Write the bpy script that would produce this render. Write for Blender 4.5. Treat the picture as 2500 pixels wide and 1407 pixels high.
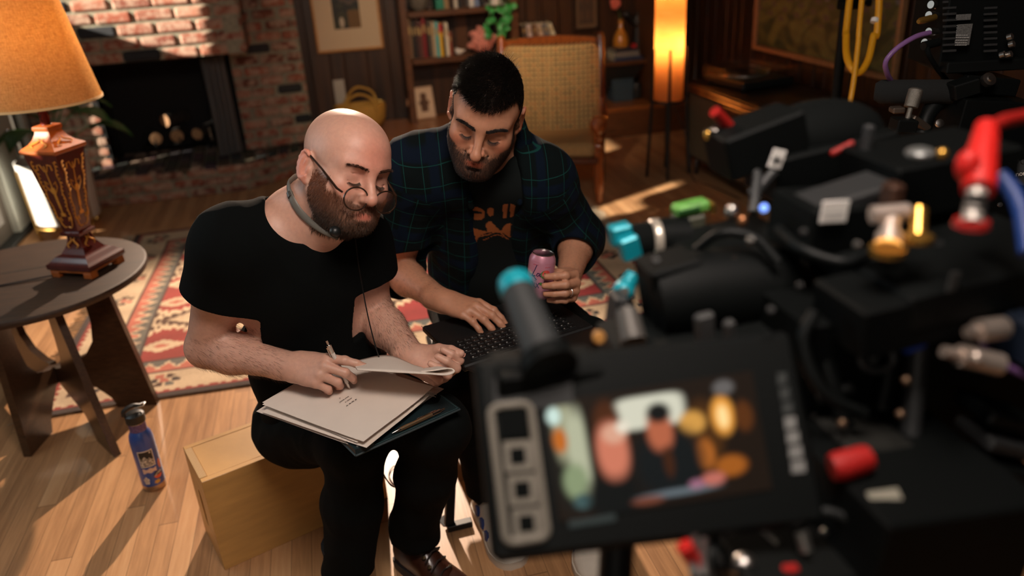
import bpy, math, random
import numpy as np
from mathutils import Matrix, Vector

for _o in list(bpy.data.objects):
    bpy.data.objects.remove(_o)
SC = bpy.context.scene
COL = SC.collection
rnd = random.Random(7)
PI = math.pi

# ------------------------------------------------------------------ camera
FPX, CX, CY, CAMH = 1944.0, 1250.0, 703.5, 1.6
_p, _r, _w = math.radians(24.3), math.radians(3.46), math.radians(12.2)
V_FW = np.array([math.sin(_w)*math.cos(_p), math.cos(_w)*math.cos(_p), -math.sin(_p)])
_r0 = np.array([math.cos(_w), -math.sin(_w), 0.0]); _u0 = np.cross(_r0, V_FW)
V_R = math.cos(_r)*_r0 - math.sin(_r)*_u0
V_U = math.sin(_r)*_r0 + math.cos(_r)*_u0
V_C = np.array([0.0, 0.0, CAMH])
cd = bpy.data.cameras.new('camera')
cam = bpy.data.objects.new('camera', cd); COL.objects.link(cam)
cd.sensor_width = 36.0; cd.lens = FPX/2500*36.0; cd.clip_start = 0.05; cd.clip_end = 100
cam.matrix_world = Matrix((( V_R[0], V_U[0], -V_FW[0], 0), (V_R[1], V_U[1], -V_FW[1], 0), (V_R[2], V_U[2], -V_FW[2], CAMH), (0, 0, 0, 1)))
cd.dof.use_dof = True; cd.dof.focus_distance = 1.74; cd.dof.aperture_fstop = 1.9
SC.camera = cam
SC.view_settings.view_transform = 'Standard'; SC.view_settings.look = 'None'
SC.view_settings.gamma = 1.0; SC.view_settings.use_curve_mapping = False
SC.view_settings.exposure = 0.0

# ------------------------------------------------------------------ world and lights
wd = bpy.data.worlds.new('daylight'); SC.world = wd; wd.use_nodes = True
_bg = wd.node_tree.nodes['Background']
_bg.inputs[0].default_value = (0.72, 0.92, 0.86, 1); _bg.inputs[1].default_value = 0.75

def light(kind, name, loc, target, energy, color, **kw):
    ld = bpy.data.lights.new(name, kind); ld.energy = energy; ld.color = color
    for k, v in kw.items(): setattr(ld, k, v)
    o = bpy.data.objects.new(name, ld); COL.objects.link(o); o.location = loc
    d = Vector(target) - Vector(loc)
    o.rotation_euler = d.to_track_quat('-Z', 'Y').to_euler()
    return o

SUN_DIR = np.array([0.90, 0.44, -0.36])
light('SUN', 'low_sun', (-8, 1, 5), tuple(np.array([-8, 1, 5]) + SUN_DIR), 17.0, (1.0, 0.88, 0.72), angle=0.012)
light('SPOT', 'back_film_lamp', (0.25, 5.75, 2.25), (-0.55, 2.55, 0.0), 1080, (1.0, 0.75, 0.56), shadow_soft_size=0.03, spot_size=math.radians(62), spot_blend=0.6)
light('AREA', 'ceiling_softbox', (0.20, 0.45, 2.45), (0.15, 2.2, 0.7), 30.0, (1.0, 0.86, 0.76), shape='RECTANGLE', size=0.7, size_y=0.5)  # unseen soft fill added overhead, aimed by how the faces are lit
light('AREA', 'window_daylight', (-1.93, 2.4, 1.6), (0, 2.2, 0.8), 12.0, (0.80, 0.95, 1.0), shape='RECTANGLE', size=1.2, size_y=1.1)

light('AREA', 'window_behind', (-0.7, -1.5, 1.7), (0.3, 2.5, 0.8), 5.0, (1.0, 0.90, 0.78), shape='RECTANGLE', size=1.2, size_y=0.9)  # added fill from behind the camera; the front wall has no window
light('SPOT', 'back_ceiling_spot', (0.75, 3.5, 2.5), (1.15, 6.0, 0.95), 165, (1.0, 0.74, 0.48), shadow_soft_size=0.06, spot_size=math.radians(60), spot_blend=1.0)  # added spot to brighten chair, bookcase and picture; no known fixture there

# ------------------------------------------------------------------ pixel helpers (2500 x 1407 frame)
def ray(x, y): return V_FW + (x-CX)/FPX*V_R - (y-CY)/FPX*V_U
def at(x, y, d): return V_C + ray(x, y)*d
def onz(x, y, z=0.0):
    r = ray(x, y); return V_C + r*((z-CAMH)/r[2])
def ony(x, y, Y):
    r = ray(x, y); return V_C + r*(Y/r[1])
def onx(x, y, X):
    r = ray(x, y); return V_C + r*(X/r[0])

# ------------------------------------------------------------------ materials
MATS = {}
def nodes_of(m): return m.node_tree.nodes, m.node_tree.links
def mat(name, color=(.5, .5, .5), rough=.5, metal=0.0, noise=0.0, nscale=40.0, bump=0.0, bscale=200.0, spec=.5, coat=0.0, stretch=(1, 1, 1), emit=None, estr=0.0, attr=None, trans=0.0, alpha=1.0, sss=0.0, sheen=0.0):
    if name in MATS: return MATS[name]
    m = bpy.data.materials.new(name); m.use_nodes = True
    N, L = nodes_of(m); b = N['Principled BSDF']
    b.inputs['Base Color'].default_value = (*color, 1); b.inputs['Roughness'].default_value = rough
    b.inputs['Metallic'].default_value = metal; b.inputs['Specular IOR Level'].default_value = spec
    b.inputs['Coat Weight'].default_value = coat; b.inputs['Coat Roughness'].default_value = .15
    b.inputs['Transmission Weight'].default_value = trans; b.inputs['Alpha'].default_value = alpha
    if sheen: b.inputs['Sheen Weight'].default_value = sheen
    if sss:
        b.inputs['Subsurface Weight'].default_value = sss
        b.inputs['Subsurface Radius'].default_value = (1.0, .35, .2); b.inputs['Subsurface Scale'].default_value = .006
    if emit: b.inputs['Emission Color'].default_value = (*emit, 1); b.inputs['Emission Strength'].default_value = estr
    src = None
    if attr:
        a = N.new('ShaderNodeAttribute'); a.attribute_name = attr; src = a.outputs['Color']
    if noise or bump:
        tc = N.new('ShaderNodeTexCoord'); mp = N.new('ShaderNodeMapping'); mp.inputs['Scale'].default_value = stretch
        L.new(tc.outputs['Object'], mp.inputs['Vector'])
    if noise:
        t = N.new('ShaderNodeTexNoise'); t.inputs['Scale'].default_value = nscale; t.inputs['Detail'].default_value = 6
        L.new(mp.outputs[0], t.inputs['Vector'])
        r = N.new('ShaderNodeMapRange'); r.inputs[1].default_value = .25; r.inputs[2].default_value = .75
        r.inputs[3].default_value = 1-noise; r.inputs[4].default_value = 1+noise
        L.new(t.outputs['Fac'], r.inputs[0])
        mx = N.new('ShaderNodeMix'); mx.data_type = 'RGBA'; mx.blend_type = 'MULTIPLY'; mx.inputs[0].default_value = 1
        mx.inputs[6].default_value = (*color, 1)
        if src: L.new(src, mx.inputs[6])
        L.new(r.outputs[0], mx.inputs[7]); src = mx.outputs[2]
    if src:
        L.new(src, b.inputs['Base Color'])
    if bump:
        t = N.new('ShaderNodeTexNoise'); t.inputs['Scale'].default_value = bscale; t.inputs['Detail'].default_value = 4
        L.new(mp.outputs[0], t.inputs['Vector'])
        bp = N.new('ShaderNodeBump'); bp.inputs['Strength'].default_value = bump; bp.inputs['Distance'].default_value = .002
        L.new(t.outputs['Fac'], bp.inputs['Height']); L.new(bp.outputs[0], b.inputs['Normal'])
    MATS[name] = m
    return m
def wood(name, c, rough=.4, axis=0, noise=.45, coat=.2, s=9.0):
    st = [14, 14, 14]; st[axis] = 1.2
    return mat(name, c, rough, noise=noise, nscale=s, stretch=tuple(st), bump=.15, bscale=25, coat=coat)

# ------------------------------------------------------------------ mesh builder (world coordinates)
ORG = {}
class MB:
    def __init__(s): s.v = []; s.f = []; s.M = None
    def add(s, v, f):
        n = len(s.v)
        if s.M is not None: v = [tuple(s.M @ Vector(p)) for p in v]
        s.v += [tuple(float(c) for c in p) for p in v]; s.f += [tuple(n+i for i in q) for q in f]
        return s
    def box(s, c, size, R=None, bev=0.0):
        hx, hy, hz = size[0]/2, size[1]/2, size[2]/2
        if bev <= 0:
            v = [(x*hx, y*hy, z*hz) for x in (-1, 1) for y in (-1, 1) for z in (-1, 1)]
            f = [(0, 1, 3, 2), (4, 6, 7, 5), (0, 4, 5, 1), (2, 3, 7, 6), (0, 2, 6, 4), (1, 5, 7, 3)]
        else:
            b = min(bev, hx*.9, hy*.9, hz*.9); v = []; idx = {}
            for x in (-1, 1):
                for y in (-1, 1):
                    for z in (-1, 1):
                        for a in range(3):
                            h = [hx-b, hy-b, hz-b]; h[a] += b
                            idx[(x, y, z, a)] = len(v); v.append((x*h[0], y*h[1], z*h[2]))
            f = []
            for a in range(3):
                o1, o2 = (a+1) % 3, (a+2) % 3
                for sg in (-1, 1):
                    q = []
                    for (p1, p2) in ((-1, -1), (1, -1), (1, 1), (-1, 1)):
                        k = [0, 0, 0]; k[a] = sg; k[o1] = p1; k[o2] = p2; q.append(idx[(*k, a)])
                    f.append(tuple(q if sg > 0 else q[::-1]))
            for a in range(3):
                o1, o2 = (a+1) % 3, (a+2) % 3
                for p1 in (-1, 1):
                    for p2 in (-1, 1):
                        ks = []
                        for sg in (-1, 1):
                            k = [0, 0, 0]; k[a] = sg; k[o1] = p1; k[o2] = p2; ks.append(tuple(k))
                        q = (idx[(*ks[0], o1)], idx[(*ks[1], o1)], idx[(*ks[1], o2)], idx[(*ks[0], o2)])
                        f.append(q if p1*p2 > 0 else q[::-1])
            for x in (-1, 1):
                for y in (-1, 1):
                    for z in (-1, 1):
                        t = tuple(idx[(x, y, z, a)] for a in range(3))
                        f.append(t if x*y*z > 0 else t[::-1])
        if R is not None:
            R = np.array(R, float).reshape(3, 3)
            v = [tuple(R @ np.array(p)) for p in v]
        return s.add([(p[0]+c[0], p[1]+c[1], p[2]+c[2]) for p in v], f)
    def rings(s, R, caps=True, closed=True):
        n = len(R[0]); v = [p for r in R for p in r]; f = []
        for i in range(len(R)-1):
            for j in range(n if closed else n-1):
                a, b = i*n+j, i*n+(j+1) % n
                f.append((a, b, b+n, a+n))
        if caps and closed:
            f.append(tuple(range(n-1, -1, -1))); f.append(tuple(range((len(R)-1)*n, len(R)*n)))
        return s.add(v, f)
    def lathe(s, base, prof, axis=(0, 0, 1), n=24, caps=True):
        a = np.array(axis, float); a /= np.linalg.norm(a)
        u = np.cross(a, (0, 0, 1) if abs(a[2]) < .9 else (1, 0, 0)); u /= np.linalg.norm(u); w = np.cross(a, u)
        b = np.array(base, float)
        R = [[b + a*h + (u*math.cos(2*PI*j/n)+w*math.sin(2*PI*j/n))*r for j in range(n)] for r, h in prof]
        return s.rings(R, caps)
    def cyl(s, a, b, r, r2=None, n=16):
        a = np.array(a, float); b = np.array(b, float); h = np.linalg.norm(b-a)
        return s.lathe(a, [(r, 0), (r if r2 is None else r2, h)], (b-a), n)
    def tube(s, pts, r, n=8, caps=True):
        P = [np.array(p, float) for p in pts]; R = []; u = None
        for i, p in enumerate(P):
            t = P[min(i+1, len(P)-1)]-P[max(i-1, 0)]; t /= max(np.linalg.norm(t), 1e-9)
            if u is None: u = np.cross(t, (0, 0, 1) if abs(t[2]) < .9 else (1, 0, 0))
            u = u - t*np.dot(u, t); u /= max(np.linalg.norm(u), 1e-9); w = np.cross(t, u)
            rr = r[i] if hasattr(r, '__len__') else r
            R.append([p+(u*math.cos(2*PI*j/n)+w*math.sin(2*PI*j/n))*rr for j in range(n)])
        return s.rings(R, caps)
    def prism(s, poly, d):
        n = len(poly); d = np.array(d, float); P = [np.array(p, float) for p in poly]
        v = P+[p+d for p in P]
        f = [tuple(range(n-1, -1, -1)), tuple(range(n, 2*n))]+[(i, (i+1) % n, n+(i+1) % n, n+i) for i in range(n)]
        return s.add(v, f)
    def ball(s, c, r, n=12, m=8):
        r = np.array(r if hasattr(r, '__len__') else (r, r, r), float); c = np.array(c, float)
        R = [[c + r*np.array([math.sin(t)*math.cos(2*PI*j/n), math.sin(t)*math.sin(2*PI*j/n), -math.cos(t)]) for j in range(n)] for t in np.linspace(.02, PI-.02, m)]
        return s.rings(R)
    def build(s, name, m, parent=None, smooth=None, loc=None, label=None, colors=None):
        me = bpy.data.meshes.new(name)
        o = bpy.data.objects.new(name, me); COL.objects.link(o)
        if parent is not None: org = ORG[parent]
        else: org = np.array(loc if loc is not None else (0, 0, 0), float)
        V = np.array(s.v, float).reshape(-1, 3) - org
        me.from_pydata(V.tolist(), [], s.f); me.update()
        finish(o, m, smooth)
        if parent is not None: o.parent = parent
        else: o.location = org
        ORG[o] = org
        if label: o['label'] = label
        if colors is not None: set_cols(me, colors)
        return o
def set_cols(me, c, name='Col'):
    c = np.asarray(c, np.float32)
    a = me.color_attributes.new(name, 'FLOAT_COLOR', 'POINT')
    buf = np.ones((len(me.vertices), 4), np.float32); buf[:, :3] = c
    a.data.foreach_set('color', buf.ravel())
def finish(o, m, smooth=None):
    me = o.data
    if m is not None:
        for mm in (m if isinstance(m, (list, tuple)) else [m]): me.materials.append(mm)
    if smooth is None: smooth = 40
    if smooth:
        me.polygons.foreach_set('use_smooth', [True]*len(me.polygons))
        if smooth is not True:
            try: me.set_sharp_from_angle(angle=math.radians(smooth))
            except Exception: pass
def np_mesh(name, V, Fq, m, parent=None, loc=None, colors=None, smooth=True, label=None):
    me = bpy.data.meshes.new(name); o = bpy.data.objects.new(name, me); COL.objects.link(o)
    org = ORG[parent] if parent is not None else np.array(loc if loc is not None else (0, 0, 0), float)
    V = np.asarray(V, np.float32)-org.astype(np.float32); Fq = np.asarray(Fq, np.int32); k = Fq.shape[1]
    me.vertices.add(len(V)); me.vertices.foreach_set('co', V.ravel().astype(np.float32))
    me.loops.add(Fq.size); me.loops.foreach_set('vertex_index', Fq.ravel())
    me.polygons.add(len(Fq)); me.polygons.foreach_set('loop_start', np.arange(0, Fq.size, k, dtype=np.int32))
    me.update(calc_edges=True); me.validate()
    finish(o, m, smooth)
    if parent is not None: o.parent = parent
    else: o.location = org
    ORG[o] = org
    if colors is not None: set_cols(me, colors)
    if label: o['label'] = label
    return o
def thing(name, loc, label, cat, group=None):
    o = bpy.data.objects.new(name, None); COL.objects.link(o); o.location = tuple(float(c) for c in loc)
    o.empty_display_size = .05; ORG[o] = np.array(loc, float)
    o['label'] = label; o['category'] = cat
    if group: o['group'] = group
    return o
def tag(o, label, cat, group=None):
    o['label'] = label; o['category'] = cat
    if group: o['group'] = group
    return o
def struct(o): o['kind'] = 'structure'; return o
def rotz(a): return np.array([[math.cos(a), -math.sin(a), 0], [math.sin(a), math.cos(a), 0], [0, 0, 1]])
def frame(f, up=(0, 0, 1)):
    """columns x,y,z with y = f, z near up"""
    f = np.array(f, float); f /= np.linalg.norm(f)
    x = np.cross(f, up); x /= np.linalg.norm(x); z = np.cross(x, f)
    return np.stack([x, f, z], 1)
def grid_plane(o, u, v, nu, nv, fn, sx=1.0, sy=1.0):
    """a grid from o spanned by u,v; fn(U,V)->rgb arrays. returns V,F,colors"""
    U, W = np.meshgrid(np.linspace(0, 1, nu), np.linspace(0, 1, nv), indexing='ij')
    o, u, v = (np.array(a, float) for a in (o, u, v))
    P = o + U[..., None]*u + W[..., None]*v
    i = np.arange(nu-1)[:, None]*nv + np.arange(nv-1)[None]
    Fq = np.stack([i, i+nv, i+nv+1, i+1], -1).reshape(-1, 4)
    return P.reshape(-1, 3), Fq, fn(U*sx, W*sy).reshape(-1, 3)
def srgb(r, g, b):
    f = lambda c: (c/255/12.92 if c/255 <= .04045 else ((c/255+.055)/1.055)**2.4)
    return (f(r), f(g), f(b))
def bez(pts, n=24):
    """smooth Catmull-Rom through points"""
    P = [np.array(p, float) for p in pts]; P = [2*P[0]-P[1]]+P+[2*P[-1]-P[-2]]; out = []
    for i in range(1, len(P)-2):
        for t in np.linspace(0, 1, n, endpoint=False):
            a, b, c, d = P[i-1:i+3]
            out.append(.5*((2*b)+(-a+c)*t+(2*a-5*b+4*c-d)*t*t+(-a+3*b-3*c+d)*t**3))
    out.append(P[-2]); return out
# text drawn as stroke meshes: a tiny 5x7 pixel face
FONT = {'A': '01110100011000111111100011000110001', 'B': '11110100011000111110100011000111110', 'C': '01110100011000010000100001000101110', 'D': '11110100011000110001100011000111110', 'E': '11111100001000011110100001000011111', 'I': '01110001000010000100001000010001110', 'L': '10000100001000010000100001000011111', 'M': '10001110111010110001100011000110001', 'N': '10001110011010110011100011000110001', 'O': '01110100011000110001100011000101110', 'R': '11110100011000111110101001001010001', 'S': '01111100001000001110000010000111110', 'T': '11111001000010000100001000010000100', 'V': '10001100011000110001100010101000100', 'X': '10001100010101000100010101000110001', 'Y': '10001100010101000100001000010000100', 'U': '10001100011000110001100011000101110', 'a': '00000000000111000001011111000101111', 'n': '00000000001011011001100011000110001', 'o': '00000000000111010001100011000101110', ' ': '0'*35, 'F': '11111100001000011110100001000010000', '2': '01110100010000100010001000100011111', '4': '00010001100101010010111110001000010', 'K': '10001100101010011000101001001010001', 'H': '10001100011000111111100011000110001', 'W': '10001100011000110001101011101110001', 'P': '11110100011000111110100001000010000', 'G': '01110100011000010111100011000101110', '8': '01110100011000101110100011000101110'}
def text(mb, s, o, u, v, h, th=.0004):
    """pixel lettering on a plane: o origin, u right, v up (unit), h letter height"""
    px = h/7; o, u, v = (np.array(a, float) for a in (o, u, v)); n = np.cross(u, v)
    for k, ch in enumerate(s):
        g = FONT.get(ch) or FONT.get(ch.upper()) or FONT[' ']
        for i, b in enumerate(g):
            if b == '1':
                c = o+u*(k*6+i % 5)*px+v*(6-i//5)*px
                mb.add([c, c+u*px, c+u*px+v*px, c+v*px, c+n*th, c+u*px+n*th, c+u*px+v*px+n*th, c+v*px+n*th], [(4, 5, 6, 7), (0, 1, 5, 4), (1, 2, 6, 5), (2, 3, 7, 6), (3, 0, 4, 7)])

# ------------------------------------------------------------------ signed-distance modelling (smooth unions, surface nets)
class SDF:
    def __init__(s): s.p = []
    def ell(s, c, r, R=None, k=.02, op='+'):
        s.p.append((0, op, k, np.array(c, np.float32), np.array(r, np.float32), None if R is None else np.array(R, np.float32))); return s
    def cone(s, a, b, ra, rb=None, k=.02, op='+'):
        s.p.append((1, op, k, np.array(a, np.float32), np.array(b, np.float32), (ra, ra if rb is None else rb))); return s
    def box(s, c, h, R=None, r=.005, k=.01, op='+'):
        s.p.append((2, op, k, np.array(c, np.float32), np.array(h, np.float32), (None if R is None else np.array(R, np.float32), r))); return s
    def half(s, c, n, k=.004, op='-'):
        """cut away everything on the side n points to"""
        n = np.array(n, np.float32); s.p.append((3, op, k, np.array(c, np.float32), n/np.linalg.norm(n), None)); return s
    def chain(s, pts, rs, k=.02, op='+'):
        for i in range(len(pts)-1): s.cone(pts[i], pts[i+1], rs[i], rs[i+1], k, op)
        return s
    @staticmethod
    def _d(p, P):
        kind = p[0]
        if kind == 0:
            q = P-p[3]
            if p[5] is not None: q = q @ p[5]
            a = q/p[4]; k0 = np.sqrt((a*a).sum(-1)); b = a/p[4]; k1 = np.sqrt((b*b).sum(-1))
            return k0*(k0-1)/np.maximum(k1, 1e-6)
        if kind == 1:
            a, b = p[3], p[4]; ra, rb = p[5]; ba = b-a; L2 = float((ba*ba).sum())+1e-12
            h = np.clip(((P-a) @ ba)/L2, 0, 1); q = P-a-h[..., None]*ba
            return np.sqrt((q*q).sum(-1))-(ra+(rb-ra)*h)
        if kind == 2:
            R, r = p[5]; q = P-p[3]
            if R is not None: q = q @ R
            q = np.abs(q)-(p[4]-r)
            return np.sqrt((np.maximum(q, 0)**2).sum(-1))+np.minimum(q.max(-1), 0)-r
        return -((P-p[3]) @ p[4])
    @staticmethod
    def _mix(d, e, op, k):
        if op == '+':
            h = np.maximum(k-np.abs(d-e), 0)/k; return np.minimum(d, e)-h*h*k*.25
        e = -e; h = np.maximum(k-np.abs(d-e), 0)/k; return np.maximum(d, e)+h*h*k*.25
    def __call__(s, P):
        P = np.asarray(P, np.float32); d = np.full(P.shape[:-1], 9.0, np.float32)
        for p in s.p: d = s._mix(d, s._d(p, P), p[1], p[2])
        return d
    def mesh(s, h, lo, hi, disp=None):
        lo = np.array(lo, np.float32); B = 8
        n = np.ceil((np.array(hi)-lo)/(h*B)).astype(int); dims = n*B
        ii = np.stack(np.meshgrid(*[np.arange(m) for m in n], indexing='ij'), -1)
        cen = lo+(ii+.5)*h*B; dc = s(cen); Rb = h*B*.87
        D = np.repeat(np.repeat(np.repeat(dc, B, 0), B, 1), B, 2)
        act = np.argwhere(np.abs(dc) < Rb*1.9+.006); loc = np.stack(np.meshgrid(*[np.arange(B)]*3, indexing='ij'), -1).reshape(-1, 3)
        cc = lo+(act+.5)*h*B
        for c0 in range(0, len(act), 3000):
            a = act[c0:c0+3000]; c = cc[c0:c0+3000].astype(np.float32)
            P = (lo+(a[:, None]*B+loc[None])*h).astype(np.float32); d = np.full(P.shape[:2], 9.0, np.float32)
            for p in s.p:
                e = s._d(p, c)
                sel = np.nonzero(e < Rb*1.6+p[2]*1.2)[0]
                if len(sel): d[sel] = s._mix(d[sel], s._d(p, P[sel]), p[1], p[2])
            if disp is not None: d = d+disp(P)
            D.reshape(n[0], B, n[1], B, n[2], B)[a[:, 0], :, a[:, 1], :, a[:, 2], :] = d.reshape(-1, B, B, B)
        S = D < 0
        cor = [(i, j, k) for i in (0, 1) for j in (0, 1) for k in (0, 1)]
        cnt = np.zeros(dims-1, np.int8)
        for (i, j, k) in cor: cnt += S[i:dims[0]-1+i, j:dims[1]-1+j, k:dims[2]-1+k]
        A = np.argwhere((cnt > 0) & (cnt < 8)); ID = np.full(dims-1, -1, np.int32); ID[tuple(A.T)] = np.arange(len(A))
        val = np.stack([D[A[:, 0]+i, A[:, 1]+j, A[:, 2]+k] for (i, j, k) in cor], 1)
        acc = np.zeros((len(A), 3), np.float32); num = np.zeros(len(A), np.float32); cor = np.array(cor, np.float32)
        for x in range(8):
            for y in range(x+1, 8):
                if np.abs(cor[x]-cor[y]).sum() != 1: continue
                m = (val[:, x] < 0) != (val[:, y] < 0)
                t = val[m, x]/(val[m, x]-val[m, y])
                acc[m] += cor[x]+t[:, None]*(cor[y]-cor[x]); num[m] += 1
        V = lo+(A+acc/num[:, None])*h
        F = []
        for ax in range(3):
            o1, o2 = (ax+1) % 3, (ax+2) % 3
            sl = [slice(None)]*3; s2 = list(sl); sl[ax] = slice(0, -1); s2[ax] = slice(1, None)
            E = np.argwhere(S[tuple(sl)] != S[tuple(s2)])
            E = E[(E[:, o1] > 0) & (E[:, o2] > 0) & (E[:, o1] < dims[o1]-1) & (E[:, o2] < dims[o2]-1) & (E[:, ax] < dims[ax]-1)]
            q = []
            for (u, v) in ((0, 0), (-1, 0), (-1, -1), (0, -1)):
                c = E.copy(); c[:, o1] += u; c[:, o2] += v; q.append(ID[tuple(c.T)])
            q = np.stack(q, 1); fl = S[tuple(E.T)]
            q[~fl] = q[~fl][:, ::-1]; F.append(q)
        F = np.concatenate(F); F = F[(F >= 0).all(1)]
        return V.astype(np.float32), F
def vnormals(V, F):
    n = np.cross(V[F[:, 2]]-V[F[:, 0]], V[F[:, 3]]-V[F[:, 1]]); N = np.zeros_like(V)
    for i in range(4): np.add.at(N, F[:, i], n)
    return N/np.maximum(np.linalg.norm(N, axis=1, keepdims=True), 1e-9)
def wav(P, seed, f, n=6):
    """smooth pseudo-noise in -1..1"""
    g = np.random.default_rng(seed); o = 0
    for _ in range(n):
        k = g.normal(size=3); k = k/np.linalg.norm(k)*f*g.uniform(.6, 1.5)
        o = o+np.sin(P @ k.astype(np.float32)+g.uniform(0, 6.28))
    return o/n*1.4
def strands(name, base, dirs, length, r, m, parent, curl=.3, seed=1, segs=3, droop=None, label=None, cols=None):
    """many fine tapered hairs as one mesh"""
    g = np.random.default_rng(seed); n = len(base); L = np.asarray(length)*np.ones(n)
    d = dirs/np.linalg.norm(dirs, axis=1, keepdims=True); p = base.astype(float).copy(); rings = []
    u = np.cross(d, g.normal(size=(n, 3))); u /= np.linalg.norm(u, axis=1, keepdims=True); w = np.cross(d, u)
    jit = g.normal(size=(n, 3))*curl
    for i in range(segs+1):
        rr = r*(1-.8*i/segs)
        rings.append(np.stack([p+(u*math.cos(t)+w*math.sin(t))*rr for t in (0, 2.09, 4.19)], 1))
        dd = d+jit*(i/segs)
        if droop is not None: dd = dd+np.asarray(droop)*(i+1)/segs
        dd /= np.linalg.norm(dd, axis=1, keepdims=True); p = p+dd*(L/segs)[:, None]
    V = np.stack(rings, 1).reshape(n, -1, 3); k = (segs+1)*3
    f = []
    for i in range(segs):
        for j in range(3): f.append((i*3+j, i*3+(j+1) % 3, i*3+3+(j+1) % 3, i*3+3+j))
    F = (np.arange(n)[:, None, None]*k+np.array(f)[None]).reshape(-1, 4)
    cc = None
    if cols is not None: cc = np.repeat(np.asarray(cols), k, 0)
    return np_mesh(name, V.reshape(-1, 3), F, m, parent, label=label, colors=cc)

# ------------------------------------------------------------------ anatomy
def cambasis(v): return v[0]*V_R+v[1]*V_U-v[2]*V_FW
def head_frame(f, u):
    f = cambasis(f); u = cambasis(u); f /= np.linalg.norm(f); u = u-f*np.dot(u, f); u /= np.linalg.norm(u)
    return np.stack([np.cross(f, u), f, u], 1)       # columns: subject right, forward, up
def head(S, O, R, sc=1.0, wide=1.0, nose=1.0, chin=0.0):
    """a male head, eyes cast down; O = point between the ears"""
    T = lambda *p: O+R @ (np.array(p)*sc)
    q = lambda *r: np.array(r)*sc
    E = lambda c, r, k=.02, op='+', RR=None: S.ell(T(*c), q(*r), R if RR is None else R @ RR, k*sc, op)
    K = lambda a, b, ra, rb=None, k=.015, op='+': S.cone(T(*a), T(*b), ra*sc, (ra if rb is None else rb)*sc, k*sc, op)
    w = wide
    E((0, -.018, .036), (.077*w, .098, .083)); E((0, .030, .040), (.064*w, .062, .062), .04)
    E((0, .040, -.03), (.061*w, .052, .075), .03); E((0, .038, -.080+chin), (.053*w, .054, .042), .03)
    for s in (-1, 1):
        K((s*.056*w, -.006, -.058+chin*.5), (s*.022, .074, -.104+chin), .017, .016, .03)
        E((s*.044*w, .062, -.022), (.021, .020, .017), .03)
        E((s*.047*w, .030, -.045), (.02, .04, .03), .03)
        K((s*.013, .088, .024), (s*.047*w, .068, .026), .0105, .009, .022)
    E((0, .080, -.108+chin), (.024, .017, .017), .03)
    E((0, .072, -.070), (.036, .026, .028), .03)
    for s in (-1, 1):
        E((s*.033, .100, .004), (.021, .017, .0135), .016, '-')
        E((s*.0325, .0738, .0020), (.0172, .0125, .0130), .010)
        K((s*.019, .0895, .0095), (s*.046, .079, .0085), .0012, .0012, .003, '-')
        K((s*.021, .0895, -.0065), (s*.033, .0925, -.0095), .0012, .001, .0025, '-'); K((s*.033, .0925, -.0095), (s*.046, .081, -.0065), .001, .0012, .0025, '-')
    K((0, .090, .016), (0, .1135*nose, -.028), .0078, .0105, .016); E((0, .1155*nose, -.034), (.0118, .011, .0105), .010)
    for s in (-1, 1):
        E((s*.0128, .102, -.0375), (.0078, .0105, .0075), .008); E((s*.0062, .110, -.0465), (.0035, .006, .0035), .003, '-')
        K((s*.018, .098, -.036), (s*.03, .086, -.060), .0016, .0012, .008, '-')
    E((0, .0935, -.0655), (.0225, .0105, .0058), .008); E((0, .0925, -.0765), (.0195, .0105, .0068), .008)
    K((-.023, .091, -.0712), (0, .1035, -.0708), .0014, .0017, .003, '-'); K((0, .1035, -.0708), (.023, .091, -.0712), .0017, .0014, .003, '-')
    E((0, .098, -.0885), (.016, .007, .005), .008, '-')
    for s in (-1, 1):                                    # ears
        tilt = np.array([[math.cos(.42*s), -math.sin(.42*s), 0], [math.sin(.42*s), math.cos(.42*s), 0], [0, 0, 1]])
        E((s*.081*w, -.014, -.012), (.0085, .019, .031), .008, '+', tilt)
        E((s*.088*w, -.010, -.009), (.0065, .0105, .019), .005, '-', tilt)
        ring = []
        for t in np.linspace(-2.3, 2.2, 11):
            ring.append((s*(.0845*w+.003*math.cos(t*.5)), -.0165+.0175*-math.cos(t)*-1*(-1), -.008+.0285*math.sin(t)))
        for a, b in zip(ring[:-1], ring[1:]): K(a, b, .0036, None, .004)
        K((s*.0845*w, -.012, .002), (s*.085*w, -.020, -.022), .0028, .003, .005)
        E((s*.0805*w, -.004, -.016), (.005, .0055, .008), .005); E((s*.0805*w, -.008, -.039), (.005, .008, .008), .006)
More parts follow.
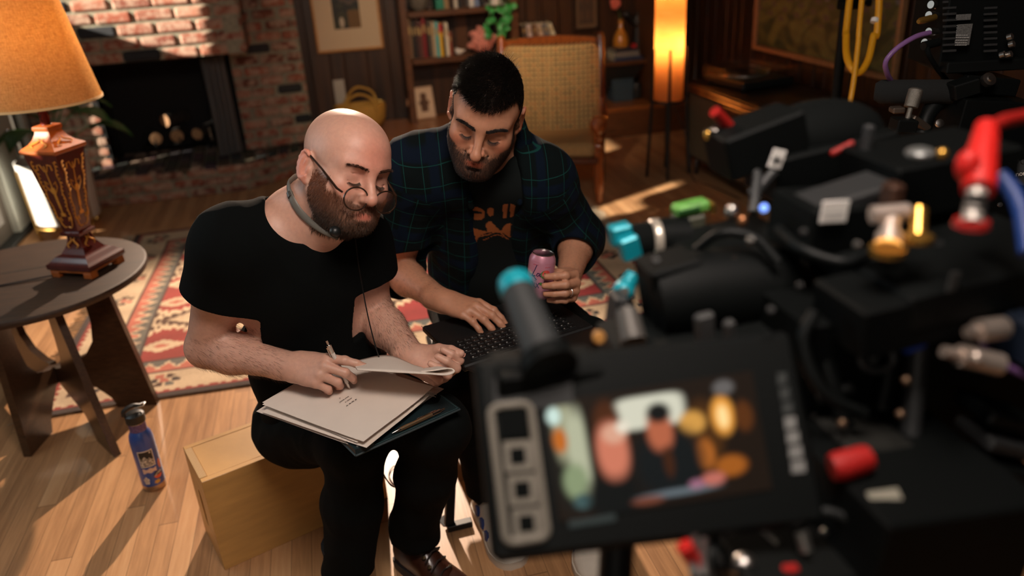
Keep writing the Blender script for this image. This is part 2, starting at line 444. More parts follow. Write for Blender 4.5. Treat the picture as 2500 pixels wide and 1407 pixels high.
def hand(S, W, f, n, curls, thumb=(.9, .5, .3), sc=1.0, spread=.06, side=1, wr=.026):
    """hand from wrist W; f toward the fingers, n out of the back of the hand, side: thumb on side*cross(f,n)"""
    f = np.array(f, float); f /= np.linalg.norm(f); n = np.array(n, float); n -= f*np.dot(n, f); n /= np.linalg.norm(n)
    t = np.cross(f, n)*side; tips = []
    P = lambda a, b, c: W+(f*a+t*b+n*c)*sc
    S.cone(P(-.03, 0, 0), P(.02, 0, 0), wr*.98*sc, .027*sc, .02)
    mcp = [(.093, .027, .004), (.096, .007, .006), (.090, -.013, .004), (.080, -.031, -.001)]
    for m in mcp: S.cone(P(.015, m[1]*.55, 0), P(m[0], m[1], m[2]-.003), .0165*sc, .0118*sc, .016)
    S.ell(P(.05, .0, -.006), (.022*sc, .034*sc, .013*sc), np.stack([f, t, n], 1), .015)
    Ls = [(.043, .026, .021), (.048, .029, .022), (.044, .027, .021), (.034, .021, .019)]
    for i in range(4):
        p = P(*mcp[i]); ang = 0; d0 = f+t*spread*(1.3-i)*1.0
        d0 /= np.linalg.norm(d0); r = (.0098, .0100, .0095, .0084)[i]*sc; pts = [p]; rs = [r*1.12]
        nn = n-d0*np.dot(n, d0); nn /= np.linalg.norm(nn)
        for j in range(3):
            ang += curls[i][j]; d = d0*math.cos(ang)-nn*math.sin(ang); p = p+d*Ls[i][j]*sc; pts.append(p); rs.append(r*(1.0, .92, .78)[j])
        for j in range(3): S.cone(pts[j], pts[j+1], rs[j], rs[j+1], .0035)
        S.ell(pts[1]+nn*.001, (r*1.04,)*3, None, .004)
        tips.append((pts, nn, d))
    o, c, b = thumb                                   # opening, closing toward the palm, bend
    p0 = P(.022, .020, -.006); d = f*math.cos(o)+t*math.sin(o)*math.cos(c)-n*math.sin(o)*math.sin(c); d /= np.linalg.norm(d)
    p1 = p0+d*.046*sc; S.cone(p0, p1, .0175*sc, .0125*sc, .018)
    ax = f-d*np.dot(f, d); ax = ax/max(np.linalg.norm(ax), 1e-6)-n*.3*math.sin(c); ax /= np.linalg.norm(ax)
    d2 = d*math.cos(b)+ax*math.sin(b); p2 = p1+d2*.035*sc; S.cone(p1, p2, .0122*sc, .0108*sc, .005)
    d3 = d*math.cos(b*1.8)+ax*math.sin(b*1.8); p3 = p2+d3*.027*sc; S.cone(p2, p3, .0108*sc, .0088*sc, .004)
    tips.append(([p0, p1, p2, p3], np.cross(d3, np.cross(n, d3)), d3))
    return tips
def nails(tips, m, parent, sc=1.0):
    for i, (pts, nn, d) in enumerate(tips):
        b = MB(); dd = pts[-1]-pts[-2]; dd /= np.linalg.norm(dd); up = nn-dd*np.dot(nn, dd)
        if np.linalg.norm(up) < 1e-6: continue
        up /= np.linalg.norm(up)
        if i < 4: up = np.cross(np.cross(dd, nn), dd); up /= np.linalg.norm(up)
        s = np.cross(dd, up); c = pts[-1]+dd*.001; r = .0075*sc
        R = []
        for x in np.linspace(-.9, .9, 5):
            R.append([c+dd*y*.0058*sc+s*math.sin(x)*r*.85+up*(math.cos(x)*r*.98-.0000) for y in (-1, -.4, .4, 1.25)])
        b.rings(R, caps=False, closed=False); b.build('fingernail', m, parent)

# ------------------------------------------------------------------ skin and cloth materials
M_skinA = mat('skin_fair', (1, 1, 1), .46, noise=.07, nscale=120, bump=.12, bscale=700, attr='Col', sss=.15)
M_skinB = mat('skin_tan', (1, 1, 1), .48, noise=.08, nscale=120, bump=.12, bscale=700, attr='Col', sss=.15)
M_nail = mat('nail', srgb(214, 160, 140), .3)
M_blackknit = mat('black_jersey', (.0028, .0036, .0036), .95, bump=.25, bscale=900, spec=.10)
M_denim = mat('black_denim', (.0034, .0046, .0047), .92, bump=.35, bscale=1200, spec=.12, noise=.25, nscale=60)
M_teeblack = mat('faded_black_jersey', (.009, .012, .012), .9, bump=.25, bscale=900, spec=.2, attr='Col')
M_hairB = mat('dark_hair', (.013, .010, .008), .36, spec=.5)
M_beardA = mat('auburn_beard', (1, 1, 1), .5, attr='Col', spec=.35)
def plaid():
    m = bpy.data.materials.new('green_navy_plaid'); m.use_nodes = True; N, L = nodes_of(m); b = N['Principled BSDF']
    a = N.new('ShaderNodeAttribute'); a.attribute_name = 'Col'; sp = N.new('ShaderNodeSeparateColor'); L.new(a.outputs['Color'], sp.inputs[0])
    def line(src, per, wid, off=0):
        d = N.new('ShaderNodeMath'); d.operation = 'MULTIPLY_ADD'; d.inputs[1].default_value = 1/per; d.inputs[2].default_value = off; L.new(src, d.inputs[0])
        f = N.new('ShaderNodeMath'); f.operation = 'PINGPONG'; f.inputs[1].default_value = .5; L.new(d.outputs[0], f.inputs[0])
        r = N.new('ShaderNodeMapRange'); r.inputs[1].default_value = wid; r.inputs[2].default_value = wid*.6; L.new(f.outputs[0], r.inputs[0]); return r.outputs[0]
    def mix(a_, b_, fac, bl='MIX'):
        x = N.new('ShaderNodeMix'); x.data_type = 'RGBA'; x.blend_type = bl
        for sck, v in ((x.inputs[6], a_), (x.inputs[7], b_)):
            if isinstance(v, tuple): sck.default_value = (*v, 1)
            else: L.new(v, sck)
        if isinstance(fac, float): x.inputs[0].default_value = fac
        else: L.new(fac, x.inputs[0])
        return x.outputs[2]
    c = (.0018, .0046, .0050); nv = (.0022, .0062, .0150)
    c1 = mix(c, nv, line(sp.outputs[0], 1.0, .16, .3)); c2 = mix(c1, nv, line(sp.outputs[1], 1.0, .16, .3))
    ln = (.006, .046, .041)
    for ch, of in ((0, 0.0), (1, 0.0)): c2 = mix(c2, ln, line(sp.outputs[ch], .5, .022, of))
    L.new(c2, b.inputs['Base Color']); b.inputs['Roughness'].default_value = .95; b.inputs['Specular IOR Level'].default_value = .15
    return m
M_plaid = plaid()
def smooth01(x, a, b): t = np.clip((x-a)/(b-a), 0, 1); return t*t*(3-2*t)
def skin_colors(V, base, O, R, sc, beard=None, blush=.5, stub=(.10, .055, .04)):
    c = np.tile(np.array(base), (len(V), 1)); q = ((V-O) @ R)/sc; x, y, z = q.T
    near = np.linalg.norm(q, axis=1) < .2
    def blend(mk, col):
        nonlocal c
        mk = np.clip(mk, 0, 1)*near; c = c*(1-mk[:, None])+np.array(col)*mk[:, None]
    red = np.array(base)*np.array((1.12, .66, .60))
    blend(blush*np.exp(-(((x)/.05)**2+((y-.085)/.06)**2+((z-.045)/.05)**2)), red)
    blend(.55*np.exp(-((np.abs(x)-.047)**2/.02**2+(y-.075)**2/.03**2+(z+.028)**2/.02**2)), red)
    blend(.6*np.exp(-(x**2/.014**2+(y-.115)**2/.02**2+(z+.035)**2/.015**2)), red)
    blend(.6*smooth01(np.abs(x), .080, .086)*(np.abs(z) < .05), red)
    lip = np.exp(-((x/.022)**4+((z+.0712)/.0095)**4))*(y > .086)
    blend(.85*lip, np.array(base)*np.array((.95, .45, .42)))
    eye = np.exp(-(((np.abs(x)-.033)/.02)**2+((z-.004)/.012)**2))*(y > .06)
    blend(.35*eye, np.array(base)*np.array((.72, .52, .50)))
    if beard is not None: blend(.75*beard(q), stub)
    return c
def beard_mask(top=-.012):
    def f(q):
        x, y, z = q.T; ax = np.abs(x)
        cheek = smooth01(-z, .036, .052)*(y > -.0)                       # below the cheek line
        cheek = np.maximum(cheek, smooth01(ax, .052, .060)*smooth01(-z, top, top+.02)*smooth01(y, -.004, .004)*(y < .06))  # sideburn
        line = -.030-.55*np.clip(.062-ax, 0, .06)+0*z
        cheek = np.maximum(cheek, smooth01(line-z, 0, .010)*(ax > .024)*(y > -.004))
        cheek *= 1-smooth01(.030-ax, -.004, .008)*smooth01(z, -.060, -.050)*(1-((z < -.049) & (z > -.064)))
        lipz = np.exp(-((x/.0235)**4+((z+.0712)/.0088)**4)); neck = smooth01(-z, .128, .145)
        ear = (ax > .068) & (y < .004)
        under = smooth01(.022-y, 0, .03)*smooth01(-z, .085, .105)
        return np.clip(cheek*(1-lipz)*(1-neck)*(1-ear)*(1-under)*(z > -.15), 0, 1)*((y > .0) & (z < .01))
    return f
def pick(mask, n, seed):
    g = np.random.default_rng(seed); p = mask/mask.sum(); return g.choice(len(mask), n, True, p)
def jitter(V, idx, seed, a): return V[idx]+np.random.default_rng(seed).normal(size=(len(idx), 3))*a
def folds(seed, amp, f=38):
    return lambda P: amp*(wav(P, seed, f)*.6+np.abs(wav(P, seed+1, f*.7))-.4)
def brow_strands(V, Nn, O, R, sc, m, parent, n=520, seed=3, r=.00042, th=.0036):
    q = ((V-O) @ R)/sc; x, y, z = q.T; ax = np.abs(x)
    arch = .0228+.004*np.sin(np.clip((ax-.012)/.040, 0, 1)*PI*.8)-.10*np.clip(ax-.04, 0, 1)
    mk = np.exp(-((z-arch)/th)**2)*((ax > .011) & (ax < .052) & (y > .055))
    for s_ in (-1, 1):
     i = pick(mk*(mk > .25)*(x*s_ > 0)+1e-12, n//2, seed); sg = np.sign(x[i])
     d = Nn[i]*.35+(R @ np.stack([sg, np.zeros(len(i)), .25*np.ones(len(i))])).T
     strands('eyebrow', jitter(V, i, seed, .0004), d, .0085*sc, r, m, parent, .15, seed)
def lashes(O, R, sc, m, parent, eyes=(-1, 1), seed=5):
    for s in eyes:
        B, D = [], []
        for t in np.linspace(0, 1, 34):
            x = s*(.0195+.028*t); p = np.array([x, .0905-.011*(t-.35)**2*2.2-.006*t*t+.0022, -.0062-.0040*math.sin(PI*t)])
            B.append(O+R @ (p*sc)); D.append(R @ np.array([s*(t-.4)*.5, .85, -.65]))
        B, D = np.array(B), np.array(D)
        B = np.concatenate([B, B+.0003]); D = np.concatenate([D, D])
        strands('eyelashes', B, D, .0085*sc, .00045*sc, m, parent, .08, seed)
def shoe(mb_upper, mb_sole, P, f, L=.29, W=.100, H=.105, high=.0):
    """P heel point on the ground, f direction of the toe"""
    f = np.array((f[0], f[1], 0.0)); f /= np.linalg.norm(f); s = np.array((f[1], -f[0], 0)); up = np.array((0, 0, 1.0))
    prof = [(0, .60, .075+high), (.06, .72, .085+high), (.16, .74, .098+high), (.28, .72, .105+high*.9), (.40, .72, .094+high*.3), (.52, .82, .078), (.66, .95, .064), (.78, .98, .056), (.9, .82, .048), (.97, .52, .036), (1.0, .2, .022)]
    R, Q = [], []
    for t, w, h in prof:
        c = np.array(P)+f*L*t; hw = W/2*w
        R.append([c+s*hw*a*(1 if b < .9 else 1)+up*(.022+(h-.022)*b) for a, b in ((1, 0), (1.04, .28), (.92, .62), (.6, .9), (.2, 1.0), (-.2, 1.0), (-.6, .9), (-.92, .62), (-1.04, .28), (-1, 0))])
        Q.append([c+s*(hw+.005)*a+up*z for a, z in ((1, .0), (1.03, .012), (1, .026), (-1, .026), (-1.03, .012), (-1, 0))])
    mb_upper.rings(R); mb_sole.rings(Q); return f, s

def hit(S, x, y, d0=1.2, d1=2.8, off=0.0):
    """first point of a body along a sight line, used to lay worn things on it"""
    r = ray(x, y); d = d0
    for _ in range(160):
        v = float(S((V_C+r*d)[None].astype(np.float32))[0])-off
        if v < .0003 or d > d1: break
        d += max(v*.7, .0006)
    return V_C+r*d
def fins(P): return (P.min(0)-.25, P.max(0)+.25)

# ================================================================== the bald man writing on the box
def person_a():
    fwd = np.array((.47, -.88, 0)); rt = np.array((-.88, -.47, 0))
    nb = at(724, 505, 1.775); hc = np.array((-.125, 1.92, .435))
    sR = at(560, 598, 1.715); sL = at(868, 592, 1.90)
    eR = at(505, 848, 1.86); wR = at(712, 896, 1.79); eL = at(915, 770, 2.0); wL = at(1012, 876, 1.83)
    hR, hL = hc+rt*.10, hc-rt*.10
    kR, kL = at(868, 1072, 1.86), at(1064, 1042, 1.84); aR, aL = at(852, 1395, 2.07), at(1012, 1282, 2.13)
    HO = at(842, 411, 1.70); HR = head_frame((.66, -.38, .65), (.40, .85, .36)); HS = 1.02
    sp = (nb-hc)/np.linalg.norm(nb-hc); f2 = fwd-sp*np.dot(fwd, sp); f2 /= np.linalg.norm(f2)
    TR = np.stack([np.cross(f2, sp), f2, sp], 1)
    def torso(S, g):
        S.ell(hc+sp*.02, (.165+g, .135+g, .13+g), TR, .05); S.ell(hc+sp*.20+f2*.01, (.168+g, .132+g, .20+g), TR, .06)
        S.ell(hc+sp*.44+f2*.005, (.180+g, .120+g, .21+g), TR, .06)
        S.cone(sR, sL, .062+g, None, .05); S.cone(nb-sp*.03, sR, .05+g*.8, .052+g, .05); S.cone(nb-sp*.03, sL, .05+g*.8, .052+g, .05)
    S = SDF(); torso(S, -.006)
    S.cone(HO+HR @ (0, -.022, -.045), nb-sp*.02, .057, .064, .03)
    S.cone(HO+HR @ (0, .03, -.095), nb+f2*.05-sp*.05, .045, .055, .03)
    for s, e, w in ((sR, eR, wR), (sL, eL, wL)):
        m = s+(e-s)*.42
        S.ell(s, (.064,)*3, None, .04); S.cone(s, m, .058, .054, .03); S.cone(m, e, .054, .046, .03)
        q = e+(w-e)*.3; S.cone(e, q, .046, .0475, .02); S.cone(q, w, .0465, .0295, .02)
    for h, k, a in ((hR, kR, aR), (hL, kL, aL)):
        S.cone(h, k, .076, .052, .04); S.cone(k, a, .05, .034, .03); S.cone(a, a+fwd*.02-np.array((0, 0, .05)), .034, .022, .02)
    head(S, HO, HR, HS, 1.0, 1.02, .019)
    fR = at(812, 906, 1.735)-wR
    tipsR = hand(S, wR, fR, cambasis((-.10, .40, .82)), [(.30, .42, .2), (.75, .85, .4), (1.0, 1.0, .5), (1.1, 1.0, .5)], (.45, .9, .25), 1.0, .05, -1, .029)
    fL = at(1104, 914, 1.785)-wL
    tipsL = hand(S, wL, fL, cambasis((.30, -.50, -.80)), [(.9, 1.15, .6), (.95, 1.15, .6), (1.0, 1.15, .6), (1.0, 1.1, .6)], (.62, 1.0, .3), 1.0, .03, 1, .029)
    J = np.array([nb, hc, sR, sL, eR, wR, eL, wL, kR, kL, aR, aL, HO, wR+fR*1.5, wL+fL*1.5])
    V, F = S.mesh(.0027, *fins(J))
    Nn = vnormals(V, F)
    root = thing('person', (hc[0], hc[1], .305), 'bald bearded man in black t-shirt and glasses, writing, seated on the wooden box', 'person')
    bm_ = beard_mask(.004)
    col = skin_colors(V, srgb(208, 160, 140), HO, HR, HS, bm_, .62, srgb(120, 78, 56))
    body = np_mesh('body', V, F, M_skinA, root, colors=col)
    nails(tipsR[:4]+tipsL[:5], M_nail, root)
    # beard, brows, lashes, arm hair
    q = ((V-HO) @ HR)/HS; mk = bm_(q); i = pick(mk*(np.random.default_rng(0).random(len(mk)) < 1)+1e-12, 15000, 2)
    down = HR @ np.array([0, .15, -1.0]); d = Nn[i]*.6+down*.8
    zz = q[i][:, 2]; t = smooth01(-zz, .02, .11)[:, None]; g = np.random.default_rng(4).random((len(i), 1))
    cc = np.array(srgb(118, 66, 38))*(1-t)+np.array(srgb(74, 54, 40))*t; cc = cc*(.45+.9*g)
    strands('beard', jitter(V, i, 2, .0006), d, (.0055+.003*t[:, 0])*(.6+.6*g[:, 0]), .00040, M_beardA, root, .28, 6, 3, down*.3, cols=cc)
    M_brow = mat('brown_brow_hair', srgb(66, 40, 26), .5)
    brow_strands(V, Nn, HO, HR, HS, M_brow, root, 420, th=.0026); lashes(HO, HR, HS, M_brow, root)
    for nm, e, w, sd in (('arm_hair', eR, wR, 8), ('arm_hair', eL, wL, 9)):
        ax = (w-e); L = np.linalg.norm(ax); ax /= L; tt = (V-e) @ ax; rr = np.linalg.norm(V-e-tt[:, None]*ax, axis=1)
        m = ((tt > -.02) & (tt < L*.98) & (rr < .07)).astype(float); i = pick(m, 2200, sd)
        strands(nm, jitter(V, i, sd, .001), Nn[i]*.28+ax*.9+np.array((0, 0, -.25)), .014, .00017, M_brow, root, .35, sd)
    # t-shirt: solid of cloth, hollowed at the sleeves, neck and hem
    T = SDF(); torso(T, .014)
    ends = []
    for s, e, fr in ((sR, eR, .46), (sL, eL, .42)):
        m = s+(e-s)*fr; ax = (e-s)/np.linalg.norm(e-s); T.cone(s, m+ax*.05, .076, .084, .04); ends.append((m, ax))
    for (m, ax) in ends:
        T.box(m+ax*.064, (.11, .06, .11), frame(ax, (0, .3, 1)), .004, .006, '-'); T.cone(m-ax*.03, m+ax*.1, .064, .068, .004, '-')
    T.cone(HO, nb-sp*.01+f2*.012, .066, .078, .012, '-'); T.ell(nb+f2*.035+sp*.005, (.090, .080, .062), TR, .012, '-')
    T.half(hc-sp*.105, -sp, .01)
    def disp(P):
        w_ = .0045*wav(P, 11, 30)+.0030*np.abs(wav(P*np.array((1, 1, .45), np.float32), 12, 60))
        return w_
    V2, F2 = T.mesh(.0032, *fins(J), disp)
    np_mesh('t_shirt', V2, F2, M_blackknit, root)
    # trousers
    G = SDF(); G.ell(hc-sp*.005, (.180, .150, .125), TR, .05)
    for h, k, a in ((hR, kR, aR), (hL, kL, aL)):
        G.cone(h, k, .098, .074, .05); G.ell(k, (.074,)*3, None, .02); c = k+(a-k)*.45
        G.cone(k, c, .074, .071, .03); G.cone(c, a, .071, .066, .03); a2 = a+np.array((0, 0, -.045)); G.cone(a, a2, .066, .070, .02); G.half(a2, (0, 0, -1), .008)
    V3, F3 = G.mesh(.0042, *fins(J), lambda P: .0045*wav(P, 21, 34)+.0035*np.abs(wav(P*np.array((1, 1, .5), np.float32), 22, 75)))
    np_mesh('trousers', V3, F3, M_denim, root)
    # boots
    M_lea = mat('brown_leather', srgb(58, 30, 20), .32, noise=.35, nscale=30, coat=.4, bump=.1, bscale=120); M_sol = mat('dark_rubber', (.012, .009, .008), .6)
    M_eye = mat('antique_brass', srgb(150, 130, 100), .35, 1.0); M_lace = mat('dark_lace', (.02, .012, .01), .8)
    for a, f in ((aL, (.50, -.86)), (aR, (.5, -.87))):
        P = np.array((a[0], a[1], 0))-np.array((f[0], f[1], 0))*.075
        u_, s_, l_, e_ = MB(), MB(), MB(), MB(); f3, sd = shoe(u_, s_, P, f, .30, .108, .12, .045)
        k_ = MB(); k_.tube([np.array((a[0], a[1], .20)), np.array((a[0], a[1], .10))], [.058, .050], 18); k_.build('sock', mat('black_sock', (.004, .004, .0045), .95), root)
        b = u_.build('boot', M_lea, root, 60, label='brown leather lace-up boot'); s_.build('sole', M_sol, b)
        for j in range(5):
            t = .30+.075*j; z = .135-.017*j
            for sg in (-1, 1):
                e_ = MB(); c = P+f3*.30*t+sd*sg*(.020+.0015*j)+np.array((0, 0, z)); nrm = np.array((0, 0, .75))+sd*sg*.6+f3*.25
                e_.lathe(c-nrm*.002, [(.0052, 0), (.0052, .004), (.0025, .0045)], nrm, 12); e_.build('eyelet', M_eye, b)
            l_.tube([P+f3*.30*t-sd*.03+np.array((0, 0, z)), P+f3*.30*(t+.02)+np.array((0, 0, z+.010)), P+f3*.30*(t+.045)+sd*.03+np.array((0, 0, z-.006))], .0024, 6)
        l_.build('laces', M_lace, b)
    return dict(S=S, T=T, HO=HO, HR=HR, HS=HS, wR=wR, wL=wL, eL=eL, tipsR=tipsR, tipsL=tipsL, nb=nb, f2=f2, sp=sp, root=root, eR=eR, G=G)
PA = person_a()

# things the bald man wears or holds ------------------------------------------------
def glasses(O, R, sc):
    g = thing('eyeglasses', O+R @ (np.array((0, .112, -.01))*sc), 'round dark tortoiseshell eyeglasses low on the nose of the bald man', 'glasses')
    T = lambda x, y, z: O+R @ (np.array((x, y, z))*sc)
    M = mat('tortoiseshell', srgb(44, 28, 20), .2, noise=.6, nscale=60, coat=.5)
    Mg = mat('lens_glass', (.95, .93, .93), .02, trans=1.0, alpha=.22)
    fr = MB(); ZC = -.034
    for s in (-1, 1):
        rim = [T(s*.036+.0275*math.cos(t)*(1 if math.sin(t) < .5 else 1.02), .1165-.10*abs((s*.036+.0275*math.cos(t)))**1.0*.28-.1*(.0230*math.sin(t)), ZC+.0230*math.sin(t)) for t in np.linspace(0, 2*PI, 33)]
        fr.tube(rim, .0017, 6)
        ln = MB(); c = np.mean(np.array(rim[:-1]), 0); n = R @ np.array((0, 1, 0)); ln.v = []
        ln.add([c+n*.0006]+[tuple(p+n*.0002) for p in rim[:-1]]+[c-n*.0006]+[tuple(p-n*.0006) for p in rim[:-1]], [(0, 1+j, 1+(j+1) % 32) for j in range(32)]+[(33, 34+(j+1) % 32, 34+j) for j in range(32)])
        ln.build('lens', Mg, g)
        te = MB(); te.tube([T(s*.0645, .108, ZC+.008), T(s*.0725, .098, ZC+.012), T(s*.079, .04, .000), T(s*.0835, -.004, .014), T(s*.086, -.028, .008), T(s*.086, -.040, -.014)], [.0022, .0026, .0024, .0022, .002, .002], 8)
        te.build('temple', M, g)
    fr.tube([T(-.0095, .1155, ZC+.006), T(-.004, .121, ZC+.010), T(.004, .121, ZC+.010), T(.0095, .1155, ZC+.006)], .0018, 6)
    fr.build('rim', M, g)
glasses(PA['HO'], PA['HR'], PA['HS'])

def neckband():
    S, T = PA['S'], PA['T']
    px = [(707, 428), (704, 452), (711, 482), (728, 512), (750, 536), (775, 556), (800, 571), (826, 582)]
    pts = [np.array(hit(S, x, y, 1.3, 2.2, .004)) for x, y in px]
    nb, a_ = PA['nb'], PA['HO']-PA['nb']; a_ = a_/np.linalg.norm(a_); e1 = -PA['f2']-a_*np.dot(-PA['f2'], a_); e1 /= np.linalg.norm(e1); e2 = np.cross(a_, e1)
    h0 = np.dot(pts[1]-nb, a_); q = pts[1]-nb-a_*h0; p0 = math.atan2(np.dot(q, e2), np.dot(q, e1)); rear = []
    for k in (-1.15, -.75, -.35, .05, .42, .72):
        d = e1*math.cos(p0*k)+e2*math.sin(p0*k); c = nb+a_*(h0+.008*(1-abs(k))); r_ = .03
        while r_ < .12 and float(S((c+d*r_)[None].astype(np.float32))[0]) < .0045: r_ += .001
        rear.append(c+d*min(r_, .085))
    pts = rear+pts[1:]
    g = thing('neckband_headset', pts[4], 'grey neckband headset around the neck of the bald man', 'headset')
    m = MB(); pts = bez(pts, 6); up = PA['HR'][:, 2]
    R = []
    for i, p in enumerate(pts):
        t = pts[min(i+1, len(pts)-1)]-pts[max(i-1, 0)]; t = t/np.linalg.norm(t); w = up-t*np.dot(up, t); w /= np.linalg.norm(w); n = np.cross(t, w)
        k = 1.0 if i < len(pts)*.72 else 1-.55*(i-len(pts)*.72)/(len(pts)*.28)
        R.append([p+w*.0085*k*math.cos(a)+n*.0034*math.sin(a) for a in np.linspace(0, 2*PI, 12, endpoint=False)])
    m.rings(R); m.build('band', mat('grey_plastic', srgb(104, 100, 92), .45), g)
    b = MB(); j = int(len(pts)*.56)
    b.tube([pts[j]-up*.0, pts[j+1], pts[j+2]], .0072, 10); b.build('joint', mat('dark_grey_plastic', srgb(70, 68, 64), .4), g)
    e = MB(); c = hit(S, 818, 566, 1.3, 2.2, .012); e.ball(c, .012)
    e.build('earbud', mat('black_plastic', (.008, .009, .009), .4), g)
    return g
NB = neckband()
def wristband():
    a = PA['wL']; ax = a-PA['eL']; ax = ax/np.linalg.norm(ax); c = a-ax*.004; w = np.cross(ax, cambasis((.30, -.50, -.80))); w /= np.linalg.norm(w); n = np.cross(w, ax)
    m = MB(); R = []
    for h, r in ((-.011, .0300), (-.009, .0322), (.009, .0322), (.011, .0300)):
        R.append([c+ax*h+(w*math.cos(t)*1.06+n*math.sin(t)*.98)*r for t in np.linspace(0, 2*PI, 32, endpoint=False)])
    m.rings(R, caps=True)
    g = thing('wristband', c, 'dark teal fitness band on the left wrist of the bald man', 'wristband')
    m.build('strap', mat('dark_teal_rubber', (.006, .022, .028), .5), g)
    d = MB(); p = c+(-n)*.0326*.98*.9+w*.014; d.ball(p, .0012); d.build('indicator_light', mat('white_dot', (.8, .8, .8), .4), g)
wristband()

# folder, sheets, pens ---------------------------------------------------------------
ZP = .655
f0 = onz(868, 1116, ZP-.017); fr_ = onz(1127, 1000, ZP-.017)
FU = (fr_-f0)/np.linalg.norm(fr_-f0); FV = np.array((-FU[1], FU[0], 0)); FW = np.linalg.norm(fr_-f0); FRM = np.stack([FU, FV, np.array((0, 0, 1.0))], 1)
def folder():
    c = f0+FU*FW/2+FV*.165+np.array((0, 0, .0)); g = thing('document_folder', c, 'dark teal folder open on the lap of the bald man, under the sheets', 'folder')
    M = mat('teal_leatherette', (.006, .018, .022), .55, bump=.2, bscale=400)
    m = MB(); m.box(c, (FW, .33, .006), FRM, .0025); m.build('cover', M, g)
    s = MB()
    for a, b in (((.006, .006), (FW-.006, .006)), ((.006, .006), (.006, .32)), ((FW-.006, .006), (FW-.006, .32))):
        s.tube([f0+FU*a[0]+FV*a[1]+np.array((0, 0, .0034)), f0+FU*b[0]+FV*b[1]+np.array((0, 0, .0034))], .0007, 5)
    s.build('stitching', mat('teal_thread', (.03, .07, .075), .8), g)
    p = MB(); q = f0+np.array((0, 0, .0034))
    p.prism([q+FU*.002+FV*.002, q+FU*.045+FV*.002, q+FU*.002+FV*.045], (0, 0, .012)); p.build('corner_pocket', M, g)
    r = MB()
    for a, b in ((.012, .010), (.027, .010)): r.lathe(q+FU*a+FV*b+np.array((0, 0, .012)), [(.0028, 0), (.0022, .0012), (.0005, .0016)], (0, 0, 1), 10)
    r.build('rivets', mat('steel', (.6, .6, .58), .3, 1.0), g)
folder()
M_paper = mat('white_paper', srgb(226, 212, 200), .7, noise=.03, nscale=20)
M_ink = mat('black_ink', (.03, .03, .03), .7)
pa, pb, pc = onz(683, 980, ZP), onz(890, 1095, ZP), onz(1070, 955, ZP)
PU = (pc-pb)/np.linalg.norm(pc-pb); PV = np.array((-PU[1], PU[0], 0)); PW, PH = .232, .300
def sheet(name, du, dv, rot, z, label, group=None, lift=.0, W=PW, H=PH, dogear=False):
    """a letter sheet, gently curled at the right-hand short edge"""
    c = pb+PU*(W/2+du)+PV*(H/2+dv); R = rotz(rot) @ np.stack([PU, PV, np.array((0, 0, 1.0))], 1)
    nu, nv = 14, 14; V = []
    for i in range(nu):
        for j in range(nv):
            a, b = i/(nu-1)-.5, j/(nv-1)-.5
            zz = .0012*math.sin(a*5+du*40)*math.cos(b*4)+lift*max(0, a-.15)**2*4+.002*max(0, -b-.35)*8*abs(a)
            V.append(c+R @ np.array((a*W, b*H, 0))+np.array((0, 0, z+zz)))
    n = len(V); V = np.array(V); V2 = V-np.array((0, 0, .0004)); F = []
    for i in range(nu-1):
        for j in range(nv-1):
            k = i*nv+j; F += [(k, k+nv, k+nv+1, k+1), (n+k, n+k+1, n+k+nv+1, n+k+nv)]
    o = np_mesh(name, np.concatenate([V, V2]), F, M_paper, None, loc=c)
    tag(o, label, 'paper', group); return o, c, R
rs_ = random.Random(3)
labs = ['lowest white sheet of the script pile, sticking out at the right of the folder', 'white script sheet poking out at the far left edge of the pile',
        'white script sheet fanned out just under the clipped page', 'white script sheet turned slightly under the title page', 'white script sheet directly below the printed title page']
offs = [(.052, .012, -.10, .0), (-.004, .020, .02, .006), (.022, .014, -.09, .006), (-.006, -.004, .03, .006), (.006, .012, -.05, .01)]
for i, (du, dv, ro, li) in enumerate(offs):
    sheet('script_page', du, dv, ro, -.0085+i*.0040, labs[i], 'script sheets on the folder', li)
tp, tc, tR = sheet('title_page', .0, .0, 0, .0150, 'top printed title page of the script on the lap of the bald man', None, .006)
def title_marks():
    m = MB(); z = np.array((0, 0, .0164)); r = random.Random(5)
    def row(a0, b, words, h):
        a = a0
        for w in words:
            for _ in range(w):
                q = tc+tR @ np.array((a, b, 0))+z; e = .0011
                m.box(q+np.array((0, 0, .0006+.0012*math.sin(abs(a)*9))), (e*1.2, h*(.6+.5*r.random()), .0002), tR); a += .0019
            a += .0028
    row(-.018, .010, [2], .0018); row(-.030, -.002, [8, 6], .0019); row(-.024, -.013, [2, 8], .0018); row(-.034, -.026, [3, 3, 4, 3], .0026)
    row(.0, .098, [3, 1, 11, 4], .0018)
    o = m.build('printed_text', M_ink, tp)
title_marks()
def clip_():
    c = onz(1058, 965, ZP+.02); M = mat('wire_steel', (.35, .34, .33), .3, 1.0); m = MB(); pts = []
    for t in np.linspace(0, PI, 8): pts.append(c+PU*.004*math.cos(t)+PV*(.010+.004*math.sin(t)))
    m.tube([c+PU*.004-PV*.006]+pts+[c-PU*.004-PV*.010], .0007, 6)
    tag(m.build('paper_clip', M, loc=c), 'small wire paper clip on the right edge of the script', 'paper clip')
clip_()
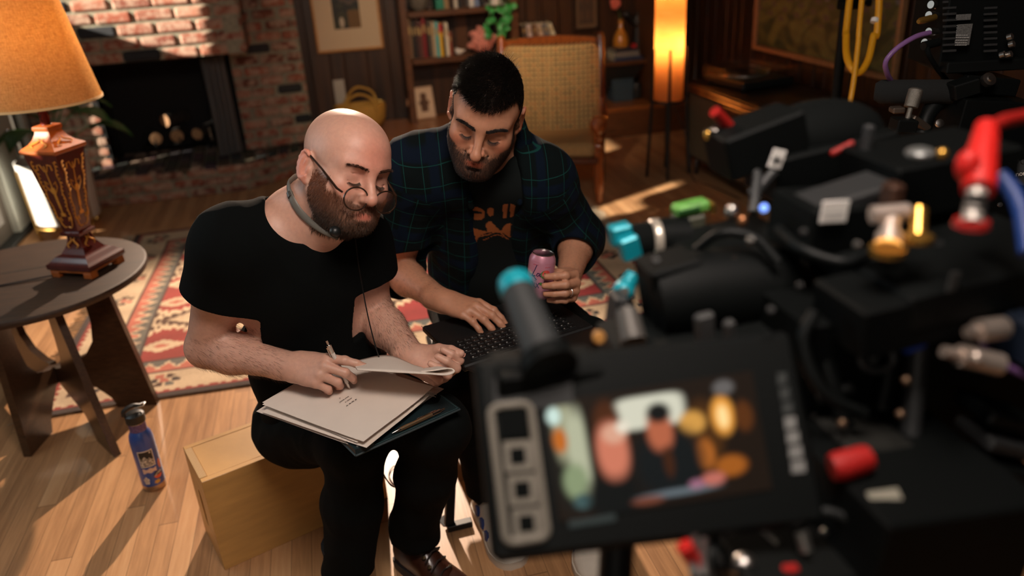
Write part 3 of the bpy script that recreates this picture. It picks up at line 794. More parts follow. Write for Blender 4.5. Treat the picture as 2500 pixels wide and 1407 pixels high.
def flipped():
    """a few pages flipped over and folded back, held between both hands"""
    near = [at(872, 903, 1.71), at(960, 909, 1.685), at(1040, 913, 1.665), at(1085, 916, 1.655), at(1105, 912, 1.650), at(1109, 905, 1.652), at(1096, 900, 1.66), at(1060, 905, 1.67), at(1020, 909, 1.69)]
    far = [at(858, 884, 1.80), at(945, 868, 1.815), at(1012, 893, 1.78), at(1050, 902, 1.74), at(1075, 903, 1.72), at(1080, 898, 1.72), at(1066, 896, 1.73), at(1035, 900, 1.75), at(1000, 903, 1.78)]
    A, B = bez(near, 6), bez(far, 6); n = len(A); V = []; K = 8
    for i in range(n):
        for j in range(K): V.append(A[i]+(B[i]-A[i])*j/(K-1))
    V = np.array(V); F = [(i*K+j, i*K+j+1, (i+1)*K+j+1, (i+1)*K+j) for i in range(n-1) for j in range(K-1)]
    N = vnormals(V.astype(np.float32), np.array(F)); m = len(V); V2 = np.concatenate([V+N*.0012, V-N*.0012]); F2 = F+[tuple(m+k for k in q[::-1]) for q in F]
    rim = [i*K for i in range(n)]; 
    for i in range(n-1): F2 += [(i*K, (i+1)*K, m+(i+1)*K, m+i*K), ((i+1)*K+K-1, i*K+K-1, m+i*K+K-1, m+(i+1)*K+K-1)]
    o = np_mesh('folded_pages', V2, F2, M_paper, None, loc=V.mean(0)); tag(o, 'folded back script pages held between both hands of the bald man', 'paper')
flipped()
def pen(name, tip, top, label, body, r=.0048):
    tip, top = np.array(tip), np.array(top); ax = (top-tip); L = np.linalg.norm(ax); ax /= L
    g = thing(name, tip, label, 'pen'); Ms = mat('polished_chrome', (.62, .58, .54), .16, 1.0)
    m = MB(); m.lathe(tip+ax*.020, [(r*.92, 0), (r, .01), (r, L*.60), (r*.96, L-.034)], ax, 20); m.build('barrel', body, g)
    c = MB(); c.lathe(tip, [(.0006, 0), (.0012, .004), (r*.55, .008), (r*.93, .020), (r*.93, .022)], ax, 20); c.build('tip', Ms, g)
    e = MB(); e.lathe(tip+ax*(L-.034), [(r*1.04, 0), (r*1.04, .022), (r*.5, .0225), (r*.5, .034), (r*.3, .0345)], ax, 20)
    w = V_R-ax*np.dot(V_R, ax); w /= np.linalg.norm(w); w = -w
    e.box(tip+ax*(L-.045)+w*(r+.0022), (.0032, .046, .0016), frame(ax, w)); e.box(tip+ax*(L-.022)+w*(r+.001), (.0032, .006, .004), frame(ax, w)); e.build('clip', Ms, g)
tipp = onz(855, 951, ZP+.017)
pen('writing_pen', tipp, at(797, 832, 1.715), 'white and chrome pen between the fingers of the bald man', mat('white_lacquer', srgb(226, 216, 208), .25))
q0 = f0+FU*.092+FV*.012+np.array((0, 0, .0085)); 
pen('spare_pen', q0, q0+FU*.135+FV*.004, 'brushed champagne metal pen lying along the folder edge', mat('champagne_metal', srgb(176, 150, 118), .28, .9))
def cable():
    M = mat('black_rubber_cord', (.006, .006, .006), .5); T = PA['T']
    p = [hit(T, 868, 585, 1.3, 2.4, .003), hit(T, 876, 650, 1.3, 2.4, .003), hit(T, 888, 720, 1.3, 2.4, .003), at(900, 780, 1.83), at(915, 840, 1.79), at(925, 872, 1.80), at(930, 900, 1.86)]
    m = MB(); m.tube(bez(p, 8), .0016, 6); m.build('cord', M, NB)
    m = MB(); z = [at(925, 1125, 2.05), at(940, 1165, 2.12), at(965, 1190, 2.16), onz(995, 1170, .01), onz(985, 1140, .005), onz(960, 1140, .005), onz(950, 1165, .004), onz(975, 1195, .004), onz(1010, 1215, .004)]
    m.tube(bez(z, 8), .002, 6); tag(m.build('headset_cable', M, loc=z[5]), 'thin black cord looping on the floor behind the wooden box', 'cable')
cable()

# ================================================================== the dark-haired man with the laptop
def person_b():
    fwd = np.array((-.12, -.99, 0)); fwd /= np.linalg.norm(fwd); rt = np.array((fwd[1], -fwd[0], 0))
    nb = at(1192, 318, 2.06); hc = np.array((.42, 2.26, .52))
    sR = at(1022, 420, 2.05); sL = at(1312, 442, 2.09)
    eR = at(966, 662, 2.21); wR = at(1080, 735, 2.03)
    can_c = at(1320, 669, 1.965); wL = can_c+cambasis((.072, -.020, -.076)); eL = at(1412, 578, 2.24)
    hR, hL = hc+rt*.10, hc-rt*.10
    kR, kL = np.array((.245, 1.76, .585)), np.array((.57, 1.76, .585)); aR, aL = np.array((.292, 1.87, .11)), np.array((.56, 1.74, .11))
    HO = at(1186, 274, 1.885); HR = head_frame((-.12, -.73, .67), (.22, .85, .62)); HS = 1.03
    sp = (nb-hc)/np.linalg.norm(nb-hc); f2 = fwd-sp*np.dot(fwd, sp); f2 /= np.linalg.norm(f2); TR = np.stack([np.cross(f2, sp), f2, sp], 1)
    def torso(S, g):
        S.ell(hc+sp*.02, (.165+g, .14+g, .13+g), TR, .05); S.ell(hc+sp*.20+f2*.02, (.165+g, .145+g, .20+g), TR, .06)
        S.ell(hc+sp*.43+f2*.01, (.180+g, .125+g, .20+g), TR, .06)
        S.cone(sR, sL, .062+g, None, .05); S.cone(nb-sp*.03, sR, .052+g*.8, .054+g, .05); S.cone(nb-sp*.03, sL, .052+g*.8, .054+g, .05)
    S = SDF(); torso(S, -.006)
    S.cone(HO+HR @ (0, -.022, -.045), nb-sp*.02, .060, .068, .03); S.cone(HO+HR @ (0, .03, -.095), nb+f2*.05-sp*.05, .045, .055, .03)
    for s, e, w in ((sR, eR, wR), (sL, eL, wL)):
        m = s+(e-s)*.42; S.ell(s, (.06,)*3, None, .04); S.cone(s, m, .055, .052, .03); S.cone(m, e, .052, .044, .03)
        q = e+(w-e)*.3; S.cone(e, q, .044, .045, .02); S.cone(q, w, .0445, .0285, .02)
    for h, k, a in ((hR, kR, aR), (hL, kL, aL)):
        S.cone(h, k, .076, .052, .04); S.cone(k, a, .05, .034, .03); S.cone(a, a+fwd*.02-np.array((0, 0, .05)), .034, .022, .02)
    head(S, HO, HR, HS, .98, 1.08)
    tR = hand(S, wR, at(1165, 757, 1.985)-wR, cambasis((.12, .80, .58)), [(.38, .35, .2), (.36, .34, .2), (.40, .34, .2), (.42, .32, .2)], (.55, .5, .3), 1.0, .055, -1, .0285)
    tL = hand(S, wL, cambasis((.10, -.10, 1.0)), cambasis((1.0, .06, -.05)), [(.75, .72, .40), (.78, .72, .42), (.8, .75, .42), (.82, .78, .45)], (1.25, 1.35, .35), 1.0, .045, 1, .0285)
    J = np.array([nb, hc, sR, sL, eR, wR, eL, wL, kR, kL, aR, aL, HO])
    V, F = S.mesh(.0027, *fins(J)); Nn = vnormals(V, F)
    root = thing('person', (hc[0], hc[1], .39), 'dark-haired man in plaid shirt holding a pink can, laptop on his knees', 'person')
    def bmask(q):
        x, y, z = q.T; ax = np.abs(x); m = beard_mask(.006)(q); hollow = smooth01(z, -.062, -.05)*(ax > .028)*(ax < .052)
        return m*(1-.75*hollow)
    col = skin_colors(V, srgb(188, 134, 106), HO, HR, HS, bmask, .05, srgb(70, 48, 38))
    q = ((V-HO) @ HR)/HS; x, y, z = q.T; ax = np.abs(x)
    # hair: short faded sides, longer top swept forward
    hl = .066-.25*np.clip(ax-.038, 0, 1)*(y > .0)
    top = smooth01(z-(.078-.62*np.clip(.085-y, 0, .085)*1.0), 0, .006)*(z > .030)*(ax < .075)
    top = smooth01(z, .036, .044)*(1-smooth01(y-(.052+.30*np.clip(.105-z, 0, .06)*0+.0), 0, .004)*0)
    front = smooth01(y, .050, .056)                                     # forward of this only above the hairline
    hairz = .062+.010*np.clip((ax-.02)/.03, 0, 1)+0*z
    capm = smooth01(z-np.where(y > .035, hairz, np.where(y > .012, .050, .012)), 0, .006)
    side = smooth01(z-np.where(y > .018, .055, -.022), 0, .008)*(y < .030)*(z < .06)*(1-((ax > .068)&(np.abs(y+.012) < .024)&(z < .034)))
    back = smooth01(z, -.055, -.045)*(y < -.035)
    burn = (np.abs(y-.012) < .012)*(z > -.03)*(z < .05)*(ax > .05)
    hm = np.clip(np.maximum(np.maximum(capm*(z > .03), side*.9), np.maximum(back*.9, burn*.8)), 0, 1)*(np.linalg.norm(q, axis=1) < .17)
    col = col*(1-.80*hm[:, None])+np.array(srgb(34, 24, 20))*(.80*hm[:, None])
    body = np_mesh('body', V, F, M_skinB, root, colors=col)
    nails(tR[:4]+tL[:4], M_nail, root)
    topw = hm*smooth01(z, .040, .062); i = pick(topw+1e-12, 15000, 31); g = np.random.default_rng(3).random(len(i))
    swirl = HR @ np.array((.25, .75, .15)); L = .014+.020*smooth01(q[i][:, 2], .06, .10)
    strands('hair', jitter(V, i, 31, .0006), Nn[i]*.55+swirl, L*(.6+.6*g), .00050, M_hairB, root, .30, 33, 4, swirl*.25-Nn[i]*.25)
    i = pick(hm*(1-smooth01(z, .040, .06))+1e-12, 9000, 34)
    strands('side_hair', jitter(V, i, 34, .0004), Nn[i]*.6+(HR @ np.array((0, -.3, -.8))), .0052, .00034, M_hairB, root, .2, 35, 2, label='short faded side hair')
    cr = pick(((z > .105) & (y < -.01) & (y > -.06)).astype(float)+1e-12, 60, 41)
    strands('cowlick', V[cr], Nn[cr]+V_R*.2, .028, .0004, M_hairB, root, .35, 42, 4)
    mk = bmask(q); i = pick(mk+1e-12, 9000, 36); down = HR @ np.array([0, .1, -1.0])
    strands('beard', jitter(V, i, 36, .0005), Nn[i]*.7+down*.7, .0058, .00034, mat('dark_beard', srgb(46, 31, 24), .5), root, .25, 37, 2, down*.2)
    Mb = mat('black_brow_hair', srgb(26, 18, 15), .5)
    brow_strands(V, Nn, HO, HR, HS, Mb, root, 900, 38, .0005); lashes(HO, HR, HS, Mb, root)
    for e, w, sd in ((eR, wR, 8), (eL, wL, 9)):
        a_ = (w-e); L = np.linalg.norm(a_); a_ /= L; tt = (V-e) @ a_; rr = np.linalg.norm(V-e-tt[:, None]*a_, axis=1)
        m = ((tt > -.0) & (tt < L*.98) & (rr < .07)).astype(float); i = pick(m, 1300, sd)
        strands('arm_hair', jitter(V, i, sd, .001), Nn[i]*.28+a_*.9, .012, .00017, Mb, root, .35, sd)
    # dark t-shirt with an orange print
    T = SDF(); torso(T, .008); T.cone(HO, nb-sp*.01+f2*.012, .066, .076, .012, '-'); T.ell(nb+f2*.04+sp*.005, (.085, .075, .055), TR, .012, '-')
    T.half(hc-sp*.06, -sp, .01)
    V2, F2 = T.mesh(.0032, *fins(J), lambda P: .004*wav(P, 51, 26))
    u = (V2-hc) @ TR[:, 0]; v = (V2-hc) @ sp; w = (V2-hc) @ f2
    U = -(u-.008)*1.15; Wv = (v-.412)*1.1; fr = w > .05
    c = np.tile(np.array((.0045, .0068, .0068)), (len(V2), 1)); org = np.array(srgb(150, 84, 44))
    rr = np.hypot(U, Wv+.03); th = np.arctan2(U, Wv+.03)
    ray_ = (rr > .056) & (rr < .062+.034*np.abs(np.cos(th*4.5+.4*np.sin(rr*90)))**2) & (np.abs(th) < 1.2)
    arc = (np.abs(rr-.052-.004*np.sin(th*5)) < .0022) & (np.abs(th) < 1.3)
    snake = (np.abs(rr-.040-.006*np.sin(th*3)) < .0014) & (np.abs(th) < 1.0)
    eye = ((((U+.045)/.024)**2+((Wv-.094)/.026)**2) < 1) & ~((((U+.045)/.016)**2+((Wv-.098)/.005)**2) < 1) | ((((U+.004)/.010)**2+((Wv-.104)/.018)**2) < 1)
    bar = (np.abs(np.abs(U-.050)-.011) < .0065) & (Wv > .074) & (Wv < .135-.2*np.abs(U-.05))
    c[(ray_ | arc | snake | eye | bar) & fr] = org
    np_mesh('t_shirt', V2, F2, M_teeblack, root, colors=c)
    # plaid overshirt, open in front, sleeves rolled to the elbow
    P_ = SDF(); torso(P_, .026); P_.ell(hc+sp*.02, (.195, .165, .15), TR, .05); segs = []
    for s, e, w in ((sR, eR, wR), (sL, eL, wL)):
        ax1 = (e-s)/np.linalg.norm(e-s); ax2 = (w-e)/np.linalg.norm(w-e); en = e+ax2*(.045 if s is sR else .105)
        P_.cone(s, e, .082, .072, .05); P_.cone(e, en+ax2*.06, .068, .064, .03); segs.append((s, e, en, ax1, ax2))
    P_.ell(sR, (.080,)*3, None, .05); P_.ell(sL, (.078,)*3, None, .05)
    for (s, e, en, a1, a2) in segs:
        P_.box(en+a2*.064, (.086, .06, .086), frame(a2, (0, .3, 1)), .004, .006, '-'); P_.cone(en-a2*.02, en+a2*.1, .052, .058, .004, '-')
    P_.cone(HO, nb+sp*.01+f2*.01, .072, .082, .01, '-')
    P_.cone(nb+f2*.10+sp*.02, hc+sp*.46+f2*.20, .058, .074, .02, '-'); P_.cone(hc+sp*.46+f2*.20, hc-sp*.06+f2*.27, .074, .150, .02, '-')
    P_.half(hc-sp*.10, -sp, .01)
    V3, F3 = P_.mesh(.0038, *fins(J), lambda P: .0055*wav(P, 61, 28)+.0035*np.abs(wav(P, 62, 60)))
    uu = ((V3-hc) @ TR[:, 0]); vv = (V3-hc) @ sp
    for (s, e, en, a1, a2) in segs:
        t = (V3-s) @ a1; L = np.linalg.norm(e-s); d = np.linalg.norm(V3-s-np.clip(t, 0, L)[:, None]*a1, axis=1)
        side_ = np.sign((s-nb) @ TR[:, 0]); out = ((V3-s) @ TR[:, 0])*side_ > -.055
        m = (t > .02) & (d < .105) & out
        t2 = (V3-e) @ a2; m2 = (t2 > 0) & (np.linalg.norm(V3-e-np.clip(t2, 0, .2)[:, None]*a2, axis=1) < .09); m = m | m2
        n1 = f2-a1*np.dot(f2, a1); n1 /= np.linalg.norm(n1); n2 = np.cross(a1, n1); r_ = V3-s-t[:, None]*a1
        ang = np.arctan2(r_ @ n2, r_ @ n1); uu = np.where(m, ang*.075+.04, uu); vv = np.where(m, -t+.3, vv)
    per = .088; col3 = np.stack([uu/per+.12*wav(V3, 66, 12)*.6+20, vv/per+.1*wav(V3, 67, 12)*.6+20, 0*uu], 1)
    np_mesh('plaid_shirt', V3, F3, M_plaid, root, colors=col3)
    C = SDF()
    for sg, sh in ((1, sR), (-1, sL)):
        b0 = nb-f2*.055+sp*.045; b1 = nb+TR[:, 0]*sg*.075+sp*.035-f2*.01; b2 = nb+TR[:, 0]*sg*.088+f2*.055+sp*.005; b3 = nb+TR[:, 0]*sg*.075+f2*.12-sp*.065; b4 = nb+TR[:, 0]*sg*.062+f2*.155-sp*.12
        C.chain([b0, b1, b2, b3, b4], [.014, .016, .017, .015, .009], .012)
    C.cone(HO, nb+sp*.0, .068, .074, .006, '-')
    V4, F4 = C.mesh(.0034, *fins(J)); cc = np.stack([((V4-hc) @ TR[:, 0])/per+20.5, ((V4-hc) @ sp)/per+20.2, 0*V4[:, 0]], 1)
    np_mesh('collar', V4, F4, M_plaid, root, colors=cc)
    G = SDF(); G.ell(hc-sp*.005, (.185, .15, .125), TR, .05)
    for h, k, a in ((hR, kR, aR), (hL, kL, aL)):
        G.cone(h, k, .098, .076, .05); G.ell(k, (.075,)*3, None, .02); G.cone(k, a, .074, .062, .03); G.half(a+np.array((0, 0, -.012)), (0, 0, -1), .008)
    V5, F5 = G.mesh(.0044, *fins(J), lambda P: .0045*wav(P, 71, 34)+.003*np.abs(wav(P, 72, 75)))
    np_mesh('trousers', V5, F5, M_denim, root)
    M_can = mat('white_canvas', srgb(206, 196, 182), .6, noise=.08, nscale=30); M_whs = mat('white_rubber', srgb(210, 200, 186), .5); M_blu = mat('blue_tape', srgb(30, 62, 130), .6)
    M_sock = mat('charcoal_sock', (.012, .014, .016), .95, noise=.5, nscale=90)
    for a, f in ((aR, (.12, -.99)), (aL, (-.25, -.97))):
        P = np.array((a[0], a[1], 0))-np.array((f[0], f[1], 0))*.06; u_, s_, t_, k_ = MB(), MB(), MB(), MB(); f3, sd = shoe(u_, s_, P, f, .29, .104, .10, .0)
        b = u_.build('sneaker', M_can, root, 60, label='white low sneaker with blue marks'); s_.build('sole', M_whs, b)
        for j in range(3):
            c = P+f3*(.085+.050*j)+sd*(.0385+.003*j)+np.array((0, 0, .058-.006*j)); t_.box(c+sd*.002, (.008, .026, .034), np.stack([sd, f3*.85+np.array((0, 0, .3)), np.array((0, 0, 1.0))], 1)); t_.build('side_mark', M_blu, b); t_ = MB()
        k_.tube([a+np.array((0, 0, .02)), a-np.array((0, 0, .035))], [.044, .042], 14); k_.build('sock', M_sock, root)
    return dict(S=S, T=T, wR=wR, wL=wL, can=can_c, tipsR=tR, tipsL=tL, root=root, hc=hc, P=P_, G=G)
PB = person_b()

def can():
    ax = cambasis((.10, .92, .38)); c = PB['can']; c = c-ax*.061; ax = ax/np.linalg.norm(ax)
    g = thing('drink_can', c, 'pink soda can with dark blue lettering in the hand of the dark-haired man', 'can')
    prof = [(.021, .002), (.0235, 0), (.026, .003), (.0325, .010), (.0330, .014), (.0330, .096), (.0318, .105), (.0275, .113), (.0262, .1155)]
    m = MB(); m.lathe(c, prof, ax, 40); m.build('body', mat('pink_aluminium', srgb(205, 140, 160), .32, .25, coat=.3), g)
    t = MB(); t.lathe(c+ax*.1155, [(.0262, 0), (.0272, .0012), (.0272, .0024), (.0250, .0026), (.0240, -.0020), (.002, -.0022)], ax, 40); lid = t.build('lid', mat('aluminium', (.62, .60, .57), .28, 1.0), g)
    f = -V_FW-ax*np.dot(-V_FW, ax); f /= np.linalg.norm(f); s = np.cross(ax, f)
    tb = MB(); q = c+ax*.1142
    for k in range(1): tb.tube([q+s*.006*math.cos(a)+f*(.006*math.sin(a)-.004) for a in np.linspace(0, 2*PI, 17)], .0012, 6)
    tb.box(q+f*.004, (.009, .006, .001), np.stack([s, f, ax], 1)); tb.build('tab', mat('aluminium', (.62, .60, .57), .28, 1.0), lid)
    R0 = .0331
    def P(a, h, r=R0): return c+ax*h+(f*math.cos(a)+s*math.sin(a))*r       # a: angle from the camera-facing side, + to the right
    ink = MB()
    def stroke(pts, r=.0012): ink.tube([P((a*1.22+.003)/ .033, (h-.068)*1.2+.066, R0+.0001) for a, h in pts], r, 5)
    stroke([(-.013, .092), (-.0165, .080), (-.0205, .069), (-.0225, .066), (-.019, .066), (-.014, .069)]); stroke([(-.0205, .069), (-.0135, .0625), (-.010, .060)])
    stroke([(-.006, .0745), (-.0095, .0745), (-.0118, .070), (-.009, .068), (-.0055, .072), (-.0045, .0755), (-.0045, .069), (-.0025, .068)])
    stroke([(-.022, .054), (-.0245, .047), (-.022, .044), (-.018, .047), (-.019, .053), (-.022, .054)]); stroke([(-.0145, .053), (-.0152, .046), (-.0125, .044)]); stroke([(-.0135, .058), (-.0128, .0585)], .0013)
    stroke([(-.011, .053), (-.004, .043)]); stroke([(-.004, .0545), (-.011, .042)]); stroke([(.006, .058), (.003, .045), (.005, .043)])
    ink.build('lettering', mat('navy_ink', srgb(34, 24, 78), .5), g, label='dark blue brush lettering')
    def disc(a0, h0, r, m_, nm, off):
        d = MB(); ring = [P((a0+r*math.cos(t))/.033, h0+r*math.sin(t), R0+off) for t in np.linspace(0, 2*PI, 25)[:-1]]; d.add([P(a0/.033, h0, R0+off+.00012)]+ring, [(0, 1+j, 1+(j+1) % 24) for j in range(24)]); return d.build(nm, m_, g)
    disc(.0105, .0715, .0115, mat('leaf_green_print', srgb(70, 120, 60), .5), 'fruit_rind', .00015); disc(.0125, .0735, .0098, mat('guava_red_print', srgb(214, 84, 74), .5, noise=.25, nscale=300), 'fruit_flesh', .0003)
    disc(.002, .0475, .004, mat('leaf_green_print', srgb(70, 120, 60), .5), 'leaf_print', .00015)
    sm = MB()
    for a0, h0 in ((-.016, .0985), (.015, .0945)):
        for k in range(7): sm.ball(P((a0+(k-3)*.0023)/.033, h0+.003, .0327-.02*max(0, h0-.093)), .0005, 6, 4)
        sm.tube([P((a0+x)/.033, h0-.004+.0012*math.sin(x*1400), .0329-.006*max(0, h0-.093)) for x in np.linspace(-.007, .007, 16)], .0006, 5)
    sm.build('small_print', mat('crimson_ink', srgb(190, 50, 70), .5), g)
can()
def ring_():
    pts, nn, d = PB['tipsL'][2]; ax = pts[1]-pts[0]; ax /= np.linalg.norm(ax); c = pts[0]+(pts[1]-pts[0])*.62; u = np.cross(ax, V_FW); u /= np.linalg.norm(u); w = np.cross(u, ax)
    m = MB(); m.tube([c+(u*math.cos(t)+w*math.sin(t))*.0108 for t in np.linspace(0, 2*PI, 25)], .0012, 6); tag(m.build('finger_ring', mat('steel', (.6, .6, .58), .3, 1.0), loc=c), 'silver ring on the hand that holds the pink can', 'ring')
ring_()
def laptop():
    u = np.array((.965, .26, 0)); u /= np.linalg.norm(u); v = np.array((u[1], -u[0], 0)); n = np.array((0, 0, 1.0)); R = np.stack([u, v, n], 1)
    c = np.array((.357, 1.738, .688)); W, D = .358, .246
    g = thing('laptop', c, 'black open laptop on the knees of the dark-haired man', 'laptop'); M = mat('black_magnesium', (.006, .0065, .007), .5); 
    m = MB(); m.box(c, (W, D, .017), R, .004); m.build('base', M, g)
    kb = MB(); kl = MB(); T = lambda a, b, z: c+u*a+v*b+n*z
    rr = random.Random(2); ks = []
    for r in range(6):
        for k in range(15):
            w = .0165; a = -.140+.0192*k+.003*(r % 2); b = .098-.0178*r
            if r == 5 and 4 <= k <= 8:
                if k != 6: continue
                w = .09
            if abs(a) > .15: continue
            ks.append((a, b, w))
    dk = MB(); dk.box(T(0, .050, .0087), (.312, .118, .0006), R, .0002); dk.build('keyboard_tray', mat('black_tray', (.004, .004, .0045), .6), g)
    Mk = mat('black_keycap', (.0055, .006, .0065), .45); Ml = mat('key_legend', (.42, .42, .40), .6)
    for (a, b, w) in ks:
        k = MB(); k.box(T(a, b, .0102), (w, .0150, .0028), R, .0012); ko = k.build('key', Mk, g)
        l = MB(); l.box(T(a-.003 if w < .05 else a, b+.002, .01175), (.0016+.0022*rr.random(), .0018+.0016*rr.random(), .0002), R); l.build('legend', Ml, ko)
    tp_ = MB(); tp_.box(T(-.02, -.075, .0087), (.105, .068, .0006), R, .0003); tp_.build('touchpad', mat('black_glass', (.006, .006, .007), .25), g)
    e = MB(); e.tube([T(-W/2, -D/2, .008), T(-W/2, D/2, .008)], .0010, 6); e.build('edge_trim', mat('dark_chrome', (.10, .10, .10), .35, 1.0), g)
    li = MB(); th = .30; d = v*math.cos(th)+n*math.sin(th); q = T(0, D/2+.006, .006); li.box(q+d*.120, (W, .240, .006), np.stack([u, d, np.cross(u, d)], 1), .002); lid = li.build('lid', M, g)
    sc_ = MB(); sc_.box(q+d*.120+np.cross(u, d)*.0034, (W-.02, .215, .0006), np.stack([u, d, np.cross(u, d)], 1)); sc_.build('screen', mat('black_glass', (.006, .006, .007), .25), lid)
laptop()
def stool():
    c = np.array((.40, 2.20, 0)); g = thing('stool', c, 'black metal stool under the dark-haired man, one leg with an L-shaped foot showing', 'stool')
    M = mat('black_steel', (.006, .006, .006), .45); s = MB(); s.box(c+(0, .03, .36), (.38, .34, .035), None, .012); s.build('seat', mat('black_vinyl', (.008, .008, .008), .5), g)
    f = onz(1097, 1290, 0)
    for x, y, dx, foot in ((f[0], f[1], -.05, 1), (.62, 1.96, .05, 0), (.22, 2.42, -.03, 0), (.60, 2.42, .03, 0)):
        l = MB(); top = np.array((.40+(x-.40)*.7, 2.22+(y-2.22)*.62, .345)); l.box((top+np.array((x, y, .01)))/2, (.026, .026, np.linalg.norm(top-np.array((x, y, .01)))), frame(top-np.array((x, y, .01)), (0, 1, 0))[:, [0, 2, 1]], .002)
        if foot: l.box((x+.030, y-.006, .010), (.075, .026, .020), rotz(.05), .002)
        l.build('leg', M, g)
    t = MB(); p = onz(1083, 1272, .001); t.prism([p+np.array((-.018, .012, 0)), p+np.array((.006, .024, 0)), p+np.array((.014, -.028, 0)), p+np.array((-.004, -.022, 0))], (0, 0, .0012)); t.build('gaffer_tape', mat('grey_tape', (.03, .035, .045), .7), g)
stool()

# ================================================================== the room
def floor_mat():
    m = bpy.data.materials.new('oak_strip_floor'); m.use_nodes = True; N, L = nodes_of(m); b = N['Principled BSDF']
    def M(op, *a):
        n = N.new('ShaderNodeMath'); n.operation = op
        for i, v in enumerate(a):
            if isinstance(v, (int, float)): n.inputs[i].default_value = v
            else: L.new(v, n.inputs[i])
        return n.outputs[0]
    g = N.new('ShaderNodeNewGeometry'); s = N.new('ShaderNodeSeparateXYZ'); L.new(g.outputs['Position'], s.inputs[0])
    bx = M('DIVIDE', s.outputs[0], .057); bi = M('FLOOR', bx); fx = M('FRACT', bx)
    w1 = N.new('ShaderNodeTexWhiteNoise'); w1.noise_dimensions = '1D'; L.new(bi, w1.inputs['W'])
    by = M('ADD', M('DIVIDE', s.outputs[1], 1.05), M('MULTIPLY', w1.outputs['Value'], 7)); fy = M('FRACT', by)
    cmb = N.new('ShaderNodeCombineXYZ'); L.new(bi, cmb.inputs[0]); L.new(M('FLOOR', by), cmb.inputs[1])
    w2 = N.new('ShaderNodeTexWhiteNoise'); w2.noise_dimensions = '2D'; L.new(cmb.outputs[0], w2.inputs['Vector'])
    mp = N.new('ShaderNodeCombineXYZ'); L.new(M('MULTIPLY', s.outputs[0], 55), mp.inputs[0]); L.new(M('ADD', M('MULTIPLY', s.outputs[1], 3.2), M('MULTIPLY', w2.outputs['Value'], 40)), mp.inputs[1]); L.new(M('MULTIPLY', bi, .7), mp.inputs[2])
    n1 = N.new('ShaderNodeTexNoise'); n1.inputs['Scale'].default_value = 1; n1.inputs['Detail'].default_value = 7; n1.inputs['Roughness'].default_value = .65; L.new(mp.outputs[0], n1.inputs['Vector'])
    mp2 = N.new('ShaderNodeCombineXYZ'); L.new(M('MULTIPLY', s.outputs[0], 260), mp2.inputs[0]); L.new(M('MULTIPLY', s.outputs[1], 9), mp2.inputs[1])
    n2 = N.new('ShaderNodeTexNoise'); n2.inputs['Scale'].default_value = 1; n2.inputs['Detail'].default_value = 3; L.new(mp2.outputs[0], n2.inputs['Vector'])
    rp = N.new('ShaderNodeValToRGB'); e = rp.color_ramp.elements
    e[0].position = .12; e[0].color = (*srgb(136, 96, 64), 1); e[1].position = .85; e[1].color = (*srgb(216, 172, 128), 1)
    k = rp.color_ramp.elements.new(.5); k.color = (*srgb(194, 146, 102), 1)
    L.new(M('ADD', M('ADD', M('MULTIPLY', n1.outputs['Fac'], .75), M('MULTIPLY', w2.outputs['Value'], .30)), M('MULTIPLY', n2.outputs['Fac'], -.16)), rp.inputs[0])
    gx = M('LESS_THAN', M('PINGPONG', fx, .5), .012); gy = M('LESS_THAN', M('PINGPONG', fy, .5), .0012); gap = M('MAXIMUM', gx, gy)
    mx = N.new('ShaderNodeMix'); mx.data_type = 'RGBA'; L.new(M('MULTIPLY', gap, .75), mx.inputs[0]); L.new(rp.outputs[0], mx.inputs[6]); mx.inputs[7].default_value = (*srgb(60, 36, 20), 1)
    L.new(mx.outputs[2], b.inputs['Base Color']); b.inputs['Roughness'].default_value = .38; b.inputs['Coat Weight'].default_value = .15
    bp = N.new('ShaderNodeBump'); bp.inputs['Strength'].default_value = .12; bp.inputs['Distance'].default_value = .002; L.new(M('SUBTRACT', n2.outputs['Fac'], M('MULTIPLY', gap, 2)), bp.inputs['Height']); L.new(bp.outputs[0], b.inputs['Normal'])
    return m
def panel_mat():
    m = bpy.data.materials.new('dark_wood_panelling'); m.use_nodes = True; N, L = nodes_of(m); b = N['Principled BSDF']
    tc = N.new('ShaderNodeTexCoord'); mp = N.new('ShaderNodeMapping'); mp.inputs['Scale'].default_value = (16, 16, 1.2); L.new(tc.outputs['Object'], mp.inputs[0])
    n = N.new('ShaderNodeTexNoise'); n.inputs['Scale'].default_value = 1.2; n.inputs['Detail'].default_value = 8; L.new(mp.outputs[0], n.inputs['Vector'])
    r = N.new('ShaderNodeValToRGB'); r.color_ramp.elements[0].position = .3; r.color_ramp.elements[0].color = (*srgb(32, 18, 11), 1); r.color_ramp.elements[1].position = .72; r.color_ramp.elements[1].color = (*srgb(70, 42, 23), 1)
    L.new(n.outputs['Fac'], r.inputs[0]); L.new(r.outputs[0], b.inputs['Base Color']); b.inputs['Roughness'].default_value = .42
    return m
M_panel = panel_mat(); M_oak = floor_mat()
M_shelf = wood('walnut_shelf', srgb(90, 54, 31), .4, 0); M_dark = wood('dark_stained_oak', srgb(62, 42, 27), .32, 0, .5, .3)
M_plaster = mat('warm_plaster', (.10, .085, .07), .9)
XL, XR, YB, YF, ZT = -2.03, 2.92, 6.50, -1.7, 2.6
m = MB(); m.box(((XL+XR)/2, (YF+YB)/2, -.03), (XR-XL+.3, YB-YF+.3, .06)); struct(m.build('floor', M_oak))
m = MB(); m.box(((XL+XR)/2, (YF+YB)/2, ZT+.03), (XR-XL+.3, YB-YF+.3, .06)); struct(m.build('ceiling', M_plaster))
m = MB(); m.box(((XL+XR)/2, YF-.04, ZT/2), (XR-XL+.3, .08, ZT)); struct(m.build('wall_front', M_plaster))
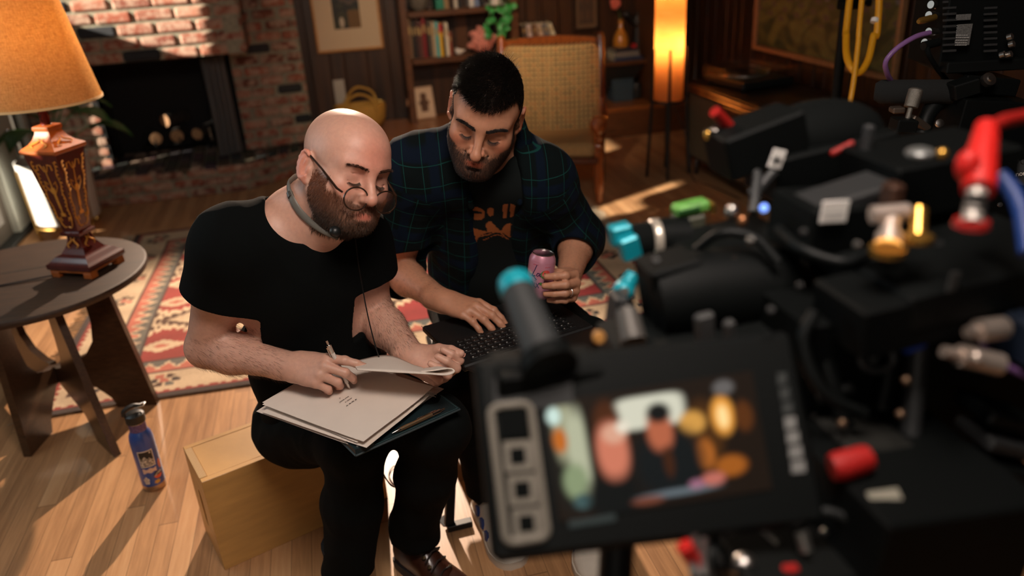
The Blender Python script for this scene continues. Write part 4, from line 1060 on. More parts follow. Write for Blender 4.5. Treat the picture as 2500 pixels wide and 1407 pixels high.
def panelled(name, o, u, n, L, parts=.14):
    b = MB(); o, u, n = (np.array(a, float) for a in (o, u, n)); b.box(o+u*L/2-n*.045+np.array((0, 0, ZT/2)), (L+.2, .05, ZT) if abs(u[0]) > .5 else (.05, L+.2, ZT)); r = random.Random(11); x = 0
    while x < L-.02:
        w = min(parts*(.75+.5*r.random()), L-x); c = o+u*(x+w/2)-n*.010+np.array((0, 0, ZT/2)); b.box(c, (w-.006, .02, ZT) if abs(u[0]) > .5 else (.02, w-.006, ZT), None, .004); x += w
    return struct(b.build(name, M_panel))
panelled('wall_back', (XL, YB, 0), (1, 0, 0), (0, -1, 0), XR-XL)
panelled('wall_right', (XR, YF, 0), (0, 1, 0), (-1, 0, 0), YB-YF)
# left wall with openings cut and sized to shape where the sun lands
def wall_left():
    holes = [(4.98, 5.54, 1.41, 2.05), (5.78, 5.90, 0.06, .90), (3.62, 4.02, 1.35, 1.72), (2.30, 2.72, 1.40, 1.74), (4.93, 5.26, .12, .60), (5.03, 5.15, .72, .88)]
    ys = sorted({YF, YB}.union(*[{h[0], h[1]} for h in holes])); b = MB()
    for a, c in zip(ys[:-1], ys[1:]):
        hs = sorted([(h[2], h[3]) for h in holes if h[0] <= a+1e-6 and h[1] >= c-1e-6]); z = 0
        for z0, z1 in hs+[(ZT, ZT)]:
            if z0-z > .001: b.box((XL-.05, (a+c)/2, (z+z0)/2), (.10, c-a, z0-z))
            z = z1
    struct(b.build('wall_left', M_plaster)); i = 1
    Mw = mat('white_gloss_paint', srgb(206, 212, 204), .35)
    for (y0, y1, z0, z1) in (holes[0], holes[2], holes[3]):
        w = MB()
        for c, s in (((y0, (z0+z1)/2), (.03, z1-z0)), ((y1, (z0+z1)/2), (.03, z1-z0)), (((y0+y1)/2, z0), (y1-y0, .03)), (((y0+y1)/2, z1), (y1-y0, .03))): w.box((XL-.05, c[0], c[1]), (.12, s[0], s[1]))
        struct(w.build('window_%d' % i, Mw)); i += 1
    # the glazed garden door at the far left edge
    d = thing('door_1', (XL, 5.4, 0), 'white glazed garden door at the left edge of the room', 'door'); d['kind'] = 'structure'
    f = MB(); f.box((XL+.015, 5.55, .55), (.05, .40, 1.1), None, .004); f.box((XL+.012, 6.02, .55), (.05, .09, 1.1), None, .004); f.box((XL+.012, 5.84, .045), (.05, .4, .09), None, .004); f.build('frame', Mw, d)
    g = MB(); g.box((XL-.05, 5.84, .48), (.006, .12, .84)); g.build('pane', mat('window_glass', (.9, 1, .95), .02, trans=1.0, alpha=.15), d)
    h = MB(); h.tube([(XL+.055, 5.60, .62), (XL+.075, 5.60, .60), (XL+.075, 5.60, .34), (XL+.055, 5.60, .32)], .010, 8); h.build('handle', mat('brushed_steel', srgb(150, 152, 148), .3, 1.0), d)
    t = MB(); t.box((XL+.03, 5.35, .012), (.10, 1.5, .024), None, .004); struct(t.build('trim_1', mat('black_threshold', (.01, .012, .012), .6)))
wall_left()

# ------------------------------------------------------------------ brick fireplace
def brick_mat():
    m = bpy.data.materials.new('old_brick'); m.use_nodes = True; N, L = nodes_of(m); b = N['Principled BSDF']
    a = N.new('ShaderNodeAttribute'); a.attribute_name = 'Col'; tc = N.new('ShaderNodeTexCoord')
    n = N.new('ShaderNodeTexNoise'); n.inputs['Scale'].default_value = 16; n.inputs['Detail'].default_value = 8; n.inputs['Roughness'].default_value = .7; L.new(tc.outputs['Object'], n.inputs['Vector'])
    r = N.new('ShaderNodeMapRange'); r.inputs[1].default_value = .44; r.inputs[2].default_value = .56; r.inputs[4].default_value = .72; L.new(n.outputs['Fac'], r.inputs[0])
    x = N.new('ShaderNodeMix'); x.data_type = 'RGBA'; L.new(r.outputs[0], x.inputs[0]); L.new(a.outputs['Color'], x.inputs[6]); x.inputs[7].default_value = (*srgb(178, 152, 132), 1)
    # dark bricks stay dark: whitewash only where the brick is red
    sp = N.new('ShaderNodeSeparateColor'); L.new(a.outputs['Color'], sp.inputs[0]); q = N.new('ShaderNodeMath'); q.operation = 'GREATER_THAN'; q.inputs[1].default_value = .08; L.new(sp.outputs[0], q.inputs[0])
    x2 = N.new('ShaderNodeMix'); x2.data_type = 'RGBA'; L.new(q.outputs[0], x2.inputs[0]); L.new(a.outputs['Color'], x2.inputs[6]); L.new(x.outputs[2], x2.inputs[7])
    n2 = N.new('ShaderNodeTexNoise'); n2.inputs['Scale'].default_value = 60; n2.inputs['Detail'].default_value = 5; L.new(tc.outputs['Object'], n2.inputs['Vector'])
    x3 = N.new('ShaderNodeMix'); x3.data_type = 'RGBA'; x3.blend_type = 'MULTIPLY'; x3.inputs[0].default_value = .6; L.new(x2.outputs[2], x3.inputs[6]); L.new(n2.outputs['Color'], x3.inputs[7])
    L.new(x2.outputs[2], b.inputs['Base Color']); b.inputs['Roughness'].default_value = .85
    bp = N.new('ShaderNodeBump'); bp.inputs['Strength'].default_value = .6; bp.inputs['Distance'].default_value = .006; L.new(n2.outputs['Fac'], bp.inputs['Height']); L.new(bp.outputs[0], b.inputs['Normal'])
    return m
M_brick = brick_mat(); M_mortar = mat('grey_mortar', srgb(136, 130, 112), .95, noise=.3, nscale=40, bump=.5, bscale=80)
REDS = [srgb(142, 78, 58), srgb(150, 88, 66), srgb(124, 66, 50), srgb(158, 104, 82), srgb(136, 84, 66), srgb(112, 62, 46)]; DARK = [srgb(44, 44, 46), srgb(34, 36, 40)]
def bricks(name, parent, o, u, n, L, H, bw=.21, bh=.062, gap=.014, depth=.10, seed=1, dark=.10, warm=None):
    """a running-bond wall: o lower left corner, u along, n outward; worn corners"""
    r = random.Random(seed); o, u, n = (np.array(a, float) for a in (o, u, n)); up = np.array((0, 0, 1.0)); b = MB(); cols = []; z = 0; row = 0; R = np.stack([u, -n, up], 1)
    while z+bh*.6 < H+.001:
        h = min(bh, H-z); x = -(bw+gap)*(.5 if row % 2 else 0)+r.uniform(-.02, .02)
        while x < L:
            x0, x1 = max(x, 0), min(x+bw+r.uniform(-.012, .012), L)
            if x1-x0 > .02:
                k = len(b.v); d = r.uniform(-.004, .006)
                b.box(o+u*(x0+x1)/2+up*(z+h/2+r.uniform(-.003, .003))+n*(d-depth/2), (x1-x0, depth, h), R @ rotz(r.uniform(-.01, .01)), .013)
                c = r.choice(DARK) if r.random() < dark else r.choice(REDS); v = r.uniform(.8, 1.15); cols += [tuple(q*v for q in c)]*(len(b.v)-k)
            x += bw+gap
        z += bh+gap; row += 1
    ob = b.build(name, M_brick, parent, 30, colors=cols)
    m = MB(); m.box(o+u*L/2+up*H/2-n*(depth/2+.016), (L, depth, H) if abs(u[0]) > .5 and abs(n[1]) > .99 else (L, depth, H), R); m.build('mortar', M_mortar, ob)
    return ob
def fireplace():
    g = thing('brick_fireplace', (-1.0, 6.2, 0), 'whitewashed red brick fireplace with raised hearth and black firebox', 'fireplace')
    y = 5.70; lo = .948
    bricks('chimney_breast', g, (-1.92, y, lo), (1, 0, 0), (0, -1, 0), 1.46, ZT-lo, .222, .066, .015, .12, 4, .12)
    bricks('breast_return', g, (-.46, y, lo), (0, 1, 0), (1, 0, 0), .70, ZT-lo, .222, .066, .015, .10, 5)
    u = np.array((.50, .05, 0)); u = u/np.linalg.norm(u); n = np.array((u[1], -u[0], 0))
    bricks('right_pillar', g, (-.62, 6.14, .20), u, n, .50, ZT-.2, .17, .060, .016, .10, 7, .10)
    bricks('left_pillar', g, (-2.0, 6.10, .20), (1, 0, 0), (0, -1, 0), .46, lo-.18, .17, .060, .016, .10, 8, .08)
    # raised hearth: brick riser in three facets, soldier course on top
    pts = [(-2.0, 5.79), (-1.62, 5.77), (-.62, 5.76), (-.24, 6.08), (.0, 6.50)]
    for i, (a, b_) in enumerate(zip(pts[:-1], pts[1:])):
        a3, b3 = np.array((*a, 0)), np.array((*b_, 0)); L = np.linalg.norm(b3-a3); uu = (b3-a3)/L; nn = np.array((uu[1], -uu[0], 0))
        bricks('hearth_riser', g, a3, uu, nn, L, .196, .19, .056, .014, .09, 20+i, .06)
    top = MB(); cols = []; r = random.Random(9); Q = [np.array((*p, .208)) for p in pts]; back = [np.array((-2.0, 6.5, .208)), np.array((-1.62, 6.5, .208)), np.array((-.7, 6.5, .208)), np.array((-.2, 6.5, .208)), np.array((.0, 6.5, .208))]
    for i in range(4):
        L = np.linalg.norm(Q[i+1]-Q[i]); n_ = max(2, int(L/.088))
        for j in range(n_):
            for k in range(5):
                a0, a1 = (j+.07)/n_, (j+.93)/n_; t0, t1 = k*.2+.008, k*.2+.192
                P = lambda a, t: (Q[i]*(1-a)+Q[i+1]*a)*(1-t)+(back[i]*(1-a)+back[i+1]*a)*t
                dz = np.array((0, 0, r.uniform(-.003, .003))); c4 = [P(a0, t0), P(a1, t0), P(a1, t1), P(a0, t1)]; c = sum(c4)/4; k0 = len(top.v)
                lo4 = [p+dz-np.array((0, 0, .04)) for p in c4]; mid = [p+dz-np.array((0, 0, .008)) for p in c4]; hi = [p+(c-p)*.09+dz for p in c4]
                top.rings([lo4, mid, hi]); col = tuple(x*r.uniform(.7, 1.3) for x in r.choice([srgb(58, 50, 46), srgb(70, 56, 50), srgb(48, 46, 46), srgb(84, 60, 50)])); cols += [col]*(len(top.v)-k0)
    ht = top.build('hearth_top', M_brick, g, 25, colors=cols)
    bed = MB(); bed.prism([np.array((*p, .02))+np.array((0, .012, 0)) for p in pts]+[np.array((.0, 6.5, .02)), np.array((-2.0, 6.5, .02))], (0, 0, .172)); bed.build('mortar_bed', M_mortar, ht)
    # firebox
    Mb = mat('soot_black', (.006, .006, .006), .9); f = MB()
    f.box((-1.10, 6.455, .60), (1.02, .04, .80)); f.box((-1.56, 6.36, .60), (.04, .5, .80)); f.box((-.60, 6.42, .60), (.04, .42, .80)); f.box((-1.1, 6.35, .945), (1.0, .5, .04)); f.build('firebox', Mb, g)
    # mesh curtain drawn to the right
    c = MB(); R = []; x0, x1 = -.80, -.645
    for z in np.linspace(.215, .90, 8):
        R.append([(x0+(x1-x0)*t+.004*math.sin(t*40+z*3), 5.98+.10*t+.014*math.sin(t*34), z) for t in np.linspace(0, 1, 60)]+[(x0+(x1-x0)*t+.004*math.sin(t*40+z*3), 5.985+.10*t+.014*math.sin(t*34), z) for t in np.linspace(1, 0, 60)])
    c.rings(R); c.build('mesh_curtain', mat('blackened_steel_mesh', (.13, .13, .13), .6, .2), g)
    rd = MB(); rd.tube([(-1.55, 5.97, .905), (-.62, 6.08, .905)], .006, 8); rd.build('curtain_rod', mat('black_iron', (.01, .01, .01), .5, .6), g)
    hd = MB(); hd.tube([(-.83, 5.955, .44), (-.825, 5.945, .38), (-.82, 5.955, .34)], .006, 8); hd.build('curtain_pull', mat('brushed_steel', srgb(150, 152, 148), .3, 1.0), g)
fireplace()
def logs():
    M = mat('ash_bark', srgb(40, 34, 28), .95, noise=.5, nscale=20, bump=.8, bscale=40); Me = mat('log_end_grain', srgb(150, 112, 78), .8, noise=.3, nscale=60)
    gr = thing('log_grate', (-1.12, 6.42, .21), 'black iron grate holding logs in the fireplace', 'grate'); Mi = mat('black_iron', (.01, .01, .01), .5, .6)
    b = MB()
    for i in range(6): b.tube([(-1.34+i*.085, 6.22, .33), (-1.34+i*.085, 6.24, .28), (-1.34+i*.085, 6.56, .28)], .008, 6)
    b.tube([(-1.36, 6.30, .27), (-.88, 6.30, .27)], .008, 6); b.tube([(-1.36, 6.50, .27), (-.88, 6.50, .27)], .008, 6); b.build('bars', Mi, gr)
    for x in (-1.34, -.90):
        for yy in (6.30, 6.50): l = MB(); l.cyl((x, yy, .208), (x, yy, .27), .008); l.build('leg', Mi, gr)
    spots = [((-1.25, 6.25, .335), 'leftmost log in the fireplace grate'), ((-1.10, 6.24, .34), 'middle log with pale cut end in the fireplace grate'), ((-.96, 6.24, .34), 'right log with the brightest cut end in the fireplace grate'), ((-1.17, 6.30, .450), 'log on top of the left and middle logs in the grate')]
    for i, (p, lab) in enumerate(spots):
        r = .045+.005*(i % 2); g = thing('firewood_log', p, lab, 'log', 'logs in the fireplace'); d = np.array((.10*(i-1), .25, .0 if i < 3 else .0)); l = MB()
        l.lathe(p, [(r*.97, 0), (r, .02), (r*1.03, .12), (r*.98, .24)], d, 14); l.build('bark', M, g); e = MB(); dd = d/np.linalg.norm(d); e.lathe(np.array(p)-dd*.004, [(r*.5, -.001), (r*.93, 0), (r*.93, .004)], dd, 14); e.build('cut_end', Me, g)
logs()

# ------------------------------------------------------------------ rug
def rug():
    BL, BR, TL_ = onz(130, 1018), onz(528, 964), onz(340, 580)
    o = np.array((-1.26, 2.92, .002)); L, W = 2.72, 2.12
    C_ = dict(nv=srgb(30, 36, 44), rd=srgb(150, 40, 44), dr=srgb(116, 30, 36), iv=srgb(214, 190, 158), gr=srgb(92, 98, 94), pk=srgb(190, 104, 88), br=srgb(66, 44, 38), ol=srgb(150, 132, 92))
    def fn(U, V):
        x = U*L; y = V*W; st = .011; xs = np.floor(x/st)*st; ys = np.floor(y/st)*st; dx = np.minimum(xs, L-xs); dy = np.minimum(ys, W-ys); d = np.minimum(dx, dy); along = np.where(dx < dy, ys, xs)
        c = np.zeros(U.shape+(3,)); c[...] = C_['iv']; put = lambda m, k: c.__setitem__(m, C_[k])
        put(d < .030, 'nv'); put((d >= .030) & (d < .042+.006*((np.floor(along/.022) % 2))), 'rd')
        # hexagon flowers on the ivory border
        z = (d >= .055) & (d < .205); t = (along % .30)-.15; e = d-.130
        for (tx, ex, k) in ((0, 0, 'pk'), (.042, .0, 'nv'), (-.042, 0, 'nv'), (.02, .034, 'br'), (-.02, .034, 'pk'), (.02, -.034, 'gr'), (-.02, -.034, 'br')):
            put(z & (np.maximum(np.abs(t-tx)*1.0+np.abs(e-ex)*.55, np.abs(e-ex)) < .019), k)
        put((d >= .205) & (d < .216), 'nv')
        zz = np.abs((along % .075)-.0375)*2.0; band = (d >= .216) & (d < .325); e = d-.219
        put(band, 'pk'); put(band & (e > zz*.75+.010), 'iv'); put(band & (e > zz*.75+.028), 'gr')
        put((d >= .314) & (d < .325), 'nv'); put((d >= .325), 'rd')
        # field: stepped medallions and small diamonds
        f = d >= .325; X = xs-L/2; Y = ys-W/2; per = .64
        for cx in np.arange(-2, 3)*per:
            for cy in (-.33, .33):
                m_ = np.abs(X-cx)*.62+np.abs(Y-cy); stp = .012*np.sign(np.sin((X-cx)*180))
                put(f & (m_ < .29+stp), 'iv'); put(f & (m_ < .245+stp), 'br'); put(f & (m_ < .205), 'iv'); put(f & (m_ < .13+stp), 'ol'); put(f & (m_ < .085), 'rd'); put(f & (m_ < .035), 'iv')
        for cx in np.arange(-3, 3)*per+per/2:
            for cy in (-.60, -.12, .12, .60):
                m_ = np.abs(X-cx)*.55+np.abs(Y-cy); put(f & (m_ < .062), 'iv'); put(f & (m_ < .022), 'gr' if cy > 0 else 'pk')
        rng = np.random.default_rng(3); c *= .80*rng.uniform(.86, 1.1, U.shape)[..., None]*(1+.10*np.sin(y*31+np.sin(x*7)*2))[..., None]; fade = .5+.5*np.sin(x*1.7+1); c = c*(1-.12*fade[..., None])+.12*fade[..., None]*np.array(srgb(180, 140, 110))
        return c
    V, F, c = grid_plane(o, (L, 0, 0), (0, W, 0), 480, 390, fn)
    g = np.random.default_rng(1); V = V.copy(); V[:, 2] += .006+.004*np.sin(V[:, 0]*3.1)*np.sin(V[:, 1]*2.3)*0+.0008*g.random(len(V)); V[:, 1] += .008*np.sin(V[:, 0]*5); V[:, 0] += .010*np.sin(V[:, 1]*3)
    t = thing('kilim_rug', (o[0]+L/2, o[1]+W/2, 0), 'red, ivory and navy kilim rug with stepped diamonds on the oak floor', 'rug')
    np_mesh('weave', V, F, mat('kilim_wool', (1, 1, 1), .95, attr='Col', bump=.5, bscale=260), t, colors=c)
    e = MB(); e.box((o[0]+L/2, o[1]+W/2, .003), (L-.03, W-.03, .005)); e.build('backing', mat('rug_backing', srgb(120, 100, 80), .95), t)
    fr = MB(); r = random.Random(2)
    for sx in (0, 1):
        for k in range(170):
            y = o[1]+W*(k+.5)/170; x = o[0]+L*sx; s = -1 if sx == 0 else 1
            fr.tube([(x, y, .005), (x+s*.03, y+r.uniform(-.008, .008), .006), (x+s*(.05+.03*r.random()), y+r.uniform(-.018, .018), .003)], .0018, 4)
    fo = fr.build('fringe', mat('ivory_fringe', srgb(176, 160, 136), .95), t); fo['kind'] = 'stuff'
rug()

# ================================================================== left side: round table, lamp, planter, bottle, wooden box
def round_table():
    c = np.array((-1.135, 2.965, 0)); R_, ZTOP = .405, .56
    g = thing('round_table', c, 'low round dark oak side table with flared plank legs under the lamp', 'table')
    M = M_dark
    m = MB(); m.lathe(c+np.array((0, 0, ZTOP-.030)), [(R_-.012, 0), (R_-.003, .004), (R_, .012), (R_, .020), (R_-.003, .027), (R_-.010, .030)], (0, 0, 1), 72)
    top = m.build('tabletop', wood('oak_tabletop', srgb(50, 33, 21), .55, 0, .55, .0), g)
    e = MB(); a = rotz(.02); e.box(c+np.array((-.16, .06, ZTOP+.0002)), (.48, .004, .0012), rotz(.10)); e.build('seam', mat('dark_seam', (.006, .005, .004), .8), top)
    # two crossed plank frames: each arm one leg board tapering up, joined by an arched stretcher
    for k, (fx, fy) in enumerate((onz(75, 1108)[:2], onz(282, 1108)[:2], onz(375, 985)[:2], (-1.47, 3.30))):
        d = np.array((fx-c[0], fy-c[1], 0)); L = np.linalg.norm(d); d = d/L; n = np.array((-d[1], d[0], 0)); T = .026
        P = lambda r, z: c+d*r+np.array((0, 0, z))-n*T/2
        poly = [(L+.02, 0), (L-.13, 0), (L-.145, .045), (L-.19, .095), (.05, .135), (.013, .14), (.013, .205), (.06, .208), (.13, .235), (.17, .29), (.185, .37), (.185, .530), (.270, .530)]
        b = MB(); b.prism([P(r, z) for r, z in poly], n*T); b.build('leg', M, g)
round_table()

LC = np.array((-.920, 2.955, .56))
def lamp():
    g = thing('table_lamp', LC, 'table lamp with amber fabric shade and gilded red tapered base on the round table', 'lamp')
    rotL = rotz(math.radians(45-12)); A = np.array((math.cos(math.radians(-28)), math.sin(math.radians(-28)), 0)); B = np.array((-A[1], A[0], 0))
    KW = .84
    def sq(prof, mb):
        mb.rings([[LC+A*h*KW*x+B*h*KW*y+np.array((0, 0, z)) for x, y in ((-1, -1), (1, -1), (1, 1), (-1, 1))] for h, z in prof])
    Mr = mat('oxblood_lacquer', srgb(74, 20, 14), .25, noise=.25, nscale=30, coat=.6); Mg = mat('gilt_paint', srgb(206, 142, 58), .38, .35, noise=.2, nscale=60); Mb = mat('burnt_orange_lacquer', srgb(150, 76, 26), .45, noise=.3, nscale=25, coat=.0)
    def ofs(mb, z): return mb
    bs = MB(); sq([(.105, .030), (.108, .034), (.108, .048), (.100, .052), (.092, .058), (.080, .068), (.074, .072), (.060, .076), (.050, .090), (.040, .105), (.034, .122), (.033, .142)], bs); base = bs.build('base', Mr, g, 25)
    fp = MB()
    for x in (-1, 1):
        for y in (-1, 1): fp.box(LC+A*x*.069+B*y*.069+np.array((0, 0, .011)), (.034, .034, .022), np.stack([A, B, np.array((0, 0, 1.0))], 1), .002)
    for x, y, s in ((0, -1, 1), (0, 1, 1)): fp.box(LC+B*y*.0756+np.array((0, 0, .026)), (.172, .020, .012), np.stack([A, B, np.array((0, 0, 1.0))], 1), .002)
    for x in (-1, 1): fp.box(LC+A*x*.0756+np.array((0, 0, .026)), (.020, .172, .012), np.stack([A, B, np.array((0, 0, 1.0))], 1), .002)
    fp.build('bracket_feet', Mb, g)
    wa = MB(); sq([(.046, .140), (.048, .144), (.048, .152), (.040, .156)], wa); wa.build('waist_moulding', Mr, g)
    bd = MB(); sq([(.037, .154), (.078, .440)], bd); body = bd.build('tapered_body', Mr, g, 25)
    cp = MB(); sq([(.080, .438), (.086, .444), (.086, .452), (.078, .458), (.060, .468), (.046, .482), (.036, .500), (.033, .512)], cp); cap = cp.build('cap', Mb, g, 25)
    nk = MB(); sq([(.036, .510), (.039, .515), (.037, .524), (.030, .527)], nk); nk.build('collar', Mb, g)
    rod = MB(); rod.cyl(LC+np.array((0, 0, .52)), LC+np.array((0, 0, .66)), .016, .015, 16); rod.build('stem', Mr, g)
    # gilt ornament on the two faces of the body, raised paint
    def face(N_, U_):
        o = MB()
        def P(u, z):
            h = KW*(.037+(z-.154)/(.286)*.041); return LC+N_*(h+.0008)+U_*u*h+np.array((0, 0, z))
        def st(pts, r): o.tube([P(*p) for p in pts], r, 5)
        for s in (-1, 1):
            vine = [(s*(.72-.0*t)+s*.05*math.sin(t*22), .20+.215*t) for t in np.linspace(0, 1, 28)]; st(vine, .0018)
            for t in np.linspace(.03, .97, 15):
                z = .20+.215*t; u = s*.72+s*.05*math.sin(t*22); q = 1 if int(t*30) % 2 else -1; st([(u, z), (u+q*.10, z+.008), (u+q*.16, z+.003)], [.0026, .0022, .0006])
            st([(s*.10, .175), (s*.40, .172), (s*.62, .185), (s*.66, .205), (s*.45, .212), (s*.38, .198)], .0022)
            st([(s*.08, .380), (s*.25, .405), (s*.45, .402), (s*.48, .385)], .0020); st([(s*.10, .300), (s*.42, .325), (s*.40, .345), (s*.2, .335)], .0018)
        for (u0, z0, z1, w) in ((0, .215, .228, .50), (0, .228, .245, .16), (0, .245, .305, .22), (0, .305, .322, .34), (0, .322, .345, .10), (0, .345, .400, .07)): o.prism([P(u0-w*.5, z0), P(u0+w*.5, z0), P(u0+w*.75*.6, z1), P(u0-w*.75*.6, z1)], N_*.0008)
        return o
    for N_, U_ in ((-B, A), (A, B), (B, -A), (-A, -B)): face(N_, U_).build('gilt_ornament', Mg, body)
    def scroll(N_, U_, z0, h0, h1, dz, par, k=1.0):
        o = MB()
        for s in (-1, 1):
            pts = []
            for t in np.linspace(0, 1, 16):
                z = z0+dz*(.12+.72*t); h = KW*(h0+(h1-h0)*(.12+.72*t)); u = s*h*(.35+.22*math.sin(t*6.0)); pts.append(LC+N_*(h+.0012)+U_*u+np.array((0, 0, z)))
            o.tube(pts, [.0012+.0018*math.sin(PI*i/15) for i in range(16)], 5)
        o.build('gilt_scrolls', Mg, par)
    for N_, U_ in ((-B, A), (A, B)): scroll(N_, U_, .458, .076, .040, .036, cap); scroll(N_, U_, .092, .050, .035, .05, base)
    # shade: a thin drum with rolled rims, lit from inside
    z0, z1, r0, r1 = .600, .975, .192, .128
    sh = bpy.data.materials.new('amber_linen'); sh.use_nodes = True; N, L = nodes_of(sh); N.remove(N['Principled BSDF']); out = N['Material Output']
    tc = N.new('ShaderNodeTexCoord'); mp = N.new('ShaderNodeMapping'); mp.inputs['Scale'].default_value = (60, 60, 500); L.new(tc.outputs['Object'], mp.inputs[0])
    n1 = N.new('ShaderNodeTexNoise'); n1.inputs['Scale'].default_value = 1; n1.inputs['Detail'].default_value = 3; L.new(mp.outputs[0], n1.inputs[0])
    mp2 = N.new('ShaderNodeMapping'); mp2.inputs['Scale'].default_value = (420, 420, 14); L.new(tc.outputs['Object'], mp2.inputs[0]); n2 = N.new('ShaderNodeTexNoise'); n2.inputs['Scale'].default_value = 1; L.new(mp2.outputs[0], n2.inputs[0])
    ad = N.new('ShaderNodeMath'); ad.operation = 'ADD'; L.new(n1.outputs['Fac'], ad.inputs[0]); L.new(n2.outputs['Fac'], ad.inputs[1])
    rp = N.new('ShaderNodeValToRGB'); rp.color_ramp.elements[0].position = .32; rp.color_ramp.elements[0].color = (*srgb(190, 142, 84), 1); rp.color_ramp.elements[1].position = .68; rp.color_ramp.elements[1].color = (*srgb(234, 192, 128), 1)
    hf = N.new('ShaderNodeMath'); hf.operation = 'MULTIPLY'; hf.inputs[1].default_value = .5; L.new(ad.outputs[0], hf.inputs[0]); L.new(hf.outputs[0], rp.inputs[0])
    df = N.new('ShaderNodeBsdfDiffuse'); tr = N.new('ShaderNodeBsdfTranslucent'); mx = N.new('ShaderNodeMixShader'); mx.inputs[0].default_value = .45
    L.new(rp.outputs[0], df.inputs[0]); L.new(rp.outputs[0], tr.inputs[0]); L.new(df.outputs[0], mx.inputs[1]); L.new(tr.outputs[0], mx.inputs[2]); L.new(mx.outputs[0], out.inputs[0])
    s = MB(); prof = [(r0, z0), (r1, z1), (r1-.0015, z1), (r0-.0015, z0)]; n = 96
    R = [[LC+np.array((r*math.cos(2*PI*j/n), r*math.sin(2*PI*j/n), z)) for j in range(n)] for r, z in prof]; s.rings(R+[R[0]], caps=False); shade = s.build('lamp_shade', sh, g)
    for r, z in ((r0, z0), (r1, z1)):
     rim = MB(); rim.rings([[LC+np.array(((r+.0012*a)*math.cos(2*PI*j/n), (r+.0012*a)*math.sin(2*PI*j/n), z+b)) for j in range(n)] for a, b in ((1, 0), (1, .008), (-1, .008), (-1, 0), (1, 0))], caps=False); rim.build('shade_trim', mat('cream_tape', srgb(226, 186, 130), .8), shade)
    bu = MB(); bu.ball(LC+np.array((0, 0, .76)), .028); bu.build('bulb', mat('lamp_bulb', (1, .8, .5), .5, emit=(1, .62, .28), estr=6.0), g)
    light('POINT', 'table_lamp_bulb', tuple(LC+np.array((0, 0, .815))), (0, 0, 0), 4.2, (1.0, .80, .50), shadow_soft_size=.035)
    cm = MB(); p = [LC+A*-.05+B*-.06+np.array((0, 0, .008)), np.array((-1.17, 2.90, .564)), np.array((-1.32, 2.895, .564)), np.array((-1.47, 2.90, .563))]
    cm.tube(bez(p, 8), .0032, 8); tag(cm.build('lamp_cord', mat('brown_cord', (.012, .008, .006), .5), loc=p[1]), 'dark cord of the amber table lamp lying across the round table', 'cord')
lamp()
def planter():
    c = np.array((-1.685, 5.32, 0)); g = thing('planter', c, 'white cylindrical planter on a thin brass stand by the garden door', 'planter')
    m = MB(); m.lathe(c+np.array((0, 0, .085)), [(.165, 0), (.185, .008), (.205, .385), (.207, .390), (.198, .390), (.190, .33), (.02, .33)], (0, 0, 1), 48); m.build('pot', mat('white_glazed_ceramic', srgb(224, 220, 214), .45), g)
    s = MB(); s.lathe(c+np.array((0, 0, .41)), [(.19, 0), (.19, .006), (.02, .012)], (0, 0, 1), 32); s.build('soil', mat('potting_soil', (.02, .014, .01), .95, noise=.4, nscale=80), g)
    M = mat('brushed_brass', srgb(158, 122, 62), .35, .8)
    for a in (-2.5, -.6, .9, 2.4):
        l = MB(); d = np.array((math.cos(a), math.sin(a), 0)); l.tube([c+d*.188+np.array((0, 0, 0)), c+d*.196+np.array((0, 0, .06)), c+d*.212+np.array((0, 0, .44))], .007, 8); l.build('leg', M, g)
    r = MB(); r.tube([c+np.array((.19*math.cos(t), .19*math.sin(t), .072)) for t in np.linspace(0, 2*PI, 33)], .006, 6); r.build('ring', M, g)
    p = thing('leafy_plant', c+np.array((0, 0, .41)), 'green broad-leaved plant growing in the white planter behind the lamp', 'plant')
    rr = random.Random(4); Mg = mat('green_leaf', srgb(52, 92, 40), .45, noise=.3, nscale=20); Ms = mat('green_stem', srgb(70, 96, 50), .6)
    dirs = [(-2.6, .10, .24), (-1.9, .16, .26), (-1.2, .22, .22), (-.4, .42, .34), (.2, .30, .40), (1.2, .26, .32), (1.8, .16, .30), (-.15, .50, .24)]
    for a, L, z in dirs:
        d = np.array((math.cos(a), math.sin(a), 0)); q = c+np.array((0, 0, .41)); tip = q+d*L*.55+np.array((0, 0, z))
        st = MB(); st.tube(bez([q+d*.02, q+d*.06+np.array((0, 0, z*.5)), tip], 6), .005, 6); st.build('stem', Ms, p)
        lf = MB(); s = np.array((-d[1], d[0], 0)); R = []
        for t in np.linspace(0, 1, 9):
            w = .085*math.sin(PI*min(t*1.0+.02, 1))**.7*(1-.3*t)+.002; cc = tip+d*(t*.24)+np.array((0, 0, .03*math.sin(PI*t)-.07*t*t)); R.append([cc-s*w, cc-s*w*.5-np.array((0, 0, .012)), cc-np.array((0, 0, .018)), cc+s*w*.5-np.array((0, 0, .012)), cc+s*w, cc+s*w*.5-np.array((0, 0, .010)), cc-np.array((0, 0, .016)), cc-s*w*.5-np.array((0, 0, .010))])
        lf.rings(R); lf.build('leaf', Mg, p)
planter()
